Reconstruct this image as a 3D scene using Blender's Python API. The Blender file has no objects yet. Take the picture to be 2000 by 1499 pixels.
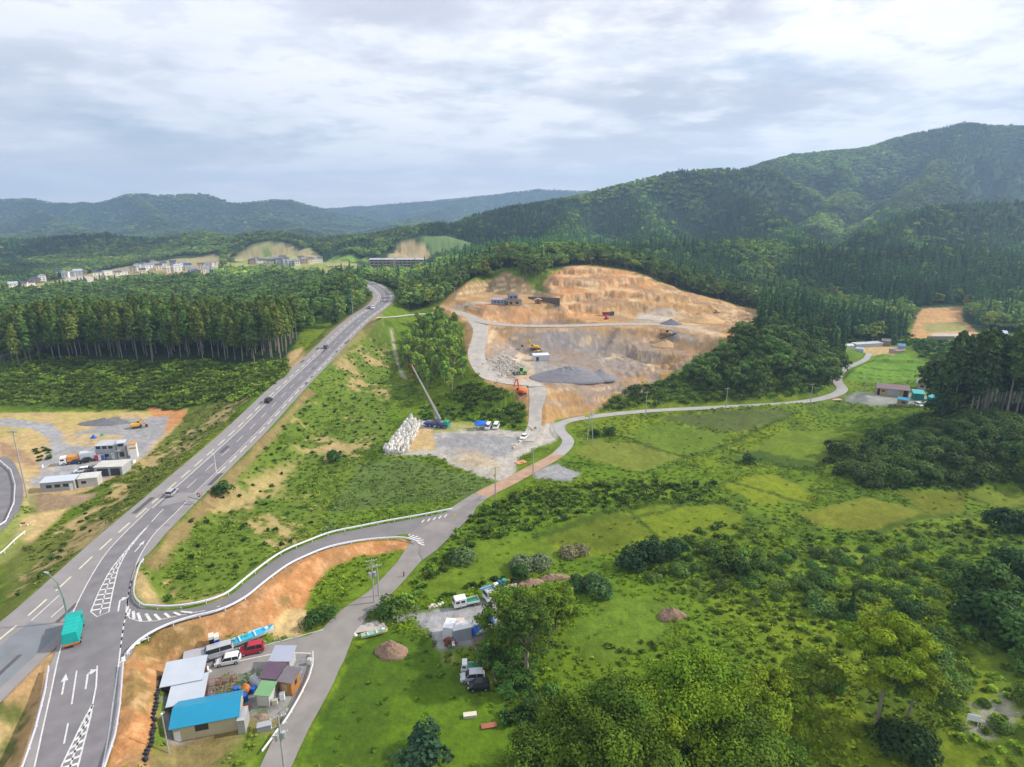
import bpy, bmesh, math, random
import numpy as np
from mathutils import Vector, Matrix, Euler
from mathutils.geometry import tessellate_polygon
random.seed(5); rng = np.random.default_rng(5)
scene = bpy.context.scene
COL = scene.collection
# ------------------------------------------------------------------ camera
PITCH = math.radians(14.9); F = 1166.0; CAMZ = 70.0
cp, sp = math.cos(PITCH), math.sin(PITCH)
cam_d = bpy.data.cameras.new('camera'); cam = bpy.data.objects.new('camera', cam_d)
COL.objects.link(cam); scene.camera = cam
cam.location = (0, 0, CAMZ); cam.rotation_euler = (math.pi/2-PITCH, 0, 0)
cam_d.sensor_width = 36; cam_d.lens = F/2000*36; cam_d.clip_start = 0.5; cam_d.clip_end = 20000

def ray(px, py):
    r = (px-1000)/F; u = (749.5-py)/F
    return np.array([r, cp+u*sp, -sp+u*cp])
def PZ(px, py, z):                      # point of the level z seen at a photo position
    d = ray(px, py); t = (z-CAMZ)/d[2]; return np.array([d[0]*t, d[1]*t, z])
def PY(px, py, Y):
    d = ray(px, py); t = Y/d[1]; return np.array([d[0]*t, Y, CAMZ+d[2]*t])

# ------------------------------------------------------------------ noise
def _h(ix, iy, s):
    n = (ix.astype(np.int64)*374761393 + iy.astype(np.int64)*668265263 + s*982451653) & 0x7fffffff
    n = ((n ^ (n >> 13))*1274126177) & 0x7fffffff
    n = n ^ (n >> 16)
    return (n & 0xffff)/65535.0
def vnoise(x, y, s=0):
    x = np.asarray(x, float); y = np.asarray(y, float)
    ix = np.floor(x); iy = np.floor(y); fx = x-ix; fy = y-iy
    fx = fx*fx*(3-2*fx); fy = fy*fy*(3-2*fy)
    a = _h(ix, iy, s); b = _h(ix+1, iy, s); c = _h(ix, iy+1, s); d = _h(ix+1, iy+1, s)
    return a+(b-a)*fx+(c-a)*fy+(a-b-c+d)*fx*fy
def fbm(x, y, s=0, o=4):
    v = 0; amp = .5; tot = 0
    for i in range(o):
        v = v+amp*vnoise(x, y, s+i*17); tot += amp; amp *= .5
        x, y = x*1.93+y*.41+7, y*1.93-x*.41+3
    return v/tot                         # about 0..1
def sstep(a, b, v):
    t = np.clip((v-a)/(b-a), 0, 1); return t*t*(3-2*t)

def seg_info(X, Y, pts):                # distance to a polyline, and the value (3rd coord) at the nearest place
    best = np.full(X.shape, 1e18); val = np.zeros(X.shape)
    for (x0, y0, z0), (x1, y1, z1) in zip(pts[:-1], pts[1:]):
        dx, dy = x1-x0, y1-y0; L = dx*dx+dy*dy+1e-9
        t = np.clip(((X-x0)*dx+(Y-y0)*dy)/L, 0, 1)
        d = (X-x0-t*dx)**2+(Y-y0-t*dy)**2
        m = d < best
        best = np.where(m, d, best); val = np.where(m, z0+t*(z1-z0), val)
    return np.sqrt(best), val
def poly_sd(X, Y, poly):                # signed distance, negative inside
    n = len(poly); ins = np.zeros(X.shape, bool); best = np.full(X.shape, 1e18)
    for i in range(n):
        x0, y0 = poly[i][:2]; x1, y1 = poly[(i+1) % n][:2]
        dx, dy = x1-x0, y1-y0
        t = np.clip(((X-x0)*dx+(Y-y0)*dy)/(dx*dx+dy*dy+1e-9), 0, 1)
        best = np.minimum(best, (X-x0-t*dx)**2+(Y-y0-t*dy)**2)
        if abs(dy) > 1e-9:
            c = ((y0 > Y) != (y1 > Y)) & (X < dx*(Y-y0)/dy+x0)
            ins ^= c
    d = np.sqrt(best)
    return np.where(ins, -d, d)

# ------------------------------------------------------------------ levels
HZ = ([0, 140, 165, 200, 270, 330, 380, 450, 600, 900], [5, 5, 5.8, 8, 13.2, 20, 23.5, 28, 31, 31])
def hz(Y): return np.interp(Y, HZ[0], HZ[1])
def PH(px, py, dz=0.0):                 # point on the highway's surface
    z = 5.0
    for _ in range(40):
        p = PZ(px, py, z); z = .5*z+.5*(float(hz(p[1]))+dz)
    return PZ(px, py, z)

# base ground: thin plate spline over (bearing, log distance)
CPZ = [ # photo x, y, height
 (1000,1499,0),(700,1499,0),(500,1480,.3),(330,1499,.5),(1400,1499,-.5),(1750,1499,.5),(2000,1499,2),(-200,1499,-1),(2300,1499,5),
 (700,1350,0),(900,1300,0),(1100,1250,0),(1400,1250,0),(1700,1250,1),(2000,1250,3.5),(2300,1200,7),
 (450,1270,.6),(400,1440,.3),(560,1260,.6),(300,1330,.8),(650,1140,.5),(900,1120,0),(1200,1100,0),(1500,1100,0),(1750,1100,1),(2000,1050,3),
 (1000,1000,0),(1300,950,0),(1600,950,.5),(1800,985,1),(2050,985,2.5),(1150,880,0),(1400,870,0),(1600,850,.4),(1750,815,.6),
 (1300,810,.8),(1600,790,.8),(1750,790,.6),(1800,760,.8),
 (700,1000,0),(850,960,0),(600,1045,0),(695,910,0.2),(500,1030,1.8),(450,1130,2.6),(850,860,.4),(1000,880,.4),(780,790,1),(900,800,1.2),(1000,820,.8),
 (720,780,3),(775,690,6),(765,640,14),(850,760,3.5),(900,720,8),(820,690,7.5),(880,660,13),(850,640,16),(1090,812,1.0),(1150,800,1.2),
 (0,1000,-1),(60,960,-1),(200,930,-1),(250,850,-1),(100,830,-1),(-200,900,-1),(350,810,-.5),(0,796,-1),(100,1040,-1),(0,1100,-1),(250,1000,1),
 (-200,1200,-1),(420,780,2.5),(500,740,7),
 (100,750,3.5),(300,750,4),(450,730,6),(30,706,8),(200,706,9),(400,704,10),(560,700,11),(-200,700,8),(600,660,14),
 (1640,745,1.2),(1720,730,1.2),(1800,700,1.5),(1700,688,2),(1800,665,4),(1640,690,3.5),(1900,700,4),
 (1300,770,3.5),(1400,760,6),(1500,740,9),(1580,720,8.5),(1250,760,5),
 (1300,700,12),(1400,672,15),(1220,700,9.5),(1240,755,6.5),(1350,740,8),
 (1620,900,.6),(1700,870,3.5),(1800,840,8),(1900,818,10),(2000,815,11),(2150,820,13),(1850,950,.8),(2000,945,1.5),(1900,890,6),(2000,890,7),
 (1800,780,1.2),(1830,790,3),
]
CPY = [ # photo x, y, distance
 (1115,522,432),(1180,526,430),(1240,533,425),(1300,556,415),(1350,574,405),(1400,587,395),(1440,600,388),(1478,608,380),
 (985,534,402),(930,560,385),(870,592,372),(1075,576,372),(1050,522,470),(900,540,460),(820,575,430),(780,590,420),(1000,510,480),(1120,505,500),
 (1250,530,500),(1400,575,470),(1530,640,300),(1480,640,305),(1600,668,290),(1560,610,380),(1640,660,360),(1620,640,420),
 (0,572,700),(150,560,720),(300,540,770),(420,527,790),(350,514,860),(220,536,840),(-200,590,700),
 (500,516,900),(620,516,880),(700,527,700),(650,536,640),(770,526,660),(840,526,660),
 (840,545,520),(740,560,520),(680,560,470),(600,560,540),(900,515,600),
 (1840,612,440),(1840,645,385),(1760,650,380),(1960,662,380),(2000,680,330),(1700,655,400),
]
CPW = [(-250,300,13),(-180,310,13),(-120,310,14),(-300,300,10),(-250,400,9),(-160,400,12),(-125,500,17),(-200,520,7),(-300,500,1),(-125,600,20),(-190,600,8),(-250,620,1),(-350,600,-4),(-420,500,-2),(-350,400,4),(-500,640,-6),
 (-110,360,18),(-125,400,20),(-500,300,4),(-600,600,-4),(-700,900,4),(0,900,22),(200,900,35),(400,900,35),(700,900,45),(900,600,30),(500,400,22),(300,560,24),
 (0,1500,20),(-800,1500,15),(800,1500,40),(0,3000,20),(-2500,3000,20),(2500,3000,60),(0,6500,20),(-5000,6500,20),(5000,6500,60),
 (300,250,14),(260,170,10),(250,100,8),(-200,60,-1),(-300,150,-1),(0,30,0),(0,-50,0),(-150,0,0),(150,0,3),(0,10,0),(-60,20,2),(60,20,0)]
def tcoord(X, Y):
    r = np.maximum(np.hypot(X, Y), 8.0); th = np.arctan2(X, Y)
    return th*1.6, np.log(r)
cps = [PZ(*c) for c in CPZ]+[PY(*c) for c in CPY]+[np.array(c, float) for c in CPW]
cps = np.array(cps)
ca, cb = tcoord(cps[:, 0], cps[:, 1])
def tk(d2): return np.where(d2 > 1e-12, .5*d2*np.log(d2+1e-12), 0)
n = len(cps)
A = np.zeros((n+3, n+3)); A[:n, :n] = tk((ca[:, None]-ca)**2+(cb[:, None]-cb)**2)+np.eye(n)*1e-4
A[:n, n] = 1; A[:n, n+1] = ca; A[:n, n+2] = cb; A[n:, :n] = A[:n, n:].T
W = np.linalg.solve(A, np.concatenate([cps[:, 2], [0, 0, 0]]))
def base_z(X, Y):
    a, b = tcoord(X, Y); sh = a.shape; a = a.ravel(); b = b.ravel(); out = np.empty(a.shape)
    for i in range(0, len(a), 40000):
        s = slice(i, i+40000)
        out[s] = tk((a[s, None]-ca)**2+(b[s, None]-cb)**2)@W[:n]+W[n]+W[n+1]*a[s]+W[n+2]*b[s]
    return out.reshape(sh)

def ridge(pts, drop=9):
    o = []
    for px, py, Y in pts:
        p = PY(px, py, Y); o.append((p[0], p[1], p[2]-drop))
    return o
RIDGES = [ # points, half width, exponent
 (ridge([(-500,405,3300),(-200,402,3200),(0,392,3200),(60,391,3200),(110,400,3200),(190,398,3100),(270,380,3000),(330,384,3000),(400,380,3000),(455,399,3000),(500,395,3000),(560,393,3100),(620,408,3300),(700,425,3400)],0),520,1.2),
 (ridge([(540,420,4600),(650,408,4600),(740,402,4600),(850,393,4500),(950,384,4400),(1050,371,4300),(1130,374,4200),(1220,380,4000),(1400,390,3800)],0),650,1.2),
 (ridge([(270,382,3000),(300,420,2500),(330,450,2100)],0),230,1.2),(ridge([(60,392,3200),(100,430,2500),(150,450,2100)],0),230,1.2),
 (ridge([(500,396,3000),(520,425,2600),(600,450,2100)],0),230,1.2),(ridge([(740,403,4600),(700,430,3600),(640,450,2500)],0),300,1.2),(ridge([(950,386,4400),(830,420,3400),(760,445,2500)],0),300,1.2),
 (ridge([(-400,470,1200),(0,459,1150),(100,456,1150),(210,449,1150),(300,459,1200),(390,446,1200),(440,456,1150),(500,444,1150),(560,447,1150),(620,456,1200),(700,452,1150),(760,448,1050)],12),170,1.6),
 (ridge([(760,452,1100),(800,436,980),(850,427,950),(900,430,950),(960,410,1050),(1050,391,1150),(1150,374,1200),(1240,352,1200),(1330,328,1200),(1400,325,1200),(1500,326,1250)],9),260,1.35),
 (ridge([(1490,318,1500),(1560,300,1600),(1640,292,1650),(1700,285,1700),(1760,265,1750),(1830,250,1750),(1885,238,1750),(1940,246,1750),(2000,246,1750),(2200,250,1700),(2600,300,1500)],6),420,1.3),
 (ridge([(1400,328,1200),(1470,385,1020),(1540,440,820),(1560,458,700)],8),120,1.5),
 (ridge([(1240,356,1200),(1270,420,980),(1290,455,800)],8),110,1.5),
 (ridge([(1110,388,1150),(1100,430,900),(1080,470,700)],8),110,1.5),
 (ridge([(1640,294,1650),(1650,370,1300),(1600,420,1050),(1590,450,900)],6),150,1.5),
 (ridge([(1885,240,1750),(1830,320,1450),(1760,390,1150),(1720,430,900)],6),170,1.5),
 (ridge([(2200,385,900),(2000,385,880),(1850,395,850),(1760,420,780),(1700,450,700)],8),130,1.5),
 (ridge([(2300,480,640),(2000,480,620),(1850,470,600),(1700,478,600),(1560,464,600),(1480,455,610),(1400,460,620),(1260,455,640),(1150,480,650),(1060,470,680),(960,480,720)],14),90,1.7),
 (ridge([(2200,590,420),(2000,600,430),(1950,610,440)],10),50,2),
 (ridge([(440,489,1000),(490,474,1010),(535,469,1010),(585,480,1000),(630,500,960)],0),55,2),
 (ridge([(740,492,830),(780,470,840),(820,463,840),(870,461,850),(930,478,850)],0),60,2),
]
# road courses used to shape the ground: (x, y, z) with half width and side slope
hw_l = [(62,1499),(80,1400),(100,1300),(120,1230),(160,1110)]
def HWline(pts): return [tuple(PH(x, y)) for x, y in pts]
HW_C = HWline([(-160,1430),(0,1285),(120,1180),(255,1048),(362,950),(481,840),(560,760),(623,700),(672,650),(705,621),(735,600),(748,586),(748,575),(735,562),(716,553),(690,546)])
HW_B = HWline([(120,1560),(140,1499),(165,1380),(175,1300),(190,1220),(215,1140),(255,1070),(300,1010)])
def lanez(pts): return [tuple(PZ(x, y, z)) for x, y, z in pts]
RAMP_U = lanez([(262,1112,5),(258,1150,5),(264,1180,5),(290,1192,5),(350,1192,4.9),(420,1180,4.7),(460,1157,4.4),(500,1120,3.9),(560,1080,3.2),(640,1047,2.4),(740,1026,1.2),(830,1010,.6),(885,999,.6)])
RAMP_L = lanez([(232,1300,5),(262,1262,5),(300,1236,5),(345,1216,4.9),(430,1195,4.7),(480,1170,4.4),(524,1133,3.9),(575,1098,3.2),(650,1068,2.4),(730,1055,1.2),(790,1053,.6),(822,1064,.6)])
def resamp(P, n):
    P = np.array(P, float); s = np.concatenate([[0], np.cumsum(np.linalg.norm(np.diff(P[:, :2], axis=0), axis=1))]); t = np.linspace(0, s[-1], n)
    return [tuple(np.interp(q, s, P[:, k]) for k in range(3)) for q in t]
RAMP_U = resamp(RAMP_U, 16); RAMP_L = resamp(RAMP_L, 16)
def mid(a, b): return [tuple((np.array(p)+np.array(q))/2) for p, q in zip(a, b)]
RAMP_C = mid(RAMP_U, RAMP_L)
LANE = lanez([(500,1590,.3),(538,1499,.3),(575,1420,.35),(620,1330,.5),(650,1250,.5),(690,1200,.5),(740,1160,.5),(792,1105,.5),(835,1052,.6),(880,1012,.6),(940,968,.4),(1000,938,.4),(1042,915,.4),(1090,888,.4),(1110,862,.4),(1094,842,.5),(1095,829,.7),(1130,818,.9),(1250,804,.9),(1400,796,.9),(1540,788,.9),(1612,777,.9),(1645,762,.9),(1634,742,1),(1646,722,1.2),(1688,704,1.5),(1698,690,1.8)])
LANE_W = [2.1,2.1,2.2,2.7,3.2,2.8,2.3,2.3,3.2,3,2.4,2.2,2.1,2,2,2,1.9,1.9,1.8,1.8,1.8,2,2.2,2.2,2.0,1.6,1.4]
HAUL = lanez([(868,606,20.2),(905,614,20),(940,628,20),(1000,636,20),(1100,637,20),(1200,634,20),(1280,634,20),(1340,640,19.5),(1400,652,18)])
HAUL2 = lanez([(925,624,20),(938,642,19.3),(936,665,17.5),(930,690,15.5),(938,715,13),(958,737,11),(1000,747,9.6),(1045,752,9),(1050,775,6.5),(1046,800,3.5),(1044,830,.9),(1030,862,.5)])
SIDE = lanez([(735,621,22),(770,619,21.5),(805,615,21),(850,612,20.5)])
LEFTR = lanez([(-80,700,-1),(-80,880,-.6),(-12,900,-.6),(8,930,-.6),(14,960,-.6),(6,1000,-.6),(-30,1040,-.6),(-100,1090,-.6)])
def smooth(pts, k=4):
    P = [np.array(p, float) for p in pts]; o = []
    for i in range(len(P)-1):
        p0 = P[max(i-1, 0)]; p1 = P[i]; p2 = P[i+1]; p3 = P[min(i+2, len(P)-1)]
        for j in range(k):
            t = j/k; o.append(tuple(.5*(2*p1+(p2-p0)*t+(2*p0-5*p1+4*p2-p3)*t*t+(3*p1-p0-3*p2+p3)*t**3)))
    o.append(tuple(P[-1])); return o
HAUL, HAUL2, SIDE, LANE, RAMP_C, RAMP_U, RAMP_L, HW_C, HW_B, LEFTR = [smooth(q) for q in (HAUL, HAUL2, SIDE, LANE, RAMP_C, RAMP_U, RAMP_L, HW_C, HW_B, LEFTR)]
LANE_W = [float(np.interp(i/4, range(27), LANE_W)) for i in range(len(LANE))]
def flat(poly, z): return [tuple(PZ(x, y, z)) for x, y in poly]
FLATS = [ # polygon, level, slope up, slope down
 (flat([(860,592),(905,582),(960,574),(1040,577),(1098,598),(1060,604),(950,604),(885,601)],25),25,.62,.55),
 (flat([(935,622),(1100,620),(1230,614),(1330,618),(1420,634),(1460,642),(1440,660),(1335,650),(1290,641),(1100,640),(1000,639),(935,633)],20),20,.6,.7),
 (flat([(990,667),(1060,664),(1160,690),(1192,738),(1150,748),(1045,756),(970,744),(945,715),(955,690)],9),9,.62,.6),
 (flat([(745,885),(820,822),(1010,832),(1060,850),(1010,900),(1000,935),(880,905),(800,890)],.4),.4,.3,.3),
 (flat([(-150,797),(345,799),(310,850),(255,905),(215,930),(140,965),(70,985),(-150,1000)],-1),-1,.35,.3),
 (flat([(310,1322),(400,1262),(520,1245),(600,1245),(612,1290),(590,1350),(480,1440),(330,1460)],.5),.5,.6,.4),
 (flat([(850,1190),(1000,1150),(960,1230),(860,1270),(830,1225)],.4),.4,.3,.3),
 (flat([(1660,680),(1750,674),(1770,685),(1720,694),(1680,690)],2),2,.3,.3),
 (flat([(1690,770),(1850,765),(1850,790),(1700,790)],.9),.9,.3,.3),
 (flat([(718,516),(840,516),(850,530),(700,530)],22),22,.5,.3),
]
CORR = [(HAUL,4.2,.62,.65),(HAUL2,4.0,.6,.5),(SIDE,2.5,.6,.5),(LANE,2.8,.5,.4),(RAMP_C,4.3,.5,.7),(HW_C,7.5,.45,.42),(HW_B,5.9,.6,.85),(LEFTR,4,.4,.4)]

def height(X, Y):
    z = base_z(X, Y)
    r = np.hypot(X, Y)
    wn = fbm(X/260, Y/260, 3, 4)-.5
    wn2 = fbm(X/90, Y/90, 9, 3)-.5
    rn = 1-np.abs(2*fbm(X/210+wn*1.5, Y/210, 15, 4)-1)*2.2; rn = np.clip(.55*rn+.45*(1-np.abs(2*fbm(X/75, Y/75, 19, 3)-1)*2.2), 0, 1)
    mz = np.full(X.shape, -50.0)
    far = r > 330
    Xf, Yf = X[far], Y[far]; zf = mz[far]
    for pts, w, ex in RIDGES:
        d, v = seg_info(Xf, Yf, pts)
        dd = d/w*(1+.7*wn[far]*np.clip(d/w, 0, 1)*1.6)
        h = v*np.exp(-np.maximum(dd, 0)**ex)*(1-(.5 if w > 100 else .2)*rn[far]*sstep(.04, .45, d/w))
        k = 5.0
        zf = np.where(np.abs(h-zf) < k, np.maximum(h, zf)+(k-np.abs(h-zf))**2/(4*k), np.maximum(h, zf))
    amp = np.clip(zf/60, 0, 1)*np.clip((r[far]-500)/500, 0, 1)
    zf = zf+amp*(wn2[far]*10)
    mz[far] = zf
    k = 4.0
    m2 = np.maximum(mz, z)+np.where(np.abs(mz-z) < k, (k-np.abs(mz-z))**2/(4*k), 0)
    z = np.where(far, z+(m2-z)*sstep(330, 380, r), z)
    nr = (r < 900)
    nz = fbm(X/22, Y/22, 21, 4)-.5
    nz2 = fbm(X/5, Y/5, 31, 3)-.5
    z = z+np.where(nr, nz*1.5+nz2*.4, nz*4)*np.clip((r-20)/40, .2, 1)
    # worked quarry faces are rougher
    q = sstep(14, -6, poly_sd(X, Y, QUARRY))
    gl = 1-np.abs(2*fbm(X/7+fbm(X/20, Y/20, 57, 2)*2, Y/26, 55, 4)-1)*2
    z = z+q*((fbm(X/18, Y/12, 51, 4)-.5)*4+(np.abs(fbm(X/4, Y/6, 53, 4)-.5))*3-np.clip(gl, 0, 1)*.35)

    qb = q*.85*(.75*sstep(20.6, 22, z)+sstep(19.2, 18.4, z)*sstep(9.3, 10.5, z)); wz = z+(fbm(X/34, Y/34, 81, 4)-.5)*9; zs = np.floor(wz/6.0)*6.0; dz_ = zs+6.0*sstep(.5, .95, (wz-zs)/6.0)-wz; z = z+dz_*np.clip(qb, 0, 1)
    lim = (r < 800)
    Xn, Yn = X[lim], Y[lim]; zn = z[lim]
    for poly, lv, ku, kd in FLATS:
        d = np.maximum(poly_sd(Xn, Yn, poly), 0)
        jit = (fbm(Xn/6, Yn/6, 61, 3)-.5)*np.clip(d/4, 0, 1)*2.2
        zn = np.clip(zn, lv-kd*d-jit, lv+ku*d+jit)
    for pts, hw, ku, kd in CORR:
        xs = [p[0] for p in pts]; ys = [p[1] for p in pts]
        bb = (Xn > min(xs)-62) & (Xn < max(xs)+62) & (Yn > min(ys)-62) & (Yn < max(ys)+62)
        d = np.full(Xn.shape, 999.0); v = np.zeros(Xn.shape)
        if bb.any(): d[bb], v[bb] = seg_info(Xn[bb], Yn[bb], pts)
        d2 = np.maximum(d-hw, 0)
        jit = (fbm(Xn/8, Yn/8, 71, 3)-.5)*np.clip(d2/3, 0, 1)*1.2
        c = np.clip(zn, v-.12-kd*d2-jit, v-.12+ku*d2+jit)
        zn = np.where(d2 < 60, c, zn)
    z[lim] = zn
    tc_ = sstep(4, -3, poly_sd(X, Y, TERR))*sstep(25.3, 27, z); zs = np.floor(z/3.0)*3.0; zs = zs+3.0*sstep(.5, 1.0, (z-zs)/3.0); z = z+(zs-z)*tc_
    return z
QUARRY = [tuple(PY(x, y, Y))[:2] for x, y, Y in [(880,600,360),(960,545,390),(1060,560,390),(1080,525,430),(1240,530,425),(1400,585,395),(1480,610,380),(1450,660,300),(1330,730,250),(1200,790,222),(1060,800,215),(1010,760,235),(940,730,250),(930,660,290)]]
TERR = [tuple(PY(x, y, Y))[:2] for x, y, Y in [(850,600,368),(930,550,385),(985,531,404),(1075,572,375),(1098,598,345),(1000,580,390),(900,588,370)]]
# the ground is one polar sheet round the drone's place, finer where the photograph looks
th = np.unique(np.concatenate([np.linspace(-math.pi, -.86, 40), np.linspace(-.86, .86, 1000), np.linspace(.86, math.pi, 40)]))
rr = np.exp(np.concatenate([np.linspace(math.log(6), math.log(50), 25)[:-1], np.linspace(math.log(50), math.log(700), 430)[:-1], np.linspace(math.log(700), math.log(6600), 190)]))
TH, RR = np.meshgrid(th[:-1], rr)      # rows = radius
GX = RR*np.sin(TH); GY = RR*np.cos(TH)
GZ = height(GX, GY)
lr = np.log(rr); NT = len(th)-1; NR = len(rr)
def gz(x, y):                           # height of the finished ground
    x = np.atleast_1d(np.asarray(x, float)); y = np.atleast_1d(np.asarray(y, float))
    t = np.arctan2(x, y); l = np.log(np.maximum(np.hypot(x, y), 6.001))
    j = np.clip(np.searchsorted(th, t)-1, 0, NT-1); i = np.clip(np.searchsorted(lr, l)-1, 0, NR-2)
    fj = (t-th[j])/(th[j+1]-th[j]); fi = np.clip((l-lr[i])/(lr[i+1]-lr[i]), 0, 1); j2 = (j+1) % NT
    a = GZ[i, j]*(1-fj)+GZ[i, j2]*fj; b = GZ[i+1, j]*(1-fj)+GZ[i+1, j2]*fj
    return a*(1-fi)+b*fi
def gz1(x, y): return float(gz(x, y)[0])
TT = np.exp(np.linspace(math.log(40), math.log(6500), 2500))
def ground(px, py, lift=0.0):           # where the line of sight meets the ground (raised by lift)
    d = ray(px, py); x = d[0]*TT; y = d[1]*TT; z = CAMZ+d[2]*TT
    g = gz(x, y)+lift; below = np.nonzero(z < g)[0]
    if len(below) == 0: i = len(TT)-1; return np.array([x[i], y[i], g[i]])
    i = below[0]
    if i == 0: return np.array([x[0], y[0], g[0]])
    a = (z[i-1]-g[i-1]); b = (g[i]-z[i]); f = a/(a+b+1e-9); t = TT[i-1]+f*(TT[i]-TT[i-1])
    x, y = d[0]*t, d[1]*t
    return np.array([x, y, gz1(x, y)+lift])
def gpoly(pts): return [tuple(ground(x, y)) for x, y in pts]
def proj(x, y, z):
    dz = z-CAMZ; dep = y*cp-dz*sp; up = y*sp+dz*cp
    return 1000+F*x/dep, 749.5-F*up/dep
# ------------------------------------------------------------------ scene helpers
def tag(o, label=None, cat=None, group=None, kind=None):
    if label: o['label'] = label
    if cat: o['category'] = cat
    if group: o['group'] = group
    if kind: o['kind'] = kind
    return o
def empty(name, loc=(0, 0, 0), rz=0):
    o = bpy.data.objects.new(name, None); COL.objects.link(o); o.location = loc; o.rotation_euler = (0, 0, rz); o.empty_display_size = .2
    return o
MATS = {}
def mat(name, col, rough=.85, var=.12, scale=.6, bump=0.0, metal=0.0, spec=.3, objvar=0.0, island=0.0):
    if name in MATS: return MATS[name]
    m = bpy.data.materials.new(name); m.use_nodes = True; nt = m.node_tree; N = nt.nodes; L = nt.links
    b = N['Principled BSDF']; b.inputs['Roughness'].default_value = rough; b.inputs['Metallic'].default_value = metal
    b.inputs['Specular IOR Level'].default_value = spec
    tc = N.new('ShaderNodeNewGeometry'); no = N.new('ShaderNodeTexNoise'); no.inputs['Scale'].default_value = scale; no.inputs['Detail'].default_value = 6; no.inputs['Roughness'].default_value = .6
    L.new(tc.outputs['Position'], no.inputs['Vector'])
    mr = N.new('ShaderNodeMapRange'); mr.inputs['From Min'].default_value = .3; mr.inputs['From Max'].default_value = .7
    mr.inputs['To Min'].default_value = 1-var; mr.inputs['To Max'].default_value = 1+var; L.new(no.outputs[0], mr.inputs['Value'])
    val = mr.outputs[0]
    if objvar:
        oi = N.new('ShaderNodeObjectInfo'); m2 = N.new('ShaderNodeMapRange'); m2.inputs['To Min'].default_value = 1-objvar; m2.inputs['To Max'].default_value = 1+objvar
        L.new(oi.outputs['Random'], m2.inputs['Value']); mu = N.new('ShaderNodeMath'); mu.operation = 'MULTIPLY'; L.new(val, mu.inputs[0]); L.new(m2.outputs[0], mu.inputs[1]); val = mu.outputs[0]
    vm = N.new('ShaderNodeVectorMath'); vm.operation = 'SCALE'; vm.inputs[0].default_value = col[:3]; L.new(val, vm.inputs['Scale']); L.new(vm.outputs[0], b.inputs['Base Color'])
    if bump:
        bp = N.new('ShaderNodeBump'); bp.inputs['Strength'].default_value = .6; bp.inputs['Distance'].default_value = bump; L.new(no.outputs[0], bp.inputs['Height']); L.new(bp.outputs[0], b.inputs['Normal'])
    MATS[name] = m; return m
def mesh_obj(name, V, Fc, m=None, parent=None, smooth_=False):
    me = bpy.data.meshes.new(name); me.from_pydata([tuple(map(float, v)) for v in V], [], Fc)
    if m:
        for k in (m if isinstance(m, (list, tuple)) else [m]): me.materials.append(k)
    if smooth_: me.shade_smooth()
    o = bpy.data.objects.new(name, me); COL.objects.link(o)
    if parent: o.parent = parent
    return o
class MB:                               # collects shapes into one mesh
    def __init__(s): s.V = []; s.F = []; s.I = []
    def add(s, V, Fc, mi=0):
        k = len(s.V); s.V += [tuple(v) for v in V]; s.F += [tuple(i+k for i in f) for f in Fc]; s.I += [mi]*len(Fc); return s
    def box(s, c, d, rz=0, mi=0, top=None, tilt=0):   # centre, dimensions; top = (sx, sy) scale of the upper face
        x, y, z = [q/2 for q in d]; tx, ty = top or (1, 1)
        V = [(-x,-y,-z),(x,-y,-z),(x,y,-z),(-x,y,-z),(-x*tx,-y*ty,z),(x*tx,-y*ty,z),(x*tx,y*ty,z),(-x*tx,y*ty,z)]
        R = Matrix.Rotation(rz, 3, 'Z')@Matrix.Rotation(tilt, 3, 'X'); V = [R@Vector(v)+Vector(c) for v in V]
        return s.add(V, [(0,3,2,1),(4,5,6,7),(0,1,5,4),(1,2,6,5),(2,3,7,6),(3,0,4,7)], mi)
    def tube(s, p, q, r, r2=None, n=8, mi=0, caps=True):
        p = Vector(p); q = Vector(q); r2 = r if r2 is None else r2; d = (q-p)
        if d.length < 1e-6: return s
        u = d.orthogonal().normalized(); w = d.normalized().cross(u); V = []
        for c, rad in ((p, r), (q, r2)):
            for i in range(n):
                a = 2*math.pi*i/n; V.append(c+u*(rad*math.cos(a))+w*(rad*math.sin(a)))
        Fc = [(i, (i+1) % n, n+(i+1) % n, n+i) for i in range(n)]
        if caps: Fc += [tuple(range(n-1, -1, -1)), tuple(range(n, 2*n))]
        return s.add(V, Fc, mi)
    def prism(s, prof, w, axis='y', c=(0, 0, 0), mi=0, w2=None):   # side profile (a, z) pushed across the width w, bulging ends optional
        h = w/2; V = []
        for sd in (-1, 1):
            for a, z in prof: V.append((a+c[0], sd*h+c[1], z+c[2]) if axis == 'y' else (sd*h+c[0], a+c[1], z+c[2]))
        n = len(prof); Fc = [tuple(range(n)), tuple(range(2*n-1, n-1, -1))]+[(i, i+n, (i+1) % n+n, (i+1) % n) for i in range(n)]
        return s.add(V, Fc, mi)
    def build(s, name, m, parent=None, bevel=0, sm=False):
        me = bpy.data.meshes.new(name); me.from_pydata([tuple(map(float, v)) for v in s.V], [], s.F)
        for k in (m if isinstance(m, (list, tuple)) else [m]): me.materials.append(k)
        if any(s.I): me.polygons.foreach_set('material_index', s.I)
        bm = bmesh.new(); bm.from_mesh(me); bmesh.ops.recalc_face_normals(bm, faces=bm.faces)
        if bevel: bmesh.ops.bevel(bm, geom=[e for e in bm.edges if len(e.link_faces) == 2 and e.calc_face_angle(0) > .5], offset=bevel, segments=1, affect='EDGES', clamp_overlap=True)
        bm.to_mesh(me); bm.free()
        if sm: me.shade_smooth()
        o = bpy.data.objects.new(name, me); COL.objects.link(o)
        if parent: o.parent = parent
        return o
def copy_tree(o, parent=None):
    c = o.copy(); COL.objects.link(c); c.parent = parent
    for ch in list(o.children): copy_tree(ch, c)
    return c

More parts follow.
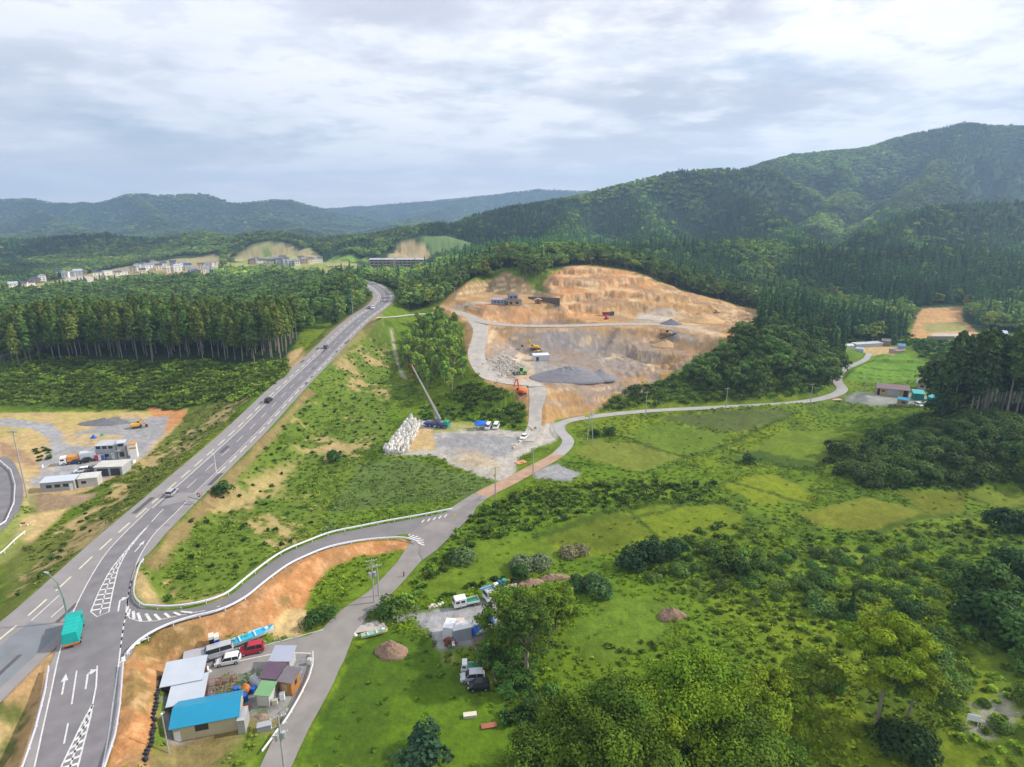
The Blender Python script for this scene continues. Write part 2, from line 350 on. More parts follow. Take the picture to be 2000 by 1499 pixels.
# ------------------------------------------------------------------ the ground sheet and what covers it
CED_LW = [tuple(PZ(24,712,8)[:2]),tuple(PZ(150,706,8.5)[:2]),tuple(PZ(300,706,9.5)[:2]),tuple(PZ(430,704,10)[:2]),tuple(PZ(556,700,11.5)[:2]),(-106,285),(-112,312),(-300,312)]
def lerp(a, b, t): return a+(b-a)*t
G_MID = np.array([.118, .185, .013]); G_BRI = np.array([.165, .215, .013]); G_DRK = np.array([.058, .100, .011]); G_LUSH = np.array([.095, .175, .010])
SOIL = np.array([.47, .225, .09]); TAN = np.array([.47, .34, .16]); OCHRE = np.array([.47, .28, .12]); GRAV = np.array([.30, .295, .30]); GRAVD = np.array([.20, .2, .21]); GRAVP = np.array([.46, .42, .37])
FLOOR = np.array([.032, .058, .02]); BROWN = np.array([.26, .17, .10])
sh = GX.shape
N1 = fbm(GX/30, GY/30, 101, 5); N2 = fbm(GX/6, GY/6, 111, 5); N3 = fbm(GX/1.3, GY/1.3, 121, 3); N4 = fbm(GX/70, GY/70, 131, 3)
def sel(w, c, t):
    t = t[..., None] if hasattr(t, 'shape') else t
    return w*(1-t)+c*t
C = np.tile(G_MID, sh+(1,)).astype(float)
C = sel(C, G_BRI, sstep(.46, .6, N1)*.7); C = sel(C, G_DRK, sstep(.52, .66, N2)*.75); C = sel(C, G_LUSH, sstep(.5, .6, N4)*.5)
RAD = np.hypot(GX, GY)
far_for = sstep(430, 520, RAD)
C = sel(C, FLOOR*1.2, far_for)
def paint(pts, col, soft=2.0, rag=3.0, amt=1.0, n=None, keep=None, world=None):
    global C
    P = world or [q[:2] for q in gpoly(pts)]
    xs = [p[0] for p in P]; ys = [p[1] for p in P]; m = soft+rag+4
    bb = (GX > min(xs)-m) & (GX < max(xs)+m) & (GY > min(ys)-m) & (GY < max(ys)+m)
    if not bb.any(): return P
    d = poly_sd(GX[bb], GY[bb], P)
    t = sstep(soft*.5, -soft*.5, d+((N2[bb]-.5)*2+(N3[bb]-.5))*rag)*amt
    if n is not None: t = t*sstep(n[1], n[2], n[0][bb])
    C[bb] = sel(C[bb], np.asarray(col), t)
    return P
NS = fbm(GX/3.5+GY/40, GY/11-GX/40, 141, 5)      # streaky noise
NB = .45*fbm(GX/16+GY/30, GY/20, 151, 4)+.35*N2+.2*N3
# highway banks: green with bare tan patches
BANK_L = [(0,1215),(200,1040),(355,905),(500,768),(592,695),(520,740),(430,780),(372,800),(330,850),(280,890),(215,935),(190,985),(110,1030),(60,1060),(0,1090)]
paint(BANK_L, (.13,.155,.03), 3, 2); paint(BANK_L, TAN*.85, 2, 2, .85, (NB, .515, .56))
BANK_R = [(270,1110),(330,1040),(425,945),(530,835),(660,700),(740,625),(760,645),(765,700),(755,850),(700,905),(640,1000),(600,1045),(520,1095),(430,1165),(350,1190),(270,1180)]
paint(BANK_R, (.115,.175,.022), 3, 2); paint(BANK_R, (.14,.175,.03), 2, 2, .7, (NB, .48, .54)); paint(BANK_R, TAN*.8, 2, 2, .75, (NB, .55, .60))
for q in ([(560,850),(640,845),(700,860),(690,880),(600,890),(560,880)],[(470,930),(530,905),(600,890),(560,960),(520,1000),(455,1015),(440,990)]): paint(q, TAN*.9, 5, 6, .8, (.5*NB+.5*N2, .47, .55))
paint([(600,690),(650,640),(735,575),(750,620),(700,668),(655,712)], (.33,.22,.12), 3, 2, .5)
paint([(262,1110),(285,1125),(310,1160),(330,1190),(270,1185),(255,1150)], TAN*.95, 2, 2, .9); paint([(430,1170),(330,1190),(310,1150),(370,1140)], TAN*.9, 3, 3, .6, (NS, .45, .55))
paint([(560,690),(590,680),(598,700),(575,725),(558,712)], TAN, 2, 2)
paint([(330,1040),(425,945),(530,835),(600,760),(612,768),(540,852),(442,964),(352,1062),(300,1112),(285,1100)], (.30,.19,.10), 2, 1.5, .7)
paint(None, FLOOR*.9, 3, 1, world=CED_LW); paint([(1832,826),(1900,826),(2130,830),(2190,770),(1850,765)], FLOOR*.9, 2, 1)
# shrub slope and stands
SHRUB_L = [(-250,700),(0,706),(200,706),(400,706),(560,700),(560,735),(500,768),(430,785),(370,797),(0,795),(-250,795)]
paint(SHRUB_L, G_DRK*1.1, 3, 1)
# left works yard
paint([(-300,795),(370,797),(330,850),(280,895),(215,938),(170,960),(60,990),(-300,990)], TAN*1.0, 1.5, 1)
paint([(-300,800),(320,800),(300,830),(200,830),(80,860),(-300,860)], (.40,.36,.10), 3, 3, .6, (NS, .48, .56))
paint([(290,797),(372,797),(345,830),(318,850),(300,845)], SOIL, 1.5, 1.5)
paint([(230,818),(330,812),(318,850),(285,890),(250,900),(130,905),(120,880),(80,872),(130,862),(150,845),(180,838)], GRAV, 2, 2)
paint([(-300,815),(30,818),(100,828),(130,850),(135,872),(110,900),(80,930),(75,905),(95,880),(100,862),(60,838),(0,832),(-300,830)], GRAV*1.1, 1.5, 1)
paint([(95,872),(125,865),(120,895),(278,882),(258,912),(210,935),(60,950),(60,935),(110,912),(98,890)], GRAV*1.15, 2, 2); paint([(120,850),(240,850),(240,868),(130,872)], TAN*1.1, 2, 3, .8)
paint([(180,825),(225,815),(262,826),(215,833)], GRAVD*.8, 2, 1)
paint([(0,862),(45,880),(75,905),(50,915),(0,895)], BROWN*1.3, 2, 1); paint([(60,965),(200,960),(165,985),(70,1005)], (.30,.21,.13), 2, 2)
paint([(40,1005),(140,990),(60,1060),(30,1050)], TAN*1.1, 2, 1); paint([(-200,1010),(20,1000),(60,960),(55,1040),(10,1100),(-200,1150)], (.3,.32,.1), 3, 3, .6)
# below the highway, bottom left
WEDGE = [(-100,1350),(0,1345),(130,1225),(112,1290),(90,1400),(60,1499),(-100,1600)]
paint(WEDGE, (.42,.27,.13), 2, 3); paint([(-100,1370),(60,1330),(100,1330),(85,1410),(60,1470),(10,1499),(-100,1560)], (.07,.10,.02), 3, 4, .9, (NB, .40, .5))
paint([(-60,1400),(50,1400),(10,1480),(-60,1520)], TAN, 2, 3, .8)
# orange cut between ramp and yard
CUT = [(232,1300),(262,1262),(300,1236),(345,1216),(430,1196),(480,1170),(524,1133),(575,1098),(650,1068),(730,1056),(790,1054),(810,1066),(770,1085),(700,1085),(640,1110),(610,1150),(595,1190),(560,1215),(520,1235),(430,1245),(400,1262),(350,1285),(312,1325),(305,1400),(290,1510),(210,1510),(224,1400)]
paint(CUT, SOIL, 1.2, .8); paint(CUT, (.34,.2,.09), 2, 1, .55, (NS, .50, .56)); paint(CUT, (.14,.13,.04), 2, 1, .55, (N2, .60, .66)); paint(CUT, (.56,.36,.2), 2, 1, .4, (N3, .6, .7))
paint([(520,1232),(560,1187),(622,1190),(612,1215),(585,1240),(540,1248)], TAN*1.15, 1.2, .8)
paint([(595,1190),(640,1120),(700,1090),(790,1075),(790,1085),(740,1150),(690,1190),(620,1215)], G_MID, 1.5, 1)
# shed yard
paint([(318,1330),(330,1300),(400,1275),(520,1258),(600,1245),(612,1290),(600,1330),(560,1400),(520,1410),(470,1410),(320,1460)], GRAV*.85, 1.5, 1); paint([(400,1330),(600,1290),(560,1400),(470,1410)], G_DRK*1.3, 1, 1, .6, (N2, .5, .56))
paint([(300,1430),(480,1400),(560,1400),(540,1440),(500,1510),(280,1510)], (.24,.17,.08), 3, 3, .8); paint([(470,1420),(550,1430),(520,1510),(430,1510)], G_LUSH, 3, 2, .8)
paint([(560,1380),(600,1330),(608,1350),(570,1420),(550,1430)], G_MID, 1.5, 1)
# gravel drive and parked cars' grass
paint([(690,1237),(712,1218),(800,1198),(885,1186),(960,1170),(1010,1160),(1000,1190),(960,1225),(930,1262),(855,1275),(838,1240),(810,1213),(745,1216)], GRAV*1.05, 1.5, 1)
paint([(820,1270),(880,1262),(905,1300),(900,1360),(870,1370),(850,1310)], (.40,.35,.17), 4, 4, .7, (NS, .45, .55))
MOWN = [(680,1290),(740,1225),(820,1240),(870,1290),(1000,1390),(1010,1499),(580,1499),(640,1390)]
paint(MOWN, (.090,.160,.009), 2, 2); paint(MOWN, (.062,.115,.009), 2, 2, .8, (N1, .45, .55))
# parking ground of the works
paint([(742,890),(800,815),(900,830),(1035,845),(1070,815),(1100,830),(1080,870),(1010,900),(1005,935),(985,945),(900,915),(850,890),(800,890)], GRAVP*.9, 1.5, 2)
paint([(840,848),(1020,850),(1010,880),(960,905),(880,890),(850,875)], GRAV*.92, 3, 4, .9); paint([(790,880),(815,838),(845,840),(848,880)], TAN*1.05, 1.5, 1.5); paint([(850,822),(940,826),(930,840),(850,845)], (.3,.3,.08), 2, 2, .8)
paint([(880,880),(935,880),(985,905),(970,920),(900,900)], TAN, 4, 4, .5); paint([(1048,875),(1085,862),(1090,885),(1040,912),(1008,915),(1015,895)], G_MID, 1.5, 1.2)
paint([(1040,917),(1090,905),(1135,925),(1110,938),(1050,935)], GRAV*.95, 1.5, 1.2)
paint([(700,700),(750,650),(762,700),(742,780),(650,850),(620,820)], TAN*.8, 4, 4, .5, (NB, .52, .57))
# path below the bank
paint([(761,642),(766,642),(776,692),(794,742),(786,742),(770,695)], GRAVP*.9, 1, .8, .7)
# valley fields
FIELDS = [([(1055,1050),(1180,1005),(1290,985),(1420,985),(1455,1010),(1445,1040),(1290,1055),(1200,1080),(1140,1095),(1085,1090)],(.155,.20,.012)),
 ([(1050,1040),(1130,1008),(1230,1000),(1275,1050),(1190,1080),(1100,1075)],(.10,.13,.012)),
 ([(840,1120),(900,1060),(1040,1040),(1100,1090),(1000,1140),(900,1160),(820,1165)],(.12,.185,.014)),
 ([(1120,885),(1150,862),(1290,870),(1330,895),(1250,925),(1180,905)],(.17,.20,.03)),([(1225,845),(1300,825),(1420,850),(1400,880),(1320,888)],(.13,.20,.02)),
 ([(1290,812),(1530,800),(1540,815),(1440,845),(1340,830)],(.10,.13,.035)),([(1430,890),(1530,840),(1650,840),(1640,880),(1580,910),(1480,905)],(.145,.21,.018)),
 ([(1410,945),(1500,925),(1580,950),(1580,980),(1480,985)],(.18,.22,.012)),([(1560,1000),(1700,970),(1800,1000),(1760,1035),(1600,1030)],(.17,.18,.02)),
 ([(1750,960),(1870,960),(1900,1010),(1800,1010)],(.12,.13,.012)),([(1880,950),(2100,945),(2100,985),(1920,985)],(.15,.19,.02)),
 ([(1650,742),(1668,716),(1700,708),(1830,712),(1825,735),(1740,750)],(.14,.27,.025)),([(1700,694),(1770,692),(1800,705),(1700,706)],(.14,.27,.03)),([(1640,672),(1680,670),(1680,690),(1640,690)],(.14,.26,.03)),
 ([(1100,1250),(1190,1160),(1320,1180),(1300,1250),(1180,1300)],(.115,.185,.018)),([(1900,1230),(2050,1260),(2050,1330),(1950,1340)],(.13,.2,.02)),([(1500,1090),(1700,1060),(1700,1100),(1560,1150)],(.14,.2,.02))]
for q, c in FIELDS: paint(q, np.array(c)*1.02, 2.5, 2, .85); paint(q, np.array(c)*.72, 3, 3, .5, (N1, .48, .57)); paint(q, np.array(c)*.8, 3, 3, .4, (NS, .52, .58))
for yy in (719,727,735): paint([(1664,yy),(1832,yy+5),(1832,yy+6.5),(1664,yy+1.5)], G_DRK, .5, .2, .8)
paint([(640,1000),(700,905),(800,895),(960,940),(900,985),(740,1010),(620,1045)], (.10,.15,.035), 2, 2); paint([(640,1005),(900,975),(880,990),(740,1012),(650,1030)], (.12,.19,.02), 2, 2)
paint([(1430,880),(1500,885),(1610,905),(1600,925),(1480,905)], G_DRK, 2, 1.5)
paint([(1890,1390),(1970,1370),(1990,1420),(1930,1460),(1880,1430)], GRAVP*.8, 2, 3, .7); paint([(1990,690),(1700,692),(1690,700),(1640,704)], GRAVP, .6, .2, 0)
paint([(1690,768),(1800,770),(1850,790),(1700,793),(1670,785)], GRAV*1.1, 1.5, 1, .7); paint([(1650,778),(1680,766),(1700,768),(1690,785),(1650,785)], GRAVD, 1, .5, .8)
# far right farmyard and clearing
paint([(1675,682),(1700,676),(1760,678),(1745,694),(1700,694)], TAN, 2, 1)
paint([(1798,604),(1880,600),(1880,622),(1905,648),(1925,664),(1778,664),(1786,628)], OCHRE*1.05, 2, 2); paint([(1800,632),(1880,628),(1890,648),(1810,650)], (.2,.25,.08), 2, 2, .7)
paint([(1820,652),(1930,652),(1930,662),(1820,662)], GRAVP, 2, 1)
# village slopes and cuts
paint([(-200,590),(0,570),(110,548),(200,530),(350,505),(430,500),(430,530),(400,545),(300,548),(200,556),(100,560),(20,575),(-200,600)], (.36,.30,.14), 4, 3)
paint([(130,540),(380,540),(430,520),(420,545),(330,550),(130,552)], GRAVP*1.1, 4, 3, .9); paint([(60,560),(130,556),(120,566),(50,570)], TAN*1.1, 4, 3)
paint([(440,512),(640,510),(720,520),(840,525),(850,532),(700,534),(560,532),(440,530)], (.30,.32,.10), 6, 6); paint([(640,505),(720,505),(718,514),(640,513)], (.18,.3,.05), 5, 3)
paint([(450,502),(495,482),(530,474),(580,484),(625,500),(620,508),(450,508)], (.38,.33,.16), 4, 2); paint([(505,480),(525,480),(545,500),(520,500)], (.2,.28,.08), 5, 4)
paint([(755,502),(778,478),(800,472),(825,475),(842,492),(838,505),(760,507)], (.38,.30,.16), 3, 2); paint([(820,470),(870,461),(930,478),(900,495),(850,500),(835,480)], (.13,.2,.07), 6, 6)
paint([(700,540),(715,535),(722,552),(715,575),(690,600),(640,640),(640,620)], G_MID, 4, 3)
# quarry
q_all = [(845,602),(880,575),(930,548),(985,531),(1020,545),(1075,572),(1060,552),(1085,535),(1112,519),(1180,522),(1240,532),(1300,555),(1350,572),(1400,585),(1478,605),(1480,635),(1430,665),(1360,700),(1300,735),(1260,745),(1185,785),(1150,810),(1090,818),(1050,835),(1030,835),(1030,790),(1000,765),(950,750),(915,710),(905,660),(910,630),(870,612)]
QP = paint(q_all, OCHRE*.9, 2, 1.5)
paint([(1060,560),(1090,530),(1240,533),(1280,560),(1200,600),(1100,600)], SOIL*1.12, 5, 4, .8); paint(q_all, (.44,.27,.12), 2, 2, .5, (NS, .52, .6)); paint(q_all, (.62,.42,.23), 2, 2, .5, (N2, .56, .62)); paint(q_all, (.33,.22,.13), 2, 2, .5, (NB, .54, .6))
paint([(870,590),(930,550),(985,533),(1040,560),(1075,573),(1100,600),(1040,577),(960,573),(905,582)], (.36,.25,.13), 2, 1)
paint([(1040,575),(1095,595),(1092,608),(1085,600),(1040,582)], (.2,.17,.14), 1.5, .8)
paint([(880,600),(970,592),(1040,600),(1030,604),(960,605),(900,606)], GRAVP, 2, 1, .9); paint([(905,598),(955,596),(950,601),(910,602)], (.12,.2,.04), 1, .5)
paint([(905,606),(1090,610),(1200,606),(1200,625),(1100,628),(940,622)], (.50,.27,.12), 2, 1)
paint([(1000,650),(1100,645),(1240,645),(1180,660),(1300,700),(1240,740),(1160,725),(1120,690),(1000,680)], (.30,.22,.16), 4, 4, .8)
paint([(1040,650),(1110,646),(1160,660),(1200,684),(1120,690),(1060,672)], (.22,.22,.25), 2, 4, .95, (N2, .38, .48)); paint([(1060,650),(1110,652),(1170,672),(1130,684),(1075,668)], (.46,.46,.48), 1, 3, .7, (N3, .5, .62)); paint([(1300,655),(1400,650),(1420,668),(1320,690),(1260,720),(1250,680)], (.40,.27,.15), 4, 4, .7)
paint([(950,700),(1000,680),(1060,678),(1110,700),(1180,705),(1190,740),(1050,750),(1000,748),(960,735)], (.36,.34,.32), 2, 2.5, .95); paint([(965,695),(1030,690),(1030,740),(970,735)], GRAVP*1.1, 1, 2.5, .9, (N3, .45, .6))
paint([(1290,634),(1310,640),(1325,652),(1345,655),(1365,668),(1310,664)], GRAV*1.1, 1.5, 1); paint([(1250,612),(1330,610),(1300,630),(1230,632)], GRAVP, 2, 2, .8)
paint([(940,690),(1000,655),(1120,646),(1230,655),(1290,690),(1240,725),(1190,742),(1050,752),(970,745)], (.31,.285,.26), 4, 4, .6); paint([(1180,700),(1290,690),(1240,730),(1195,740)], (.30,.25,.2), 3, 3, .6, (N2, .42, .5)); paint([(1120,775),(1180,760),(1250,748),(1185,785),(1100,810)], (.30,.30,.10), 3, 3, .7, (NS, .5, .6))
tb = sstep(2, -2, poly_sd(GX, GY, [q[:2] for q in gpoly([(852,602),(930,551),(985,533),(1040,556),(1090,590),(1040,578),(960,574),(885,598)])])); C = sel(C, np.array([.27,.19,.09]), tb*sstep(25.2, 26, GZ)*.5); C = sel(C, np.array([.60,.45,.26]), tb*(np.mod(GZ, 3.0) < .8)*sstep(25.6, 26.4, GZ)*.75)
qm = sstep(3, -2, poly_sd(GX, GY, QUARRY)); st_ = fbm(GX/16+GY/30, GZ/1.1+N2*1.2, 171, 4); C = sel(C, np.array([.27,.18,.11]), qm*sstep(.50, .62, st_)*.6); C = sel(C, np.array([.24,.20,.18]), qm*sstep(19.5, 17, GZ)*sstep(.45, .56, N2)*.6); C = sel(C, np.array([.68,.50,.30]), qm*sstep(.58, .7, fbm(GX/12, GZ/.8+N2, 173, 4))*.5)
# hedges and lines through the fields
def hedge(pts, w, col, amt=.9):
    global C
    P = gpoly(pts); d, _ = seg_info(GX, GY, P); t = sstep(w, w*.3, d+(N3-.5)*w)*amt; C = sel(C, np.asarray(col), t)
for q, w in [([(1050,1048),(1180,1002),(1290,982),(1420,980),(1460,1005),(1465,1045)],2.0),([(1230,1000),(1285,1050)],.8),([(1200,850),(1260,870),(1340,895)],1.5),([(1340,895),(1420,870),(1480,840),(1560,805)],1.5),([(1430,890),(1530,905),(1600,925)],2),
             ([(1555,1010),(1600,1040),(1700,1045),(1800,1010),(2000,990)],1.5),([(1740,965),(1830,1012)],.8),([(1860,955),(1930,985)],.8),([(660,960),(830,800)],.5),([(1100,900),(1260,925)],1),([(1240,1010),(1300,1000),(1420,940),(1580,985)],1.2)]:
    hedge(q, w, G_DRK)
C = C*(0.70+.6*N3[..., None])*(.85+.3*N2[..., None])*(0.9+.2*fbm(GX/.6, GY/.6, 161, 2)[..., None])
C = np.clip(C, .01, .8)
# mesh
V = np.concatenate([np.stack([GX, GY, GZ], -1).reshape(-1, 3), [[0, 0, gz1(0, 6.1)]]])
ii, jj = np.meshgrid(np.arange(NR-1), np.arange(NT), indexing='ij')
j2 = (jj+1) % NT
quads = np.stack([ii*NT+jj, (ii+1)*NT+jj, (ii+1)*NT+j2, ii*NT+j2], -1).reshape(-1, 4)[:, ::-1]
tris = np.stack([np.full(NT, NR*NT), (np.arange(NT)+1) % NT, np.arange(NT)], -1)
me = bpy.data.meshes.new('ground')
me.vertices.add(len(V)); me.vertices.foreach_set('co', V.astype(np.float32).ravel())
nl = quads.size+tris.size; me.loops.add(nl); me.loops.foreach_set('vertex_index', np.concatenate([quads.ravel(), tris.ravel()]).astype(np.int32))
npol = len(quads)+len(tris); me.polygons.add(npol)
me.polygons.foreach_set('loop_start', np.concatenate([np.arange(len(quads))*4, quads.size+np.arange(len(tris))*3]).astype(np.int32))
me.polygons.foreach_set('loop_total', np.concatenate([np.full(len(quads), 4), np.full(len(tris), 3)]).astype(np.int32))
me.update(calc_edges=True)
ca_ = me.color_attributes.new('cover', 'FLOAT_COLOR', 'POINT')
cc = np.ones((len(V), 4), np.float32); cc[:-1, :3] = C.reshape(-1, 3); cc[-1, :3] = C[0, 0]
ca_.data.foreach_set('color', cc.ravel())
me.validate(); me.shade_smooth()
m = bpy.data.materials.new('earth_and_grass'); m.use_nodes = True; nt = m.node_tree; N = nt.nodes; L = nt.links; b = N['Principled BSDF']
b.inputs['Roughness'].default_value = .95; b.inputs['Specular IOR Level'].default_value = .1
at = N.new('ShaderNodeVertexColor'); at.layer_name = 'cover'
ge = N.new('ShaderNodeNewGeometry'); no = N.new('ShaderNodeTexNoise'); no.inputs['Scale'].default_value = 1.6; no.inputs['Detail'].default_value = 8; no.inputs['Roughness'].default_value = .7
L.new(ge.outputs['Position'], no.inputs['Vector'])
mr = N.new('ShaderNodeMapRange'); mr.inputs['From Min'].default_value = .25; mr.inputs['From Max'].default_value = .75; mr.inputs['To Min'].default_value = .72; mr.inputs['To Max'].default_value = 1.3; L.new(no.outputs[0], mr.inputs[0])
vm = N.new('ShaderNodeVectorMath'); vm.operation = 'SCALE'; L.new(at.outputs[0], vm.inputs[0]); L.new(mr.outputs[0], vm.inputs['Scale']); L.new(vm.outputs[0], b.inputs['Base Color'])
bp = N.new('ShaderNodeBump'); bp.inputs['Strength'].default_value = .5; bp.inputs['Distance'].default_value = .5; L.new(no.outputs[0], bp.inputs['Height']); L.new(bp.outputs[0], b.inputs['Normal'])
me.materials.append(m)
g_o = bpy.data.objects.new('ground', me); COL.objects.link(g_o); tag(g_o, 'valley floor of green meadows, bare soil and wooded hills', 'ground', kind='structure')

# ------------------------------------------------------------------ roads
ASPH = mat('asphalt', (.195,.183,.195), .85, .16, .35); ASPHL = mat('asphalt_pale', (.27,.25,.25), .9, .1, .3); ASPHB = mat('asphalt_old', (.20,.215,.235), .9, .12, .3)
LANEM = mat('lane_asphalt', (.255,.235,.22), .9, .14, .25); GRM = mat('gravel_road', (.38,.345,.30), .95, .2, .4, .05); REDM = mat('red_dust_road', (.40,.26,.18), .95, .2, .3)
WHITE = mat('road_paint', (.60,.60,.58), .7, .22, 2.5); CREAM = mat('worn_cream_paint', (.62,.58,.45), .8, .15, 1.5)
def ribbon(name, pts, off0, off1, m, lift=0, parent=None, cross=1):
    P = np.array(pts); n = len(P); T = np.gradient(P[:, :2], axis=0); T /= np.linalg.norm(T, axis=1)[:, None]+1e-9
    Nn = np.stack([T[:, 1], -T[:, 0]], -1)             # to the right of travel
    a = np.broadcast_to(off0, n); b_ = np.broadcast_to(off1, n); V = []; Fc = []
    for i in range(n):
        for k in range(cross+1):
            o = a[i]+(b_[i]-a[i])*k/cross; V.append((P[i, 0]+Nn[i, 0]*o, P[i, 1]+Nn[i, 1]*o, P[i, 2]+lift))
    c = cross+1
    for i in range(n-1):
        for k in range(cross): Fc.append((i*c+k, i*c+k+1, (i+1)*c+k+1, (i+1)*c+k))
    return mesh_obj(name, V, Fc, m, parent)
def strip2(name, A_, B_, m, lift=0):
    assert len(A_) == len(B_)
    n = len(A_); V = [(p[0], p[1], p[2]+lift) for p in A_]+[(p[0], p[1], p[2]+lift) for p in B_]
    return mesh_obj(name, V, [(i, n+i, n+i+1, i+1) for i in range(n-1)], m)
def patch(name, W3, m, parent=None):
    t = tessellate_polygon([[Vector((p[0], p[1], 0)) for p in W3]])
    o = mesh_obj(name, W3, [tuple(x) for x in t], m, parent)
    bm = bmesh.new(); bm.from_mesh(o.data); bmesh.ops.recalc_face_normals(bm, faces=bm.faces)
    if sum(f.normal.z for f in bm.faces) < 0: bmesh.ops.reverse_faces(bm, faces=bm.faces)
    bm.to_mesh(o.data); bm.free(); return o
def dens(pts, step=3.0):
    P = np.array(pts, float); seg = np.linalg.norm(np.diff(P[:, :2], axis=0), axis=1); s = np.concatenate([[0], np.cumsum(seg)])
    t = np.arange(0, s[-1], step); t = np.append(t, s[-1]); return np.stack([np.interp(t, s, P[:, k]) for k in range(3)], -1)
HWD = dens(HW_C, 3)
S = lambda o, l, c='road': tag(o, l, c, kind='structure')
S(ribbon('highway_shoulder', HWD, -7, 7, ASPHL, 0), 'wide pale asphalt strip of the highway running to the far hills')
NEAR = HWD[:, 1] > 118
i0 = int(np.argmax(NEAR)); HWF = HWD[i0:]
L_E = [(67,1499),(83,1426),(100,1350),(116,1276),(136,1213),(160,1160),(186,1113),(212,1075),(248,1037),(272,1014),(292,994)]
R_E = [(200,1499),(213,1433),(220,1383),(228,1323),(232,1296),(236,1262),(241,1225),(247,1195),(251,1160),(260,1123),(273,1087),(298,1047),(318,1026),(345,1000),(366,978)]
def pl(pts, dz=0.0): return smooth([tuple(PH(x, y)+np.array([0, 0, dz])) for x, y in pts], 4)
Lw = pl([(48,1560)]+L_E); Rw = pl([(186,1560)]+R_E)
# full paved area of the widened part
GUARD_R = [(192,1560),(206,1499),(226,1440),(235,1383),(237,1330),(240,1300)]
PAVE = pl([(20,1560),(47,1499),(66,1420),(80,1365),(94,1312),(112,1262),(128,1225),(110,1190),(200,1105),(290,1010),(340,960)], -.012)+pl([(400,960),(372,985),(330,1035),(292,1080),(268,1100),(258,1150),(262,1180),(262,1262),(240,1300),(237,1330),(235,1383),(226,1440),(206,1499),(190,1560)], -.012)
S(patch('highway_apron', PAVE, ASPHL), 'pale paved margin where the highway widens before the junction')
old = patch('old_road', [tuple(PH(x, y)+np.array([0, 0, .006])) for x, y in [(-140,1455),(-100,1330),(0,1262),(60,1214),(128,1225),(100,1252),(0,1345)]], ASPHB); S(old, 'disused bluish strip of old road at the lower left')
dk = patch('highway_junction', Lw+Rw[::-1], ASPH)
for v in dk.data.vertices: v.co.z += .004
S(dk, 'dark asphalt of the widened highway at the junction')
S(ribbon('highway', HWF, -2.1, 4.15, ASPH, .008), 'dark two lane carriageway of the long straight highway')
S(strip2('ramp', RAMP_U, RAMP_L, mat('ramp_asphalt', (.185,.175,.18), .88, .1, .3), .012), 'grey ramp road curving down from the highway to the lane')
LW = np.array(LANE_W); LA = np.array(LANE)
kr = 4*10; kg = 4*13
S(ribbon('lane', LA[:kr+1], -LW[:kr+1], LW[:kr+1], LANEM, .004), 'narrow grey lane climbing from the lower edge to the ramp')
S(ribbon('dusty_lane', LA[kr:kg+1], -LW[kr:kg+1], LW[kr:kg+1], REDM, .004), 'lane stretch dusted orange below the works car park')
S(ribbon('winding_lane', LA[kg:], -LW[kg:], LW[kg:], mat('lane_pale', (.36,.345,.34), .9, .12, .25), .004), 'pale winding lane past the fields to the farm')
S(patch('ramp_foot', lanez([(x, y, .618) for x, y in [(740,1028),(830,1011),(885,1000),(912,985),(940,968),(925,1003),(885,1043),(852,1075),(826,1094),(818,1080),(820,1066),(808,1056),(788,1053),(740,1054)]]), mat('ramp_foot_asphalt', (.22,.20,.195), .9, .12, .3)), 'paved fork where the ramp meets the lane')
S(patch('yard_drive', lanez([(x, y, .512) for x, y in [(525,1262),(600,1243),(640,1222),(688,1186),(712,1212),(692,1238),(672,1290),(650,1330),(618,1338),(612,1281),(600,1277),(540,1290),(470,1318),(430,1332),(398,1345),(402,1310),(440,1290)]]), LANEM), 'paved drive in front of the shed yard')
S(patch('drive_apron', lanez([(x, y, .52) for x, y in [(690,1238),(704,1222),(750,1207),(762,1209),(745,1228),(700,1236)]]), mat('concrete_pale', (.42,.38,.35), .9, .12, .5)), 'concrete apron at the mouth of the gravel drive')
S(ribbon('quarry_road', HAUL, -4.2, 3.4, GRM, .02), 'pale gravel road along the quarry bench')
S(ribbon('haul_road', HAUL2, -np.interp(range(len(HAUL2)), [0, 30, 36, 48], [3.8, 3.6, 2.4, 2.3]), np.interp(range(len(HAUL2)), [0, 30, 36, 48], [3.8, 3.6, 2.4, 2.3]), mat('haul_gravel', (.40,.37,.33), .95, .2, .3, .05), .03), 'gravel haul road looping round the quarry pit')
S(ribbon('side_road', SIDE, -1.6, 1.6, mat('side_concrete', (.5,.47,.42), .9, .1, .3), .02), 'short pale side road leaving the highway')
S(ribbon('yard_ring_road', LEFTR, -3.4, 3.4, ASPH, .01), 'dark curving road at the left edge')
# markings: one object per kind of marking
def lines(defs, name, m, label, w=.16, lift=.018):
    b = MB()
    for pts, ww in defs:
        P = dens(pts, 2.5); T = np.gradient(P[:, :2], axis=0); T /= np.linalg.norm(T, axis=1)[:, None]+1e-9
        k = len(P); V = []
        for i in range(k):
            for s_ in (-1, 1): V.append((P[i, 0]+T[i, 1]*s_*ww/2, P[i, 1]-T[i, 0]*s_*ww/2, P[i, 2]+lift))
        b.add(V, [(2*i, 2*i+2, 2*i+3, 2*i+1) for i in range(k-1)])
    o = b.build(name, m); return tag(o, label, 'road marking', kind='structure')
def off(P, o):
    P = np.array(P); T = np.gradient(P[:, :2], axis=0); T /= np.linalg.norm(T, axis=1)[:, None]+1e-9
    return np.stack([P[:, 0]+T[:, 1]*o, P[:, 1]-T[:, 0]*o, P[:, 2]], -1)
def cut(P, a, b):
    P = np.array(P); s = np.concatenate([[0], np.cumsum(np.linalg.norm(np.diff(P[:, :2], axis=0), axis=1))])
    t = np.linspace(a, b, max(2, int((b-a)/2.5)+2)); return np.stack([np.interp(t, s, P[:, k]) for k in range(3)], -1)
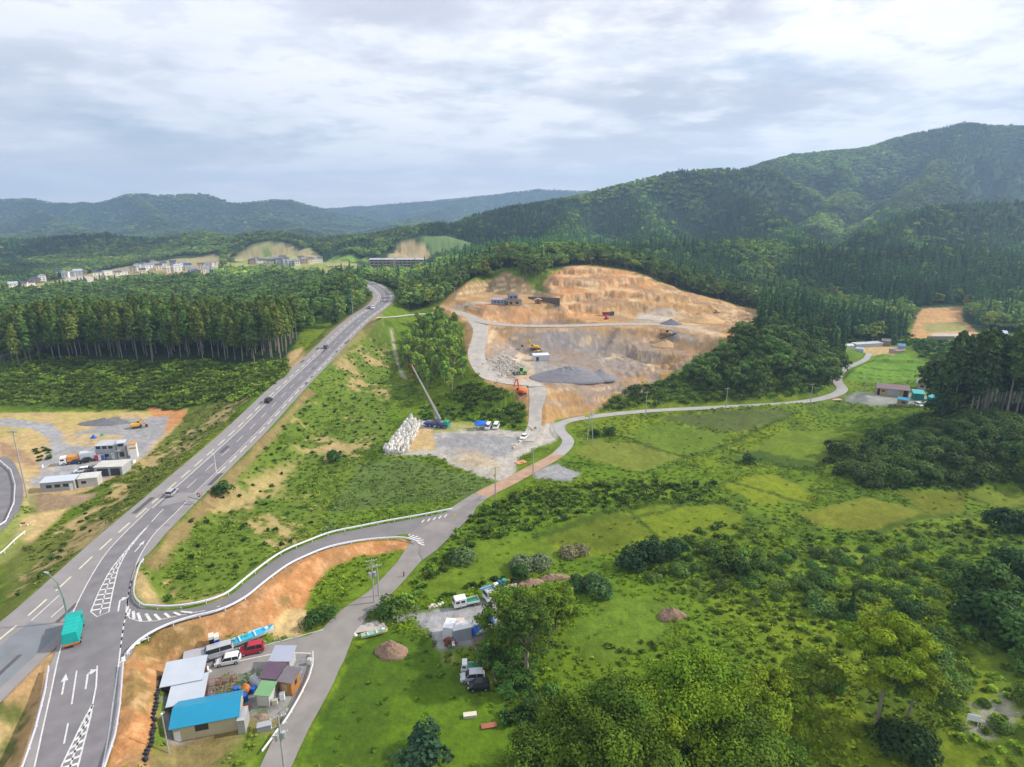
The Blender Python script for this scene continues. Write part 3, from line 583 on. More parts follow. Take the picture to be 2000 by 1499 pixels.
def dashes(P, o, on, gap, w, start=0, end=None):
    Q = off(P, o); Ls = float(np.linalg.norm(np.diff(Q[:, :2], axis=0), axis=1).sum()); end = end or Ls; r = []; s = start
    while s+on < end: r.append((cut(Q, s, s+on), w)); s += on+gap
    return r
edge = [(off(HWF, -2.1), .22), (off(HWF, 4.1), .13), (Lw, .19), (Rw[:36], .19), (Rw[-30:], .19)]
edge += [([tuple(PH(*p)) for p in q], .2) for q in ([(150,1310),(140,1376)],[(133,1413),(125,1453)],[(190,1301),(188,1340),(181,1376)],[(181,1376),(160,1413),(140,1456),(123,1490),(112,1520)],[(181,1376),(176,1406),(166,1443),(156,1483),(146,1520)],
   [(319,995),(308,1006),(296,1020),(270,1047),(253,1067),(216,1113),(193,1156),(177,1196),(180,1203),(190,1205),(205,1204),(212,1198),(220,1156),(230,1113),(246,1080),(270,1050),(296,1020)],[(116,1163),(61,1213)],[(126,1183),(100,1206)])]
edge += dashes(HWF, .94, 5, 5, .17, 22)
edge += [(cut(Rw, s, s+1.0), .22) for s in np.arange(29, 50, 2.0)]
edge += [(smooth([tuple(PZ(x, y, z)) for x, y, z in q], 3), .15) for q in ([(247,1180,5),(246,1195,5),(256,1210,5),(286,1215,5),(320,1210,5),(350,1202,4.9),(420,1188,4.7),(462,1164,4.4),(504,1126,3.9),(563,1086,3.2)],[(234,1296,5),(240,1283,5),(266,1257,5),(294,1245,5)])]
lines(edge, 'lane_markings', WHITE, 'white edge lines, dashes and island outlines painted on the highway')
cr = dashes(HWD, -3.5, 4.6, 2.6, .36, 3)+dashes(HWF, 5.1, 4.6, 2.6, .36, 30)
lines(cr, 'shoulder_markings', CREAM, 'cream dashes painted along both highway shoulders')
hat = []
def hatch(A_, B_, n, sl, w=.35, z=None):
    A_ = np.array(A_, float); B_ = np.array(B_, float)
    f = (lambda p: tuple(PH(*p))) if z is None else (lambda p: tuple(PZ(p[0], p[1], z)))
    A_ = np.array([f(p) for p in A_]); B_ = np.array([f(p) for p in B_]); tA = np.linspace(0, 1, len(A_)); tB = np.linspace(0, 1, len(B_))
    for i in range(n):
        t = (i+.5)/n; u = min(max(t+sl, 0), 1); hat.append(([tuple(np.interp(t, tA, A_[:, k]) for k in range(3)), tuple(np.interp(u, tB, B_[:, k]) for k in range(3))], w))
hatch([(177,1198),(193,1156),(216,1113),(253,1067),(285,1032)], [(212,1196),(220,1156),(230,1113),(250,1076),(286,1032)], 17, .025, .4)
hatch([(112,1520),(123,1490),(140,1456),(160,1413),(180,1378)], [(146,1520),(156,1483),(166,1443),(176,1406),(182,1378)], 10, .04, .4)
hat.append(([tuple(PH(*p)) for p in [(195,1200),(206,1156),(223,1113),(250,1070)]], .2)); hat.append(([tuple(PH(*p)) for p in [(130,1520),(152,1450),(180,1380)]], .2))
hatch([(248,1182),(254,1192),(270,1198),(300,1200),(335,1197),(360,1194)], [(246,1192),(250,1204),(272,1214),(306,1213),(340,1205),(380,1196)], 9, .03, .45, 5)
hatch([(237,1300),(262,1265),(292,1243)], [(236,1292),(246,1272),(278,1250)], 5, .12, .5, 5)
hatch([(790,1050),(806,1054),(818,1062)], [(797,1043),(816,1047),(828,1056),(829,1068)], 7, 0, .4, .62); hatch([(800,1022),(840,1013),(878,1004)], [(798,1026),(838,1018),(876,1009)], 7, -.04, .35, .62)
lines(hat, 'hatched_markings', WHITE, 'white hatched bars painted on the traffic islands', lift=.022)
rp = MB(); R0_ = np.random.default_rng(12)
for i in range(16):
    s0 = R0_.uniform(4, 230); o0 = R0_.choice([-.8, 2.6, -5.2, 5.6])+R0_.normal(0,.3); ln = R0_.uniform(1.5, 9); ww = R0_.uniform(.25, 1.3); P = cut(off(HWD, o0), s0, s0+ln); T = np.gradient(P[:, :2], axis=0); T /= np.linalg.norm(T, axis=1)[:, None]+1e-9
    rp.add([(P[k, 0]+T[k, 1]*q*ww, P[k, 1]-T[k, 0]*q*ww, P[k, 2]+.013) for k in range(len(P)) for q in (-.5, .5)], [(2*k, 2*k+2, 2*k+3, 2*k+1) for k in range(len(P)-1)])
tag(rp.build('asphalt_repairs', mat('repair_tar', (.10,.095,.10), .8, .15, 1)), 'dark repair strips and patches in the highway asphalt', 'road patch', kind='structure')
# arrows
ab = MB()
def arrow(px, py, ang_pts, turn):
    o = PH(px, py); d = PH(*ang_pts)-o; d[2] = 0; d /= np.linalg.norm(d); r_ = np.array([d[1], -d[0], 0]); z = o[2]+.02
    def q(a, b_): p = o+d*a+r_*b_; return (p[0], p[1], z)
    if turn == 0: ab.add([q(-2.4,-.12),q(.6,-.12),q(.6,-.45),q(2.4,0),q(.6,.45),q(.6,.12),q(-2.4,.12)], [(0,1,5,6),(2,3,4)])
    else: ab.add([q(-2.4,-.12),q(1.0,-.12),q(1.6,.3),q(1.35,.3),q(.9,.15),q(-2.4,.12),q(2.0,.3),q(1.5,1.3),q(.7,.3)], [(0,1,4,5),(1,2,3,4),(6,7,8)])
arrow(125,1336,(130,1310),0); arrow(170,1326,(173,1305),1); arrow(233,1180,(236,1160),1); arrow(273,1067,(290,1047),0)
tag(ab.build('arrow_markings', WHITE), 'white direction arrows painted in the highway lanes', 'road marking', kind='structure')

# ------------------------------------------------------------------ light and sky
SUN_AZ = math.radians(78); SUN_EL = math.radians(36)
sd = Vector((math.sin(SUN_AZ)*math.cos(SUN_EL), math.cos(SUN_AZ)*math.cos(SUN_EL), math.sin(SUN_EL)))
sl = bpy.data.lights.new('sun', 'SUN'); sl.energy = 4.0; sl.angle = math.radians(2.0); sl.color = (1, .93, .82)
so = bpy.data.objects.new('sun', sl); COL.objects.link(so); so.rotation_euler = sd.to_track_quat('Z', 'Y').to_euler()
w = bpy.data.worlds.new('World'); scene.world = w; w.use_nodes = True; nt = w.node_tree; N = nt.nodes; L = nt.links
bg = N['Background']; bg.inputs['Strength'].default_value = .09
sky = N.new('ShaderNodeTexSky'); sky.sky_type = 'NISHITA'; sky.sun_disc = False; sky.sun_elevation = SUN_EL; sky.sun_rotation = SUN_AZ; sky.altitude = 100; sky.dust_density = 2.0
tc = N.new('ShaderNodeTexCoord'); sep = N.new('ShaderNodeSeparateXYZ'); L.new(tc.outputs['Generated'], sep.inputs[0])
def mth(op, a, b=None, clamp=False):
    n = N.new('ShaderNodeMath'); n.operation = op; n.use_clamp = clamp
    for i, v in enumerate((a, b)):
        if v is None: continue
        if isinstance(v, (int, float)): n.inputs[i].default_value = v
        else: L.new(v, n.inputs[i])
    return n.outputs[0]
zz = mth('ADD', mth('MAXIMUM', sep.outputs[2], 0), .13)
cx = mth('DIVIDE', sep.outputs[0], zz); cy = mth('DIVIDE', sep.outputs[1], zz)
cb_ = N.new('ShaderNodeCombineXYZ'); L.new(cx, cb_.inputs[0]); L.new(cy, cb_.inputs[1])
def noise(scale, detail, rough, dist, loc=(0, 0, 0), st=(1, 1, 1)):
    mp = N.new('ShaderNodeMapping'); mp.inputs['Location'].default_value = loc; mp.inputs['Scale'].default_value = st; L.new(cb_.outputs[0], mp.inputs[0])
    n = N.new('ShaderNodeTexNoise'); n.inputs['Scale'].default_value = scale; n.inputs['Detail'].default_value = detail; n.inputs['Roughness'].default_value = rough; n.inputs['Distortion'].default_value = dist
    L.new(mp.outputs[0], n.inputs[0]); return n.outputs[0]
def mrange(v, a, b, c=0, d=1):
    n = N.new('ShaderNodeMapRange'); n.interpolation_type = 'SMOOTHSTEP'; L.new(v, n.inputs[0]); n.inputs[1].default_value = a; n.inputs[2].default_value = b; n.inputs[3].default_value = c; n.inputs[4].default_value = d; return n.outputs[0]
def mix(f, a, b):
    n = N.new('ShaderNodeMix'); n.data_type = 'RGBA'
    if isinstance(f, float): n.inputs[0].default_value = f
    else: L.new(f, n.inputs[0])
    for i, v in ((6, a), (7, b)):
        if isinstance(v, tuple): n.inputs[i].default_value = (*v, 1)
        else: L.new(v, n.inputs[i])
    return n.outputs[2]
nA = noise(.7, 8, .55, .2, (1.3, 4.2, 0), (.8, 1, 1)); nB = noise(.75, 12, .56, .1, (4.1, 1.2, 0), (.75, 1.0, 1)); nC = noise(1.9, 12, .60, .1, (3, 9, 0), (.85, 1, 1)); nD = noise(.22, 5, .5, .2, (12, 5, 0)); nE = noise(4.2, 10, .60, .1, (5, 3, 0), (.9, 1, 1))
cover = mrange(nA, .30, .46)
K = 10.0                                 # strengths are scaled down again by the background's factor
blue = mix(.2, sky.outputs[0], tuple(K*v for v in (.74,.93,1.18)))
cl = mix(mrange(nB, .44, .56), tuple(K*v for v in (1.10,1.09,1.10)), tuple(K*v for v in (.64,.65,.72)))
cl = mix(mrange(nC, .47, .66, 0, .8), cl, tuple(K*v for v in (1.20,1.17,1.16)))
cl = mix(mrange(nE, .48, .64, 0, .55), cl, tuple(K*v for v in (.74,.75,.82)))
cl = mix(mrange(nD, .42, .60, 0, .3), cl, tuple(K*v for v in (.78,.83,.94)))
col = mix(cover, blue, cl)
hor = mrange(sep.outputs[2], .02, .17, .6, 0)
col = mix(hor, col, tuple(K*v for v in (1.62,1.50,1.45)))
L.new(col, bg.inputs['Color'])
# air
EXT = globals().get('EXT', None)
def haze():
    b = MB(); b.box((0, 0, 270), (13600, 13600, 640)); hm = bpy.data.materials.new('haze'); hm.use_nodes = True; nt = hm.node_tree
    nt.nodes.remove(nt.nodes['Principled BSDF']); pv = nt.nodes.new('ShaderNodeVolumePrincipled'); pv.inputs['Color'].default_value = (.44,.67,1.0,1); pv.inputs['Density'].default_value = 2.3e-4; pv.inputs['Anisotropy'].default_value = .2
    nt.links.new(pv.outputs[0], nt.nodes['Material Output'].inputs['Volume'])
    o = b.build('haze', hm); tag(o, 'thin blue air haze filling the whole valley', 'haze', kind='stuff')
scene.view_settings.view_transform = 'Standard'; scene.view_settings.look = 'None'; scene.view_settings.exposure = 0.39; scene.view_settings.gamma = 1
# ------------------------------------------------------------------ plants
def leaf_mat(name, mode, base=(1, 1, 1)):
    m = bpy.data.materials.new(name); m.use_nodes = True; nt = m.node_tree; N = nt.nodes; L = nt.links; b = N['Principled BSDF']
    b.inputs['Roughness'].default_value = .75; b.inputs['Specular IOR Level'].default_value = .12
    vc = N.new('ShaderNodeVertexColor'); vc.layer_name = 'tone'
    vm = N.new('ShaderNodeVectorMath'); vm.operation = 'MULTIPLY'; L.new(vc.outputs[0], vm.inputs[0])
    if mode == 'inst':
        at = N.new('ShaderNodeAttribute'); at.attribute_type = 'INSTANCER'; at.attribute_name = 'tint'; L.new(at.outputs['Vector'], vm.inputs[1])
    elif mode == 'obj':
        oi = N.new('ShaderNodeObjectInfo'); L.new(oi.outputs['Color'], vm.inputs[1])
    else: vm.inputs[1].default_value = base
    ge = N.new('ShaderNodeNewGeometry'); no = N.new('ShaderNodeTexNoise'); no.inputs['Scale'].default_value = .9; no.inputs['Detail'].default_value = 3; L.new(ge.outputs['Position'], no.inputs['Vector'])
    mr = N.new('ShaderNodeMapRange'); mr.inputs[1].default_value = .3; mr.inputs[2].default_value = .7; mr.inputs[3].default_value = .75; mr.inputs[4].default_value = 1.25; L.new(no.outputs[0], mr.inputs[0])
    v2 = N.new('ShaderNodeVectorMath'); v2.operation = 'SCALE'; L.new(vm.outputs[0], v2.inputs[0]); L.new(mr.outputs[0], v2.inputs['Scale']); v3 = N.new('ShaderNodeVectorMath'); v3.operation = 'MULTIPLY'; v3.inputs[1].default_value = (1.36, 1.36, 1.2); L.new(v2.outputs[0], v3.inputs[0]); v2 = v3; L.new(v2.outputs[0], b.inputs['Base Color'])
    tr = N.new('ShaderNodeBsdfTranslucent'); L.new(v2.outputs[0], tr.inputs[0]); mx = N.new('ShaderNodeMixShader'); mx.inputs[0].default_value = .22
    L.new(b.outputs[0], mx.inputs[1]); L.new(tr.outputs[0], mx.inputs[2]); L.new(mx.outputs[0], N['Material Output'].inputs['Surface'])
    return m
LEAF_I = leaf_mat('foliage_wood', 'inst'); LEAF_O = leaf_mat('foliage', 'obj'); LEAF_V = leaf_mat('foliage_low', 'vert')
BARK = mat('bark', (.15,.115,.085), .9, .25, 2); BARKP = mat('pale_bark', (.30,.25,.20), .9, .2, 2)
def quads_np(P, D, S, R, aspect=.8):     # centres, facing, size -> vertices
    n = len(P); D = D/(np.linalg.norm(D, axis=1)[:, None]+1e-9)
    t = R.normal(size=(n, 3)); U = np.cross(D, t); U /= np.linalg.norm(U, axis=1)[:, None]+1e-9; W_ = np.cross(D, U)
    S = np.broadcast_to(S, n)[:, None]; A_ = U*S*.5; B_ = W_*S*.5*aspect
    bend = D*S*.12
    return np.stack([P-A_-B_-bend, P+A_-B_*.6, P+A_*.9+B_-bend, P-A_*.7+B_*.8], 1).reshape(-1, 3)
def np_mesh(name, V, Q, tone=None, mats=(), mi=None, tri=None):
    me = bpy.data.meshes.new(name); me.vertices.add(len(V)); me.vertices.foreach_set('co', np.asarray(V, np.float32).ravel())
    Q = np.asarray(Q, np.int32); me.loops.add(Q.size); me.loops.foreach_set('vertex_index', Q.ravel()); me.polygons.add(len(Q))
    me.polygons.foreach_set('loop_start', np.arange(len(Q), dtype=np.int32)*4); me.update(calc_edges=True)
    if tone is not None:
        a = me.color_attributes.new('tone', 'FLOAT_COLOR', 'POINT'); c = np.ones((len(V), 4), np.float32); c[:, :3] = tone; a.data.foreach_set('color', c.ravel())
    for k in mats: me.materials.append(k)
    if mi is not None: me.polygons.foreach_set('material_index', np.asarray(mi, np.int32))
    return me
def tube_np(p, q, r0, r1, n=6):
    b = MB(); b.tube(p, q, r0, r1, n, caps=False); return np.array([tuple(v) for v in b.V]), np.array(b.F)
def crown(kind, seed, n, size, H=10.0, R0=4.0):
    R = np.random.default_rng(seed); P = []; D = []; T = []
    if kind in ('broad', 'umbrella', 'bush', 'grove', 'big'):
        k = {'broad': 22, 'umbrella': 44, 'bush': 7, 'grove': 14, 'big': 70}[kind]
        for i in range(k):
            a = R.uniform(0, 2*math.pi)
            if kind == 'broad': h = R.uniform(.38, .95); rad = R0*math.sqrt(max(0, 1-((h-.55)/.5)**2))*R.uniform(.35, .95); c = (rad*math.cos(a), rad*math.sin(a), H*h-H*.06); cr = R0*R.uniform(.28, .48); sq = .75
            elif kind == 'big': u_ = R.uniform(.25, 1)**.5; el = R.uniform(-.25, 1.3); rad = R0*u_*math.cos(el); c = (rad*math.cos(a), rad*math.sin(a), H*.52+H*.42*u_*math.sin(el)); cr = R0*R.uniform(.13, .25); sq = .7
            elif kind == 'umbrella': h = R.uniform(.74, .95); rad = R0*math.sqrt(R.uniform(0, 1))*.95; h -= .22*(rad/R0)**2; c = (rad*math.cos(a), rad*math.sin(a), H*h); cr = R0*R.uniform(.14, .28); sq = .5
            elif kind == 'bush': rad = R0*math.sqrt(R.uniform(0, 1))*.65; h = R.uniform(.2, .62)*(1-.3*rad/R0); c = (rad*math.cos(a), rad*math.sin(a), H*h); cr = R0*R.uniform(.38, .6); sq = .8*H/R0/1.1
            else: rad = R0*R.uniform(.1, .8); h = R.uniform(.3, .92)*(1-.25*rad/R0); c = (rad*math.cos(a), rad*math.sin(a), H*h); cr = R0*R.uniform(.22, .4); sq = 1.5
            m_ = int(n/k*(.6+.8*R.random())); d = R.normal(size=(m_, 3)); d /= np.linalg.norm(d, axis=1)[:, None]; d[:, 2] = np.where(d[:, 2] < -.35, -d[:, 2], d[:, 2])
            rr_ = cr*R.uniform(*((.72, 1.08) if kind != 'big' else (.45, 1.4)), m_)[:, None]; p = np.array(c)+d*rr_*np.array([1, 1, sq]); tone = R.uniform(.72, 1.25); hue = R.normal(0, .06)
            P.append(p); D.append(d*1.2+R.normal(0, .45, (m_, 3))+np.array([0, 0, .35])); T.append(np.tile([tone*(1+hue), tone, tone*(1-hue)], (m_, 1))*R.uniform(.85, 1.15, (m_, 1)))
    elif kind == 'cedar':
        k = 24; hs = (.34, .50, .42, .55)[seed % 4]
        for i in range(k):
            h = hs+(.99-hs)*(i/(k-1))**.9; rad = R0*(1-((h-hs)/(1.05-hs))**2.2)*(1 if h > .5 else .75)*R.uniform(.7, 1.15)+.25; m_ = int(n*(rad+.4)/(R0*k*.68))
            a = R.uniform(0, 2*math.pi, m_); q = np.sqrt(R.uniform(.15, 1, m_))*rad; lump = 1+.25*np.sin(a*3+i*1.7)
            p = np.stack([q*lump*np.cos(a), q*lump*np.sin(a), H*h-q*.35+R.normal(0, .25, m_)], -1); d = np.stack([np.cos(a), np.sin(a), np.full(m_, .7)], -1)+R.normal(0, .35, (m_, 3))
            tone = R.uniform(.75, 1.2); P.append(p); D.append(d); T.append(np.tile([tone]*3, (m_, 1))*R.uniform(.8, 1.2, (m_, 1)))
    elif kind == 'spire':                # pointed conifer with foliage to the ground
        k = 18
        for i in range(k):
            h = .08+.9*(i/(k-1)); rad = R0*(1-h)**.8*R.uniform(.85, 1.15)+.12; m_ = max(4, int(n*(rad+.2)/(R0*k*.6)))
            a = R.uniform(0, 2*math.pi, m_); q = np.sqrt(R.uniform(.2, 1, m_))*rad*(1+.2*np.sin(a*4+i))
            p = np.stack([q*np.cos(a), q*np.sin(a), H*h-q*.3+R.normal(0, .2, m_)], -1); d = np.stack([np.cos(a), np.sin(a), np.full(m_, .6)], -1)+R.normal(0, .3, (m_, 3)); tone = R.uniform(.8, 1.2)
            P.append(p); D.append(d); T.append(np.tile([tone]*3, (m_, 1))*R.uniform(.85, 1.15, (m_, 1)))
    elif kind == 'pine':
        for i in range(9):
            a = R.uniform(0, 2*math.pi); rad = R0*R.uniform(.1, .75); c = (rad*math.cos(a), rad*math.sin(a), H*R.uniform(.62, .95)); cr = R0*R.uniform(.3, .5); m_ = n//9
            d = R.normal(size=(m_, 3)); d /= np.linalg.norm(d, axis=1)[:, None]; d[:, 2] = np.abs(d[:, 2])-.15; tone = R.uniform(.8, 1.25)
            P.append(np.array(c)+d*cr*np.array([1, 1, .5])*R.uniform(.7, 1.05, (m_, 1))); D.append(d+R.normal(0, .4, (m_, 3))); T.append(np.tile([tone]*3, (m_, 1)))
    elif kind == 'grass':                # arching tuft of long blades
        m_ = n; a = R.uniform(0, 2*math.pi, m_); el = R.uniform(.15, 1.35, m_); d = np.stack([np.cos(a)*np.cos(el), np.sin(a)*np.cos(el), np.sin(el)], -1)
        P.append(d*np.array([R0, R0, H])*R.uniform(.6, 1, (m_, 1))); D.append(d+R.normal(0, .5, (m_, 3))+[0, 0, .3]); T.append(np.tile([1, 1, 1], (m_, 1))*R.uniform(.75, 1.3, (m_, 1)))
    P = np.concatenate(P); D = np.concatenate(D); T = np.concatenate(T); m_ = len(P)
    V = quads_np(P, D, size*R.uniform(.7, 1.3, m_), R); return V, np.arange(4*m_).reshape(-1, 4), np.repeat(T, 4, 0)
def trunk_np(kind, H, R0, seed):
    R = np.random.default_rng(seed+99); Vs = []; Qs = []; k = 0
    def add(p, q, a, b, n=6):
        nonlocal k
        v, f = tube_np(p, q, a, b, n); Vs.append(v); Qs.append(f+k); k += len(v)
    if kind in ('cedar', 'spire'):
        add((0,0,-.6), (R.normal(0,.15), R.normal(0,.15), H*.95), .24, .05)
    elif kind == 'pine':
        a = np.array([R.normal(0,.5), R.normal(0,.5), H*.5]); add((0,0,-.6), a, .22, .17); b_ = a+[R.normal(0,.4), R.normal(0,.4), H*.38]; add(a, b_, .17, .06)
        for i in range(4): c = a+(b_-a)*R.uniform(.3,.9); add(c, c+[R.normal(0,R0*.4), R.normal(0,R0*.4), H*.08], .07, .03, 4)
    else:
        w_ = H*(.028 if kind != 'umbrella' else .014); j = np.array([R.normal(0,.2), R.normal(0,.2), H*(.45 if kind != 'umbrella' else .42)]); add((0,0,-.5), j, w_, w_*.75, 8)
        for i in range(7 if kind != 'bush' else 4):
            a = i*2.4+R.uniform(0,.6); q = R.uniform(.4,.75)*R0; e = np.array([q*math.cos(a), q*math.sin(a), H*R.uniform(.66,.85)]); mdl = (j+e)/2+[q*.12*math.cos(a), q*.12*math.sin(a), -H*.02]
            s_ = j*R.uniform(.7,1); add(s_, mdl, w_*.5, w_*.32, 5); add(mdl, e, w_*.32, w_*.12, 5); add(mdl, mdl+(e-mdl)*.8+R.normal(0,R0*.12,3), w_*.2, w_*.07, 4)
    return np.concatenate(Vs), np.concatenate(Qs)
PROTO = {}
def proto_pair(kind, seed, n, size, H, R0, leafm, bark):
    V, Q, T = crown(kind, seed, n, size, H, R0); cm = np_mesh('crown', V, Q, T, [leafm])
    tv, tq = trunk_np(kind, H, R0, seed); tm = np_mesh('trunk', tv, tq, None, [bark]); tm.shade_smooth(); return tm, cm
# prototypes for the uncountable wood: crown and trunk in one mesh
WOOD = bpy.data.collections.new('wood_prototypes')
def wood_proto(i, kind, seed, n, size, H, R0, bark=BARK):
    V, Q, T = crown(kind, seed, n, size, H, R0); tv, tq = trunk_np(kind, H, R0, seed)
    tq = tq+len(V); me = np_mesh('tree_%02d' % i, np.concatenate([V, tv]), np.concatenate([Q, tq]), np.concatenate([T, np.ones((len(tv), 3))]), [LEAF_I, bark], np.concatenate([np.zeros(len(Q)), np.ones(len(tq))]))
    o = bpy.data.objects.new('tree_%02d' % i, me); WOOD.objects.link(o)
for i in range(5): wood_proto(i, 'broad', 10+i, 420, 1.15, 9.5+i*.6, 4.2)
for i in range(3): wood_proto(5+i, 'spire', 30+i, 330, .95, 15+i, 2.6)
for i in range(2): wood_proto(8+i, 'pine', 40+i, 260, 1.0, 13, 3.4, mat('pine_bark', (.26,.14,.09), .9, .2, 2))
def gn_scatter(name, P, idx, rot, scl, tint, coll, label, cat):
    me = bpy.data.meshes.new(name); me.vertices.add(len(P)); me.vertices.foreach_set('co', np.asarray(P, np.float32).ravel())
    a = me.attributes.new('idx', 'INT', 'POINT'); a.data.foreach_set('value', np.asarray(idx, np.int32))
    a = me.attributes.new('rot', 'FLOAT_VECTOR', 'POINT'); a.data.foreach_set('vector', np.asarray(rot, np.float32).ravel())
    a = me.attributes.new('scl', 'FLOAT_VECTOR', 'POINT'); a.data.foreach_set('vector', np.asarray(scl, np.float32).ravel())
    a = me.attributes.new('tint', 'FLOAT_VECTOR', 'POINT'); a.data.foreach_set('vector', np.asarray(tint, np.float32).ravel())
    o = bpy.data.objects.new(name, me); COL.objects.link(o); tag(o, label, cat, kind='stuff')
    ng = bpy.data.node_groups.new(name, 'GeometryNodeTree'); ng.interface.new_socket('Geometry', in_out='INPUT', socket_type='NodeSocketGeometry'); ng.interface.new_socket('Geometry', in_out='OUTPUT', socket_type='NodeSocketGeometry')
    N = ng.nodes; L = ng.links; gi = N.new('NodeGroupInput'); go = N.new('NodeGroupOutput'); ip = N.new('GeometryNodeInstanceOnPoints'); ci = N.new('GeometryNodeCollectionInfo'); ci.inputs['Collection'].default_value = coll; ci.inputs['Separate Children'].default_value = True; ci.inputs['Reset Children'].default_value = True
    def na(n_, t):
        x = N.new('GeometryNodeInputNamedAttribute'); x.data_type = t; x.inputs[0].default_value = n_; return [s for s in x.outputs if s.enabled][0]
    ip.inputs['Pick Instance'].default_value = True; L.new(gi.outputs[0], ip.inputs['Points']); L.new(ci.outputs[0], ip.inputs['Instance']); L.new(na('idx', 'INT'), ip.inputs['Instance Index'])
    L.new(na('rot', 'FLOAT_VECTOR'), ip.inputs['Rotation']); L.new(na('scl', 'FLOAT_VECTOR'), ip.inputs['Scale']); L.new(ip.outputs[0], go.inputs[0])
    md = o.modifiers.new('scatter', 'NODES'); md.node_group = ng; return o
# where nothing tall grows
def far_poly(pts): return [q[:2] for q in gpoly(pts)]
OPEN = [QP]+[far_poly(q) for q in ([(-200,592),(0,572),(60,552),(110,546),(200,528),(300,512),(350,500),(430,496),(432,530),(400,546),(300,549),(200,558),(100,566),(0,590)],
    [(440,512),(630,506),(720,505),(850,505),(850,533),(700,540),(560,534),(440,528)],[(448,506),(490,478),(530,470),(585,482),(630,503),(620,512),(448,512)],[(745,505),(775,474),(820,461),(870,459),(935,480),(880,497),(848,504)],
    [(1790,600),(1885,596),(1885,620),(1915,645),(1960,652),(1960,675),(1770,668)],[(1635,665),(1760,672),(1840,708),(1830,745),(1860,770),(1850,795),(1640,790),(1640,735),(1690,700),(1640,695)])]
def dist_lines(x, y, lines_):
    d = np.full(x.shape, 1e9)
    for pts in lines_: d = np.minimum(d, seg_info(x, y, [tuple(p) for p in pts[::3]]+[tuple(pts[-1])])[0])
    return d
def in_any(x, y, polys, m=0):
    r = np.zeros(x.shape, bool)
    for p in polys: r |= poly_sd(x, y, p) < m
    return r
# which ground the valley can be seen from the drone's side (with a margin for tree height)
slope = (GZ-CAMZ)/np.hypot(GX, GY); run = np.maximum.accumulate(slope, axis=0)
VISG = (GZ+22-CAMZ)/np.hypot(GX, GY) >= run
def visible(x, y):
    t = np.arctan2(x, y); j = np.clip(np.searchsorted(th, t)-1, 0, NT-1); i = np.clip(np.searchsorted(rr, np.hypot(x, y))-1, 0, NR-1); return VISG[i, j]
def jgrid(x0, x1, y0, y1, s, R):
    a, b = np.meshgrid(np.arange(x0, x1, s), np.arange(y0, y1, s)); a = a.ravel()+R.uniform(-.45, .45, a.size)*s; b = b.ravel()+R.uniform(-.45, .45, b.size)*s; return a, b
R = np.random.default_rng(77)
CED_L = [tuple(PZ(24,712,8)[:2]),tuple(PZ(150,706,8.5)[:2]),tuple(PZ(300,706,9.5)[:2]),tuple(PZ(430,704,10)[:2]),tuple(PZ(556,700,11.5)[:2]),(-106,285),(-112,312),(-300,312)]
BR_L = [(-106,285),(-105,335),(-104,380),(-120,440),(-138,520),(-150,640),(-400,650),(-520,560),(-420,400),(-360,315),(-112,312)]
xs, ys, sc_ = [], [], []
for r0, r1, s in ((330, 620, 5.4), (620, 1100, 6.6), (1100, 2450, 8.4), (2450, 5200, 17)):
    x, y = jgrid(-r1*.80, r1*.80, 0, r1, s, R); r = np.hypot(x, y); k = (r >= r0) & (r < r1) & (np.abs(np.arctan2(x, y)) < .80); x, y = x[k], y[k]
    k = visible(x, y); x, y = x[k], y[k]; k = ~in_any(x, y, OPEN, 2); x, y = x[k], y[k]
    xs.append(x); ys.append(y); sc_.append(np.full(len(x), {5.4: .96, 6.6: 1.0, 8.4: 1.18, 17: 1.9}[s]))
x = np.concatenate(xs); y = np.concatenate(ys); sc = np.concatenate(sc_)
k = dist_lines(x, y, [HW_C]) > 12; k &= dist_lines(x, y, [SIDE, HAUL, LANE]) > 6
k &= ~((y < 372) & (x > -92) & (x < 30)) & ~((y < 400) & (x < -100) & ~((poly_sd(x, y, BR_L) < 0)))
k &= ~((y < 345) & (x > 205)) & ~((y < 400) & (x > 255) & (x < 330) & (y < 372))
k &= (poly_sd(x, y, CED_L) > 0) & (poly_sd(x, y, BR_L) > 0)
x, y, sc = x[k], y[k], sc[k]
z = gz(x, y)
conf = fbm(x/170+3, y/170, 201, 4)+.12*np.sin(x/200); r = np.hypot(x, y)
kind = np.where(conf > .56, 1, 0); nearv = (x > 20) & (y > 480) & (y < 900); kind = np.where(nearv & (fbm(x/60, y/60, 205, 3) > .50), 1, kind); kind = np.where(R.random(len(x)) < .12, 1-kind, kind)
kind = np.where((x > -10) & (x < 260) & (y > 395) & (y < 520) & (R.random(len(x)) < .5), 2, kind)
idx = np.where(kind == 1, 5+R.integers(0, 3, len(x)), np.where(kind == 2, 8+R.integers(0, 2, len(x)), R.integers(0, 5, len(x))))
tn = fbm(x/60, y/60, 211, 4); t3 = R.random(len(x))
tint = np.where((kind == 1)[:, None], np.array([.054,.112,.042]), np.array([.130,.198,.050])*1.0)
tint = tint*(.7+.45*sstep(.35, .65, tn)+.65*sstep(.42, .6, fbm(x/190, y/190, 213, 3)))[:, None]*R.uniform(.8, 1.22, (len(x), 1))
tint = np.where(((kind == 0) & (t3 < .12))[:, None], tint*np.array([1.7, 1.35, .9]), tint)
tint = tint*np.where((x < 60) & (y > 720) & (y < 1500), .72, 1.0)[:, None]; tint = np.where(((t3 > .99))[:, None], tint*np.array([1.7, 1.0, 1.0]), tint)*np.where(r > 2400, .75, 1.0)[:, None]
x_far = sstep(500, 1000, r); scl = np.stack([sc*R.uniform(.8, 1.2, len(x))*1.0, sc*R.uniform(.8, 1.2, len(x)), np.where(kind == 1, (1-.5*x_far), (1-.35*x_far)*sc**.6)*R.uniform(.8, 1.15, len(x))], -1)
print('wood', len(x))
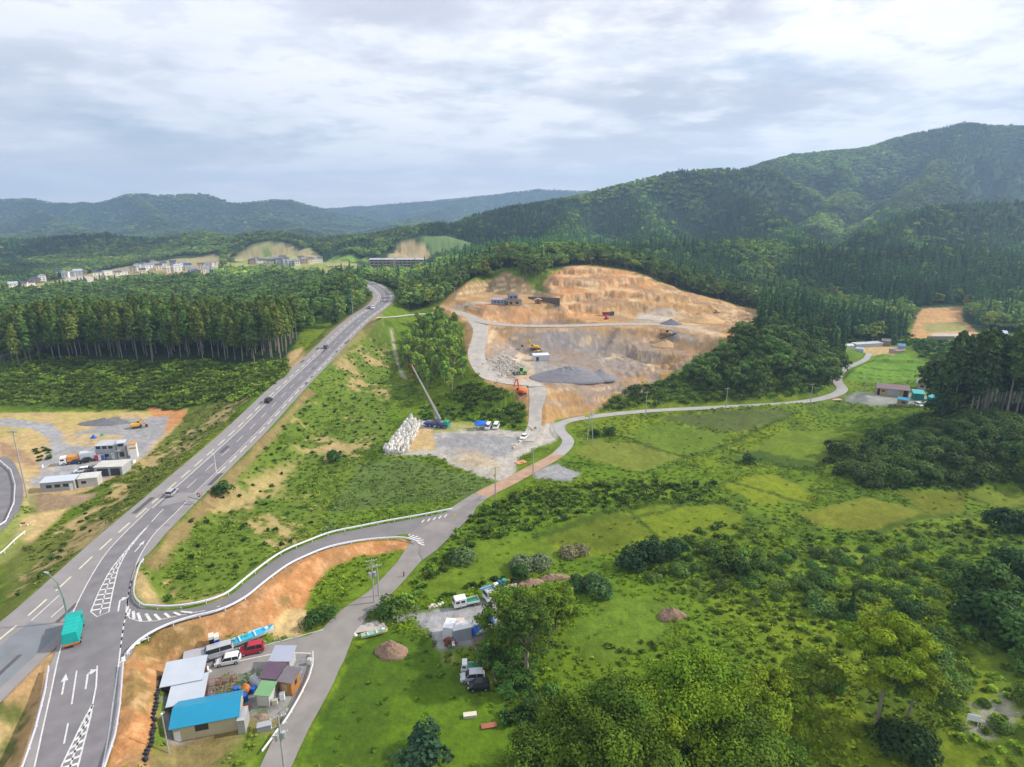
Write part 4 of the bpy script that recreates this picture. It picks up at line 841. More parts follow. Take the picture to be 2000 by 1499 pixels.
rot = np.stack([np.zeros(len(x)), np.zeros(len(x)), R.uniform(0, 6.28, len(x))], -1)
gn_scatter('forest', np.stack([x, y, z], -1), idx, rot, scl, tint, WOOD, 'dense mixed woodland covering the hills and mountains', 'woodland')

# single trees: meshes shared between copies
PM = {}
for k_ in range(4): PM['cedar', k_] = proto_pair('cedar', 60+k_, 700, .85, 24, 3.3, LEAF_O, BARKP)
for k_ in range(5): PM['broad', k_] = proto_pair('broad', 70+k_, 900, .8, 9.5, 4.2, LEAF_O, BARK)
for k_ in range(4): PM['grove', k_] = proto_pair('grove', 80+k_, 900, .75, 10.5, 3.0, LEAF_O, BARKP)
for k_ in range(2): PM['pine', k_] = proto_pair('pine', 85+k_, 500, .8, 13, 3.4, LEAF_O, MATS['pine_bark'])
for k_ in range(2): PM['spire', k_] = proto_pair('spire', 95+k_, 600, .7, 13, 2.4, LEAF_O, BARK)
for k_ in range(5): PM['bush', k_] = proto_pair('bush', 90+k_, 900, .28, 2.6, 2.1, LEAF_O, BARK)
for k_ in range(3): V_, Q_, T_ = crown('grass', 190+k_, 900, .24, 1.5, 1.7); PM['tuft', k_] = (None, np_mesh('shrub', V_, Q_, T_, [LEAF_O]))
CNT = {}
def tree(kind, x, y, s, tint, label, group, name='tree', cat='tree', sz=None, var=None, rz=None, tilt=(0, 0), z=None):
    k_ = CNT.get(kind, 0); CNT[kind] = k_+1; vs = [q for q in PM if q[0] == kind]; tm, cm = PM[vs[(k_ if var is None else var) % len(vs)]]
    rz = random.uniform(0, 6.28) if rz is None else rz; loc = (x, y, gz1(x, y) if z is None else z)
    if tm is None or kind == 'bush':     # low shrubs are one body of leaves
        o = bpy.data.objects.new(name, cm); COL.objects.link(o); o.location = loc; o.color = (*tint, 1)
    else:
        o = empty(name, loc); t_ = bpy.data.objects.new('trunk', tm); COL.objects.link(t_); t_.parent = o
        c = bpy.data.objects.new('crown', cm); COL.objects.link(c); c.parent = o; c.color = (*tint, 1)
        if k_ < 1: pass
    o.rotation_euler = (tilt[0], tilt[1], rz); o.scale = (s, s, s if sz is None else sz); tag(o, label, cat, group); return o
def jt(c, a=.25): q = random.uniform(1-a, 1+a); return tuple(max(.005, v*q*random.uniform(.92, 1.08)) for v in c)
def scatter_poly(P, s, R):
    xs = [p[0] for p in P]; ys = [p[1] for p in P]; x, y = jgrid(min(xs), max(xs)+s, min(ys), max(ys)+s, s, R); k = poly_sd(x, y, P) < 0; return x[k], y[k]
# cedar stand left of the highway
x, y = scatter_poly(CED_L, 4.9, R); o_ = np.argsort(y); x, y = x[o_], y[o_]
k = (np.arctan2(x, y) > -.76); x, y = x[k], y[k]
front = np.array(CED_L[:5])
x = x[:230]; y = y[:230]
dF = seg_info(x, y, [(p[0], p[1], 0) for p in front])[0]
for a, b, f in zip(x, y, dF):
    u = random.random()
    tree('cedar', a, b, random.uniform(.8, 1.02), jt((.11,.15,.026) if u < .5 else (.075,.125,.028), .3),
         'tall cedar with bare pale trunk on the front edge of the plantation' if f < 7 else 'tall cedar standing inside the plantation beyond the shrubby slope', 'cedars of the plantation left of the highway', 'cedar_tree')
dead = []
for px, py in dead:
    p = ground(px, 705); tree('cedar', p[0], p[1]-3, .78, (.17,.12,.08), 'withered brownish cedar %s' % {448: 'near the right end of the plantation edge', 505: 'closest to the highway end of the plantation'}[px], 'cedars of the plantation left of the highway', 'cedar_tree')
# mixed trees between plantation, village and highway
x, y = scatter_poly(BR_L, 7.5, R); k = dist_lines(x, y, [HW_C]) > 13; k &= np.arctan2(x, y) > -.74; x, y = x[k], y[k]; o_ = np.argsort(np.hypot(x, y)); x, y = x[o_], y[o_]
ni = 55
for a, b in zip(x[:ni], y[:ni]):
    u = random.random(); kd = 'broad' if u < .72 else ('spire' if u < .85 else 'grove'); hw_ = a > -150
    tree(kd, a, b, random.uniform(.8, 1.2), jt((.10,.165,.03) if kd != 'spire' else (.045,.09,.025), .35), ('leafy tree in the mixed wood beside the left of the highway' if hw_ else 'leafy tree in the mixed wood behind the cedar plantation') if kd != 'spire' else 'dark pointed conifer standing out of the mixed wood left of the highway', 'trees of the mixed wood left of the highway', 'conifer_tree' if kd == 'spire' else 'tree')
rx, ry = x[ni:], y[ni:]; n_ = len(rx)
idx = np.where(R.random(n_) < .94, R.integers(0, 5, n_), R.integers(5, 8, n_)); tint = np.array([.10,.165,.032])*R.uniform(.6, 1.4, (n_, 1)); tint[idx >= 5] *= .6
gn_scatter('woodland', np.stack([rx, ry, gz(rx, ry)], -1), idx, np.stack([rx*0, rx*0, R.uniform(0, 6.28, n_)], -1), np.repeat(R.uniform(.75, 1.1, (n_, 1)), 3, 1)*np.array([1.15,1.15,.72]), tint, WOOD, 'mixed woodland behind the cedar plantation towards the village', 'woodland')
# grove between the long meadow bank and the haul road
G1 = [tuple(ground(*q)[:2]) for q in [(800,735),(790,700),(800,660),(835,630),(870,625),(895,650),(905,690),(900,725),(905,745),(870,770),(830,762)]]
x, y = scatter_poly(G1, 4.8, R)
for a, b in zip(x, y): tree('grove', a, b, random.uniform(.7, 1.1), jt((.19,.275,.04) if b < 335 else (.09,.155,.03), .25), 'feathery light green bamboo clump beside the haul road' if b < 335 else 'darker leafy tree at the upper end of the bamboo grove', 'bamboo grove left of the haul road', 'bamboo_clump' if b < 335 else 'tree', 'bamboo' if b < 335 else 'tree')
# trees behind the quarry cut (front rows as single trees)
BQ = [tuple(PY(px, py, Y)[:2]) for px, py, Y in [(760,600,372),(800,590,378),(845,585,385),(880,565,395),(930,545,415),(985,528,428),(1050,530,445),(1100,515,455),(1150,515,455),(1240,525,445),(1300,545,432),(1400,580,412),(1480,600,400),(1480,600,440),(1300,540,470),(1150,510,490),(985,520,470),(850,580,430),(760,590,400)]]
x, y = scatter_poly(BQ, 6.9, R); k = (dist_lines(x, y, [HW_C]) > 12) & (poly_sd(x, y, QP) > 1.5); x, y = x[k], y[k]
for a, b in zip(x, y):
    pn = a > 10 and random.random() < .75
    tree('pine' if pn else 'broad', a, b, random.uniform(.8, 1.2), jt((.085,.135,.03) if pn else (.085,.145,.028), .35), 'slender pine with reddish trunk on the rim above the quarry' if pn else ('leafy tree on the slope above the terraced cut' if a < 10 else 'leafy tree among the pines on the quarry rim'), 'trees along the quarry rim', 'pine_tree' if pn else 'tree', 'pine' if pn else 'tree')
# wooded knoll right of the quarry
KN = [tuple(ground(*q)[:2]) for q in [(1400,700),(1470,668),(1500,640),(1560,628),(1610,665),(1640,700),(1645,745),(1600,768),(1480,772),(1400,770),(1340,748)]]
x, y = scatter_poly(KN, 5.9, R)
for a, b in zip(x, y): tree('broad', a, b, random.uniform(.6, 1.0)+(.15 if b > 260 else 0), jt((.075,.13,.024), .4), 'leafy tree on the knoll right of the quarry', 'trees on the knoll right of the quarry')
p = ground(1480, 668); tree('spire', p[0], p[1], 1.15, (.028,.06,.02), 'lone dark conifer at the quarry side of the knoll', 'trees on the knoll right of the quarry', 'conifer_tree')
# right hand cedar stand
CR = [tuple(PZ(q[0], q[1], 10)[:2]) for q in [(1832,806),(1900,820),(2000,822),(2130,825),(2190,780),(2080,768),(1850,778)]]
x, y = scatter_poly(CR, 4.0, R)
for a, b in zip(x, y): tree('cedar', a, b, random.uniform(1.0, 1.2), jt((.05,.085,.02), .3), 'dark tall cedar with slim trunk in the stand at the right edge', 'cedars of the stand at the right edge', 'cedar_tree')
for i, (px, py, s, c, l) in enumerate([(1842,800,2.1,(.05,.085,.016),'spreading olive green tree leaning over the farm at the cedar stand'),(1868,812,1.9,(.045,.08,.016),'rounded dark tree in front of the right cedar stand'),(1836,826,1.0,(.03,.06,.015),'low dark tree at the foot of the right cedar stand')]):
    p = ground(px, py); tree('broad', p[0], p[1], s, c, l, None, sz=s*1.05)

# big near trees, each its own mesh
def big_tree(px, py, kind, H, R0, n, size, tint, label, seed, bark=BARK, name='tree', lean=(0, 0), bush=False):
    p = ground(px, py); V_, Q_, T_ = crown(kind, seed, n, size, H, R0); R_ = np.random.default_rng(seed)
    tv, tq = trunk_np(kind, H, R0, seed); o = empty(name, (p[0], p[1], p[2]-.1)); t_ = bpy.data.objects.new('trunk', np_mesh('trunk', tv, tq, None, [bark])); t_.data.shade_smooth(); COL.objects.link(t_); t_.parent = o
    c = bpy.data.objects.new('crown', np_mesh('crown', V_, Q_, T_, [LEAF_O])); COL.objects.link(c); c.parent = o; c.color = (*tint, 1); o.rotation_euler = (lean[0], lean[1], random.uniform(0, 6)); tag(o, label, 'tree'); return o
def big_crown(kind_n=60):
    pass
BT = [ # base pixel, kind, height, radius, leaves, size, tint, label
 (1195,1560,'big',15,9.0,42000,.29,(.072,.125,.011),'huge dark green broadleaf tree at the lower edge, left of the big pair'),
 (1350,1500,'big',16,9.5,46000,.29,(.118,.19,.011),'huge yellowish green broadleaf tree right of the big dark one'),
 (1105,1600,'big',12,7.5,24000,.29,(.066,.115,.012),'low broad tree at the bottom edge beneath the huge dark tree'),
 (1440,1590,'big',13,7,24000,.29,(.07,.122,.012),'bushy green tree at the bottom edge under the yellowish one'),
 (1495,1440,'big',11,5,17000,.27,(.14,.20,.011),'bright yellow green tree at the right side of the big pair'),
 (1712,1418,'umbrella',18,6.3,22000,.27,(.14,.20,.010),'flat topped yellowish green tree with tall forked trunk'),
 (1772,1400,'umbrella',14,6.0,13000,.27,(.085,.15,.03),'blue green tree with leaning bare trunk beside the flat topped one'),
 (1580,1402,'umbrella',11,4.2,6000,.26,(.12,.18,.018),'thin airy young tree left of the flat topped one'),
 (1028,1318,'big',14,4.4,9000,.30,(.065,.115,.018),'tall thin crowned tree with pale trunk beside the parked cars'),
 (1000,1262,'big',11,5.6,18000,.30,(.10,.165,.016),'dense green tree screening the crane lorry'),
 (1085,1230,'big',9,4.2,11000,.29,(.12,.185,.016),'rounded green tree behind the dense one near the brush heaps'),
]
for i, b_ in enumerate(BT): big_tree(*b_, seed=300+i, bark=BARKP if i in (5,6,8) else BARK)
# shrubs placed one by one: pixel, scale, kind, tint, label
SH = [(1165,1160,1.7,'bush',(.06,.11,.04),'dusty green shrub right of the brown brush heaps'),(1130,1150,1.2,'bush',(.05,.10,.03),'small shrub beside the brush heaps'),(1235,1110,1.9,'bush',(.022,.05,.02),'nearly black green shrub at the left of the dark thicket'),(1275,1090,2.2,'bush',(.024,.055,.022),'dark shrub on top of the dark thicket by the rice plots'),(1310,1085,1.8,'bush',(.026,.06,.02),'dark shrub at the right of the dark thicket'),
 (1020,1110,1.9,'tuft',(.13,.17,.09),'pale silvery reed clump on the plot edge'),(1055,1105,1.7,'tuft',(.14,.18,.10),'pale silvery reed clump beside the larger one'),(1110,1085,1.5,'tuft',(.20,.19,.11),'dry straw coloured reed clump on the plot'),(1135,1080,1.3,'tuft',(.19,.18,.10),'smaller dry straw coloured reed clump'),(905,1095,1.9,'tuft',(.10,.16,.06),'grey green tall grass clump above the plot corner'),(1015,1130,1.2,'bush',(.03,.075,.015),'dark round shrub beside the silvery reeds'),
 (828,1490,2.0,'bush',(.03,.07,.04),'bluish dark shrub at the bottom edge in the mown meadow'),(765,1200,1.5,'bush',(.05,.10,.02),'shrub at the corner of gravel drive and lane'),(740,1205,1.1,'bush',(.045,.10,.02),'small shrub at the foot of the twin poles'),
 (1760,1462,1.9,'bush',(.025,.05,.014),'low black green bush under the leaning trunk'),(1800,1480,1.6,'bush',(.028,.055,.014),'dark bush right of the black green one'),(1735,1450,1.2,'bush',(.02,.045,.012),'dark bush touching the forked trunk'),
 (1660,1205,1.5,'spire',(.025,.055,.02),'small dark pointed shrub in the rough meadow'),(1760,1250,1.6,'bush',(.035,.075,.018),'dark shrub behind the flat topped tree'),(1780,1205,1.5,'bush',(.035,.08,.02),'dark shrub upslope of the flat topped tree'),
 (1940,1150,2.4,'bush',(.04,.085,.015),'dark shrub in the upper thicket near the right edge'),(1975,1120,2.2,'bush',(.03,.07,.018),'dark shrub at the right edge above the thicket'),(1915,1215,2.6,'bush',(.022,.055,.015),'big dark shrub in the middle of the right thicket'),(1960,1230,2.6,'bush',(.03,.075,.016),'big shrub at the right end of the thicket'),(1900,1180,1.8,'bush',(.03,.07,.018),'dark shrub at the left end of the thicket'),(1990,1270,2.6,'bush',(.035,.08,.016),'shrub at the lower right end of the thicket'),
 (1960,1035,2.2,'bush',(.03,.065,.018),'dark shrub group left part at the right edge by the plots'),(1995,1040,2.5,'bush',(.028,.06,.018),'dark shrub group right part at the right edge by the plots'),(1420,1110,1.9,'bush',(.045,.085,.014),'olive dark shrub in the rough meadow'),(1460,1120,1.6,'bush',(.04,.08,.016),'dark shrub right of the olive one'),
 (440,965,1.5,'bush',(.03,.075,.015),'lone dark round bush on the highway bank'),(652,900,1.4,'bush',(.035,.085,.02),'lone dark bush on the lower meadow bank'),(1635,885,2.0,'bush',(.025,.055,.018),'dark shrub at the end of the field hedge'),(1190,850,1.3,'bush',(.03,.07,.02),'dark shrub near the pylon legs'),(1163,852,1.2,'bush',(.03,.07,.02),'shrub at the pylon legs'),(1465,905,1.3,'bush',(.03,.065,.02),'dark shrub on the field hedge'),
 (1630,1340,1.2,'bush',(.07,.13,.02),'shrub at the foot of the airy young tree'),(610,1222,1.1,'bush',(.04,.09,.02),'bush at the bend of the shed drive'),(640,1205,1.1,'bush',(.05,.11,.02),'bush on the verge above the shed drive')]
for px, py, s, kd, c, l in SH:
    p = ground(px, py)
    if kd == 'spire': tree('spire', p[0], p[1], .28*s, c, l, None, 'conifer_shrub', 'shrub')
    else: tree(kd, p[0], p[1], s, c, l, None, 'shrub', 'shrub')
# rough meadow clumps (single shrubs, shared labels per patch)
def patch_shrubs(px, s, kd, tint, size, label, group, n, av=.3):
    P = [tuple(ground(*q)[:2]) for q in px]; x, y = scatter_poly(P, s, R); k = R.permutation(len(x))[:n]
    for i in k: tree(kd if isinstance(kd, str) else random.choice(kd), x[i], y[i], random.uniform(*size), jt(tint, av), label, group, 'shrub', 'shrub')
patch_shrubs([(1250,1130),(1340,1075),(1500,1060),(1600,1120),(1620,1200),(1500,1190),(1350,1150)], 4.2, ['tuft','bush'], (.08,.14,.028), (.7,1.15), 'rounded grey green shrub in the rough meadow below the rice plots', 'rounded shrubs of the rough meadow', 55)
patch_shrubs([(1560,1080),(1760,1060),(1890,1090),(1870,1160),(1840,1270),(1600,1250)], 4.6, ['tuft','bush'], (.07,.13,.028), (.7,1.3), 'bluish green shrub in the meadow left of the dark thicket', 'shrubs left of the right hand thicket', 42)
patch_shrubs([(1700,1290),(1880,1200),(2030,1280),(2060,1460),(1900,1420)], 4.6, ['tuft','bush'], (.075,.135,.022), (.6,1.1), 'light green shrub on the slope at the lower right', 'shrubs on the lower right slope', 28)
patch_shrubs([(940,1280),(1010,1260),(1060,1330),(1040,1400),(990,1370),(950,1320)], 2.6, 'bush', (.055,.115,.022), (.7,1.1), 'green shrub in the belt beside the parked cars', 'shrub belt beside the parked cars', 30)
patch_shrubs([(1640,895),(1710,860),(1830,820),(2060,825),(2060,935),(1950,940),(1800,950),(1700,955),(1650,930)], 4.4, 'bush', (.06,.105,.022), (1.3,2.1), 'dense dark shrub on the slope below the right cedar stand', 'shrubs below the right cedar stand', 100)

# everything lower and uncountable, as leaf masses: tufts of grass, weeds and scrub
def mass(name, P, s, H, n, size, tint, label, cat, seed, kind='bush'):
    R_ = np.random.default_rng(seed); base = [crown(kind, seed+i, n, 1.0, 1.0, 1.0) for i in range(5)]
    Vs, Ts = [], []
    pick = R_.integers(0, 5, len(P))
    for i in range(5):
        V_, Q_, T_ = base[i]; q = P[pick == i]
        if not len(q): continue
        s_ = s[pick == i]; h_ = H[pick == i]; t_ = tint[pick == i]; a = R_.uniform(0, 6.28, len(q)); cen = V_.reshape(-1, 4, 3).mean(1, keepdims=True); ofs = (V_.reshape(-1, 4, 3)-cen)*size
        cen = cen[None]; ca2, sa2 = np.cos(a)[:, None, None], np.sin(a)[:, None, None]
        x = (cen[..., 0]*ca2-cen[..., 1]*sa2)*s_[:, None, None]; y = (cen[..., 0]*sa2+cen[..., 1]*ca2)*s_[:, None, None]; z = cen[..., 2]*h_[:, None, None]
        W_ = np.stack([x+ofs[None, ..., 0], y+ofs[None, ..., 1], np.maximum(z, .05)+ofs[None, ..., 2]], -1)+q[:, None, None, :]
        Vs.append(W_.reshape(-1, 3)); Ts.append((T_[None]*t_[:, None, :]).reshape(-1, 3))
    V_ = np.concatenate(Vs); T_ = np.concatenate(Ts); me_ = np_mesh(name, V_, np.arange(len(V_)).reshape(-1, 4), T_, [LEAF_V]); o = bpy.data.objects.new(name, me_); COL.objects.link(o); tag(o, label, cat, kind='stuff'); print(name, len(P), len(V_)//4)
def cover_at(x, y):
    t = np.arctan2(x, y); l = np.log(np.maximum(np.hypot(x, y), 6.001)); j = np.clip(np.searchsorted(th, t)-1, 0, NT-1); i = np.clip(np.searchsorted(lr, l)-1, 0, NR-2); return C[i, j]
x, y = jgrid(-190, 250, 35, 300, 1.45, R); r = np.hypot(x, y); k = (np.abs(np.arctan2(x, y)) < .74) & (R.random(len(x)) < np.clip(1.25-r/300, .15, 1)); x, y = x[k], y[k]
c = cover_at(x, y); green = (c[:, 1] > c[:, 0]*1.12) & (c[:, 1] > c[:, 2]*1.6)
ymow = poly_sd(x, y, far_poly(MOWN)) < 0
k = green & (dist_lines(x, y, [HW_C]) > 8) & (dist_lines(x, y, [RAMP_C, LANE]) > 4.6) & ~(in_any(x, y, [far_poly(q) for q, _ in FIELDS], 0) & (R.random(len(x)) < .93))
fld = in_any(x, y, [far_poly(q) for q, _ in FIELDS], 0)
k &= (~ymow | (R.random(len(x)) < .16)) & (poly_sd(x, y, [p[:2] for p in PAVE]) > .8)
x, y, c, ymow = x[k], y[k], c[k], (ymow | fld)[k]
hn = fbm(x/9, y/9, 301, 4); s = np.where(ymow, .5, .55+1.1*sstep(.45, .7, hn)); H_ = s*np.where(ymow, .35, R.uniform(.3, .65, len(x)))
bankd = sstep(.50, .62, fbm(x/14, y/14, 305, 4))
tint = c*R.uniform(.85, 1.2, (len(x), 1))*(1.08-.2*bankd)[:, None]+np.array([.006,.008,0])
mass('grass', np.stack([x, y, gz(x, y)-.05], -1), s, H_, 15, .42, tint, 'rank grass and weeds over the meadows and banks', 'grass', 400, 'grass')
# scrub slopes
REG = [([(-60,706),(0,706),(200,708),(400,706),(560,705),(565,735),(500,775),(430,785),(375,795),(0,793),(-60,793)], 2.4, (1.0,1.9), (.125,.19,.026)),
 ([(870,775),(905,750),(945,752),(1005,775),(1030,795),(1030,828),(980,822),(900,800)], 2.2, (1.1,1.9), (.075,.125,.02)),
 ([(1175,800),(1215,770),(1270,752),(1350,722),(1450,672),(1480,700),(1560,722),(1640,735),(1640,760),(1600,777),(1400,786),(1250,798)], 2.2, (1.2,2.1), (.085,.14,.022)),
 ([(1610,905),(1700,860),(1830,815),(2200,815),(2200,945),(1950,945),(1800,960),(1680,955),(1640,935)], 2.6, (1.1,1.9), (.06,.105,.022)),
 ([(1770,668),(1900,672),(1905,700),(1850,710),(1800,700)], 3.2, (1.3,2.0), (.05,.11,.02)),([(1640,640),(1780,650),(1790,668),(1680,670),(1640,668)], 3.5, (1.0,1.6), (.04,.09,.02)),
 ([(730,1200),(800,1130),(860,1085),(900,1030),(950,985),(1000,962),(1100,950),(1250,940),(1400,945),(1400,975),(1280,980),(1150,1000),(1040,1035),(930,1060),(860,1130),(810,1180),(750,1215)], 2.3, (.7,1.4), (.085,.145,.022)),
 ([(650,1330),(700,1260),(690,1300),(640,1400),(600,1499),(575,1499)], 1.6, (.5,.9), (.07,.12,.02)),
 ([(1860,1180),(1900,1130),(2080,1100),(2080,1280),(1950,1290),(1880,1240)], 2.6, (1.0,1.8), (.045,.10,.02)),
 ([(1400,1020),(1470,1030),(1600,1050),(1900,1020),(2000,1000),(2000,1090),(1700,1060),(1500,1060),(1230,1110),(1300,1070)], 3.0, (.6,1.2), (.10,.165,.028)),
 ([(770,1205),(850,1170),(930,1135),(1010,1120),(1000,1140),(880,1168),(800,1195)], 1.8, (.5,.9), (.06,.12,.02)),
 ([(960,1300),(1040,1280),(1100,1400),(1000,1499),(980,1400)], 2.3, (.8,1.4), (.05,.115,.02)),([(780,840),(835,790),(900,800),(1025,830),(1020,838),(900,822),(850,818)], 2.5, (.6,1.1), (.06,.13,.02)),
 ([(90,905),(110,885),(85,870),(60,880),(70,905)], 2.5, (.5,1.0), (.08,.12,.03))]
REG += [([(1230,1085),(1500,1055),(1950,1100),(1880,1260),(1700,1300),(1500,1240),(1330,1170)], 2.3, (.4,.8), (.15,.23,.032)), ([(1180,1260),(1420,1230),(1640,1280),(1600,1420),(1500,1400),(1300,1330)], 2.2, (.35,.7), (.155,.225,.025)), ([(1780,1300),(2050,1290),(2080,1499),(1930,1499),(1850,1420)], 2.2, (.35,.7), (.145,.22,.025))]
PP, SS, TT2 = [], [], []
for px, sp_, sz, tt in REG:
    P = [tuple(ground(*q)[:2]) for q in px]; x, y = scatter_poly(P, sp_, R); k = dist_lines(x, y, [RAMP_C, LANE, HAUL2]) > 4.6; x, y = x[k], y[k]; m_ = len(x)
    PP.append(np.stack([x, y, gz(x, y)-.1], -1)); SS.append(R.uniform(*sz, m_)); TT2.append(np.array(tt)*R.uniform(.6, 1.4, (m_, 1))*(.7+.6*sstep(.4, .6, fbm(x/9, y/9, 311, 3)))[:, None])
P = np.concatenate(PP); s = np.concatenate(SS); T2 = np.concatenate(TT2)
mass('scrub', P, s*1.05, s*1.0*R.uniform(.7, 1.5, len(s)), 110, .48, T2, 'dense leafy scrub on the slopes and field edges', 'scrub', 500)
# scattered small bushes on the banks
for Pq, nn in ((far_poly([(290,1100),(425,960),(530,850),(660,715),(735,650),(760,700),(755,850),(700,905),(640,1000),(560,1070),(430,1160),(330,1180)]), 150), (far_poly([(0,1200),(200,1030),(355,895),(480,780),(430,780),(300,880),(215,945),(100,1040)]), 60)):
    x, y = scatter_poly(Pq, 5.0, R); k = R.permutation(len(x))[:nn]; x, y = x[k], y[k]; m_ = len(x)
    PB = np.stack([x, y, gz(x, y)-.05], -1); mass('bank_weeds', PB, R.uniform(.35, .95, m_), R.uniform(.4, 1.2, m_), 50, .4, np.array([.05,.11,.018])*R.uniform(.6, 1.3, (m_, 1)), 'small scattered weed clumps on the highway bank', 'weeds', 600+nn)
# ------------------------------------------------------------------ built things
GLASS = mat('dark_glass', (.03,.035,.045), .15, .05, 1, spec=.6); RUB = mat('tyre_rubber', (.025,.025,.028), .9); RIM = mat('wheel_rim', (.45,.46,.48), .4, metal=.6); STEEL = mat('galvanised_steel', (.45,.46,.48), .5, .12, 1, metal=.3)
RAIL = mat('guardrail_white', (.66,.66,.74), .5, .06, 1); CONC = mat('concrete', (.42,.41,.39), .9, .15, .8); POLE = mat('pole_concrete', (.38,.38,.37), .85, .1, 1); REDL = mat('tail_lamp_red', (.45,.02,.02), .3); LAMPW = mat('head_lamp', (.75,.75,.72), .2)
WHT = mat('white_paint', (.78,.78,.78), .45, .05, .8); SIL = mat('silver_paint', (.48,.49,.52), .35, .04, 1, metal=.3); BLK = mat('black_paint', (.02,.02,.024), .25, .04, 1); DKS = mat('dark_steel', (.06,.06,.065), .6, .1, 1)
GRB = mat('green_bed', (.02,.22,.12), .6, .1, 1); BLU = mat('blue_plastic', (.02,.12,.50), .6, .1, 1); ORG = mat('orange_machine', (.72,.13,.03), .45, .06, 1); YEL = mat('yellow_machine', (.72,.40,.05), .5, .08, 1); TEAL = mat('teal_tarp', (.01,.40,.36), .65, .1, .6, .03)
WOOD_ = mat('bare_timber', (.48,.36,.24), .85, .2, 2); RUST = mat('rusty_steel', (.22,.07,.035), .9, .25, 2); REDP = mat('red_paint', (.42,.02,.045), .3, .05, 1)
LOWY = None
def two(A, B, onhw=False, lift=0.0):
    a = PH(*A) if onhw else ground(*A); b_ = PH(*B) if onhw else ground(*B); m_ = (a+b_)/2; z = (float(hz(m_[1])) if onhw else max(a[2], b_[2], gz1(m_[0], m_[1])))+lift
    return (m_[0], m_[1], z), math.atan2(b_[1]-a[1], b_[0]-a[0]), float(np.hypot(*(b_-a)[:2]))
def wheels(root, L_, W_, r, xs):
    for x in xs:
        for s in (-1, 1):
            b = MB(); b.tube((x, s*(W_/2-.20), r), (x, s*(W_/2+.01), r), r, n=14); w_ = b.build('wheel', RUB, root); b = MB(); b.tube((x, s*(W_/2+.005), r), (x, s*(W_/2+.03), r), r*.58, n=10); b.build('rim', RIM, w_)
def car(A, B, col, label, kind='hatch', group=None, onhw=False, L_=None, lift=0.02, name='parked_car', cat='car', at_=None):
    if at_ is None: loc, rz, _ = two(A, B, onhw, lift)
    else: loc, rz = at_
    root = empty(name, loc, rz); tag(root, label, cat, group)
    D = {'hatch': (3.9,1.68,1.50), 'kei': (3.4,1.48,1.62), 'van': (4.7,1.7,1.98), 'suv': (4.3,1.75,1.6), 'sedan': (4.4,1.7,1.42), 'minivan': (3.9,1.68,1.70)}[kind]; L_, W_, H = D; h = L_/2
    hood = {'hatch': .95,'kei': .62,'van': .28,'suv': 1.05,'sedan': 1.1,'minivan': .8}[kind]; belt = H*.56; tail = .12 if kind != 'sedan' else .8
    b = MB(); b.prism([(-h,.32),(-h+.02,belt-.02),(-h+.15,belt+.02),(h-hood,belt+.02),(h-hood*.25,belt-.14),(h,belt-.34),(h-.02,.3),(h-.2,.24),(-h+.2,.24)], W_)
    x0, x1 = -h+tail+.28, h-hood-.62*(H-belt)*1.5
    if kind == 'van': x1 = h-hood-.5
    b.prism([(x0-.12,H-.10),(x0+.06,H-.02),((x0+x1)/2,H+.02),(x1-.1,H-.03),(x1+.1,H-.11),(x1,H-.13),(x0,H-.13)], W_*.84)
    for xx, bx in ((x0-.06, -h+tail+.06), (x1+.08, h-hood+.02)):
        for s in (-1, 1): b.tube((xx, s*W_*.40, H-.1), (bx, s*W_*.47, belt), .045, n=4)
    xm = (x0+x1)/2-.1
    for s in (-1, 1): b.tube((xm, s*W_*.415, H-.1), (xm, s*W_*.487, belt), .05, n=4)
    b.build('body', col, root, bevel=.04)
    g = MB(); zt = H-.12; V = []
    for x_, w_, z_ in ((-h+tail+.05, .47, belt), (h-hood+.0, .47, belt), (x1+.04, .40, zt), (x0-.04, .40, zt)):
        for s in (-1, 1): V.append((x_, s*W_*w_, z_))
    g.add(V, [(0,2,4,6),(1,7,5,3),(2,3,5,4),(0,6,7,1),(6,4,5,7),(0,1,3,2)]); g.build('window', GLASS, root)
    wheels(root, L_, W_, .30, (-h+.68, h-.72))
    for s in (-1, 1):
        b = MB(); b.box((h-.03, s*(W_/2-.25), belt-.28), (.10,.34,.16)); b.build('headlight', LAMPW, root); b = MB(); b.box((-h+.0, s*(W_/2-.14), belt-.12), (.08,.16,.34)); b.build('tail_light', REDL, root)
    return root
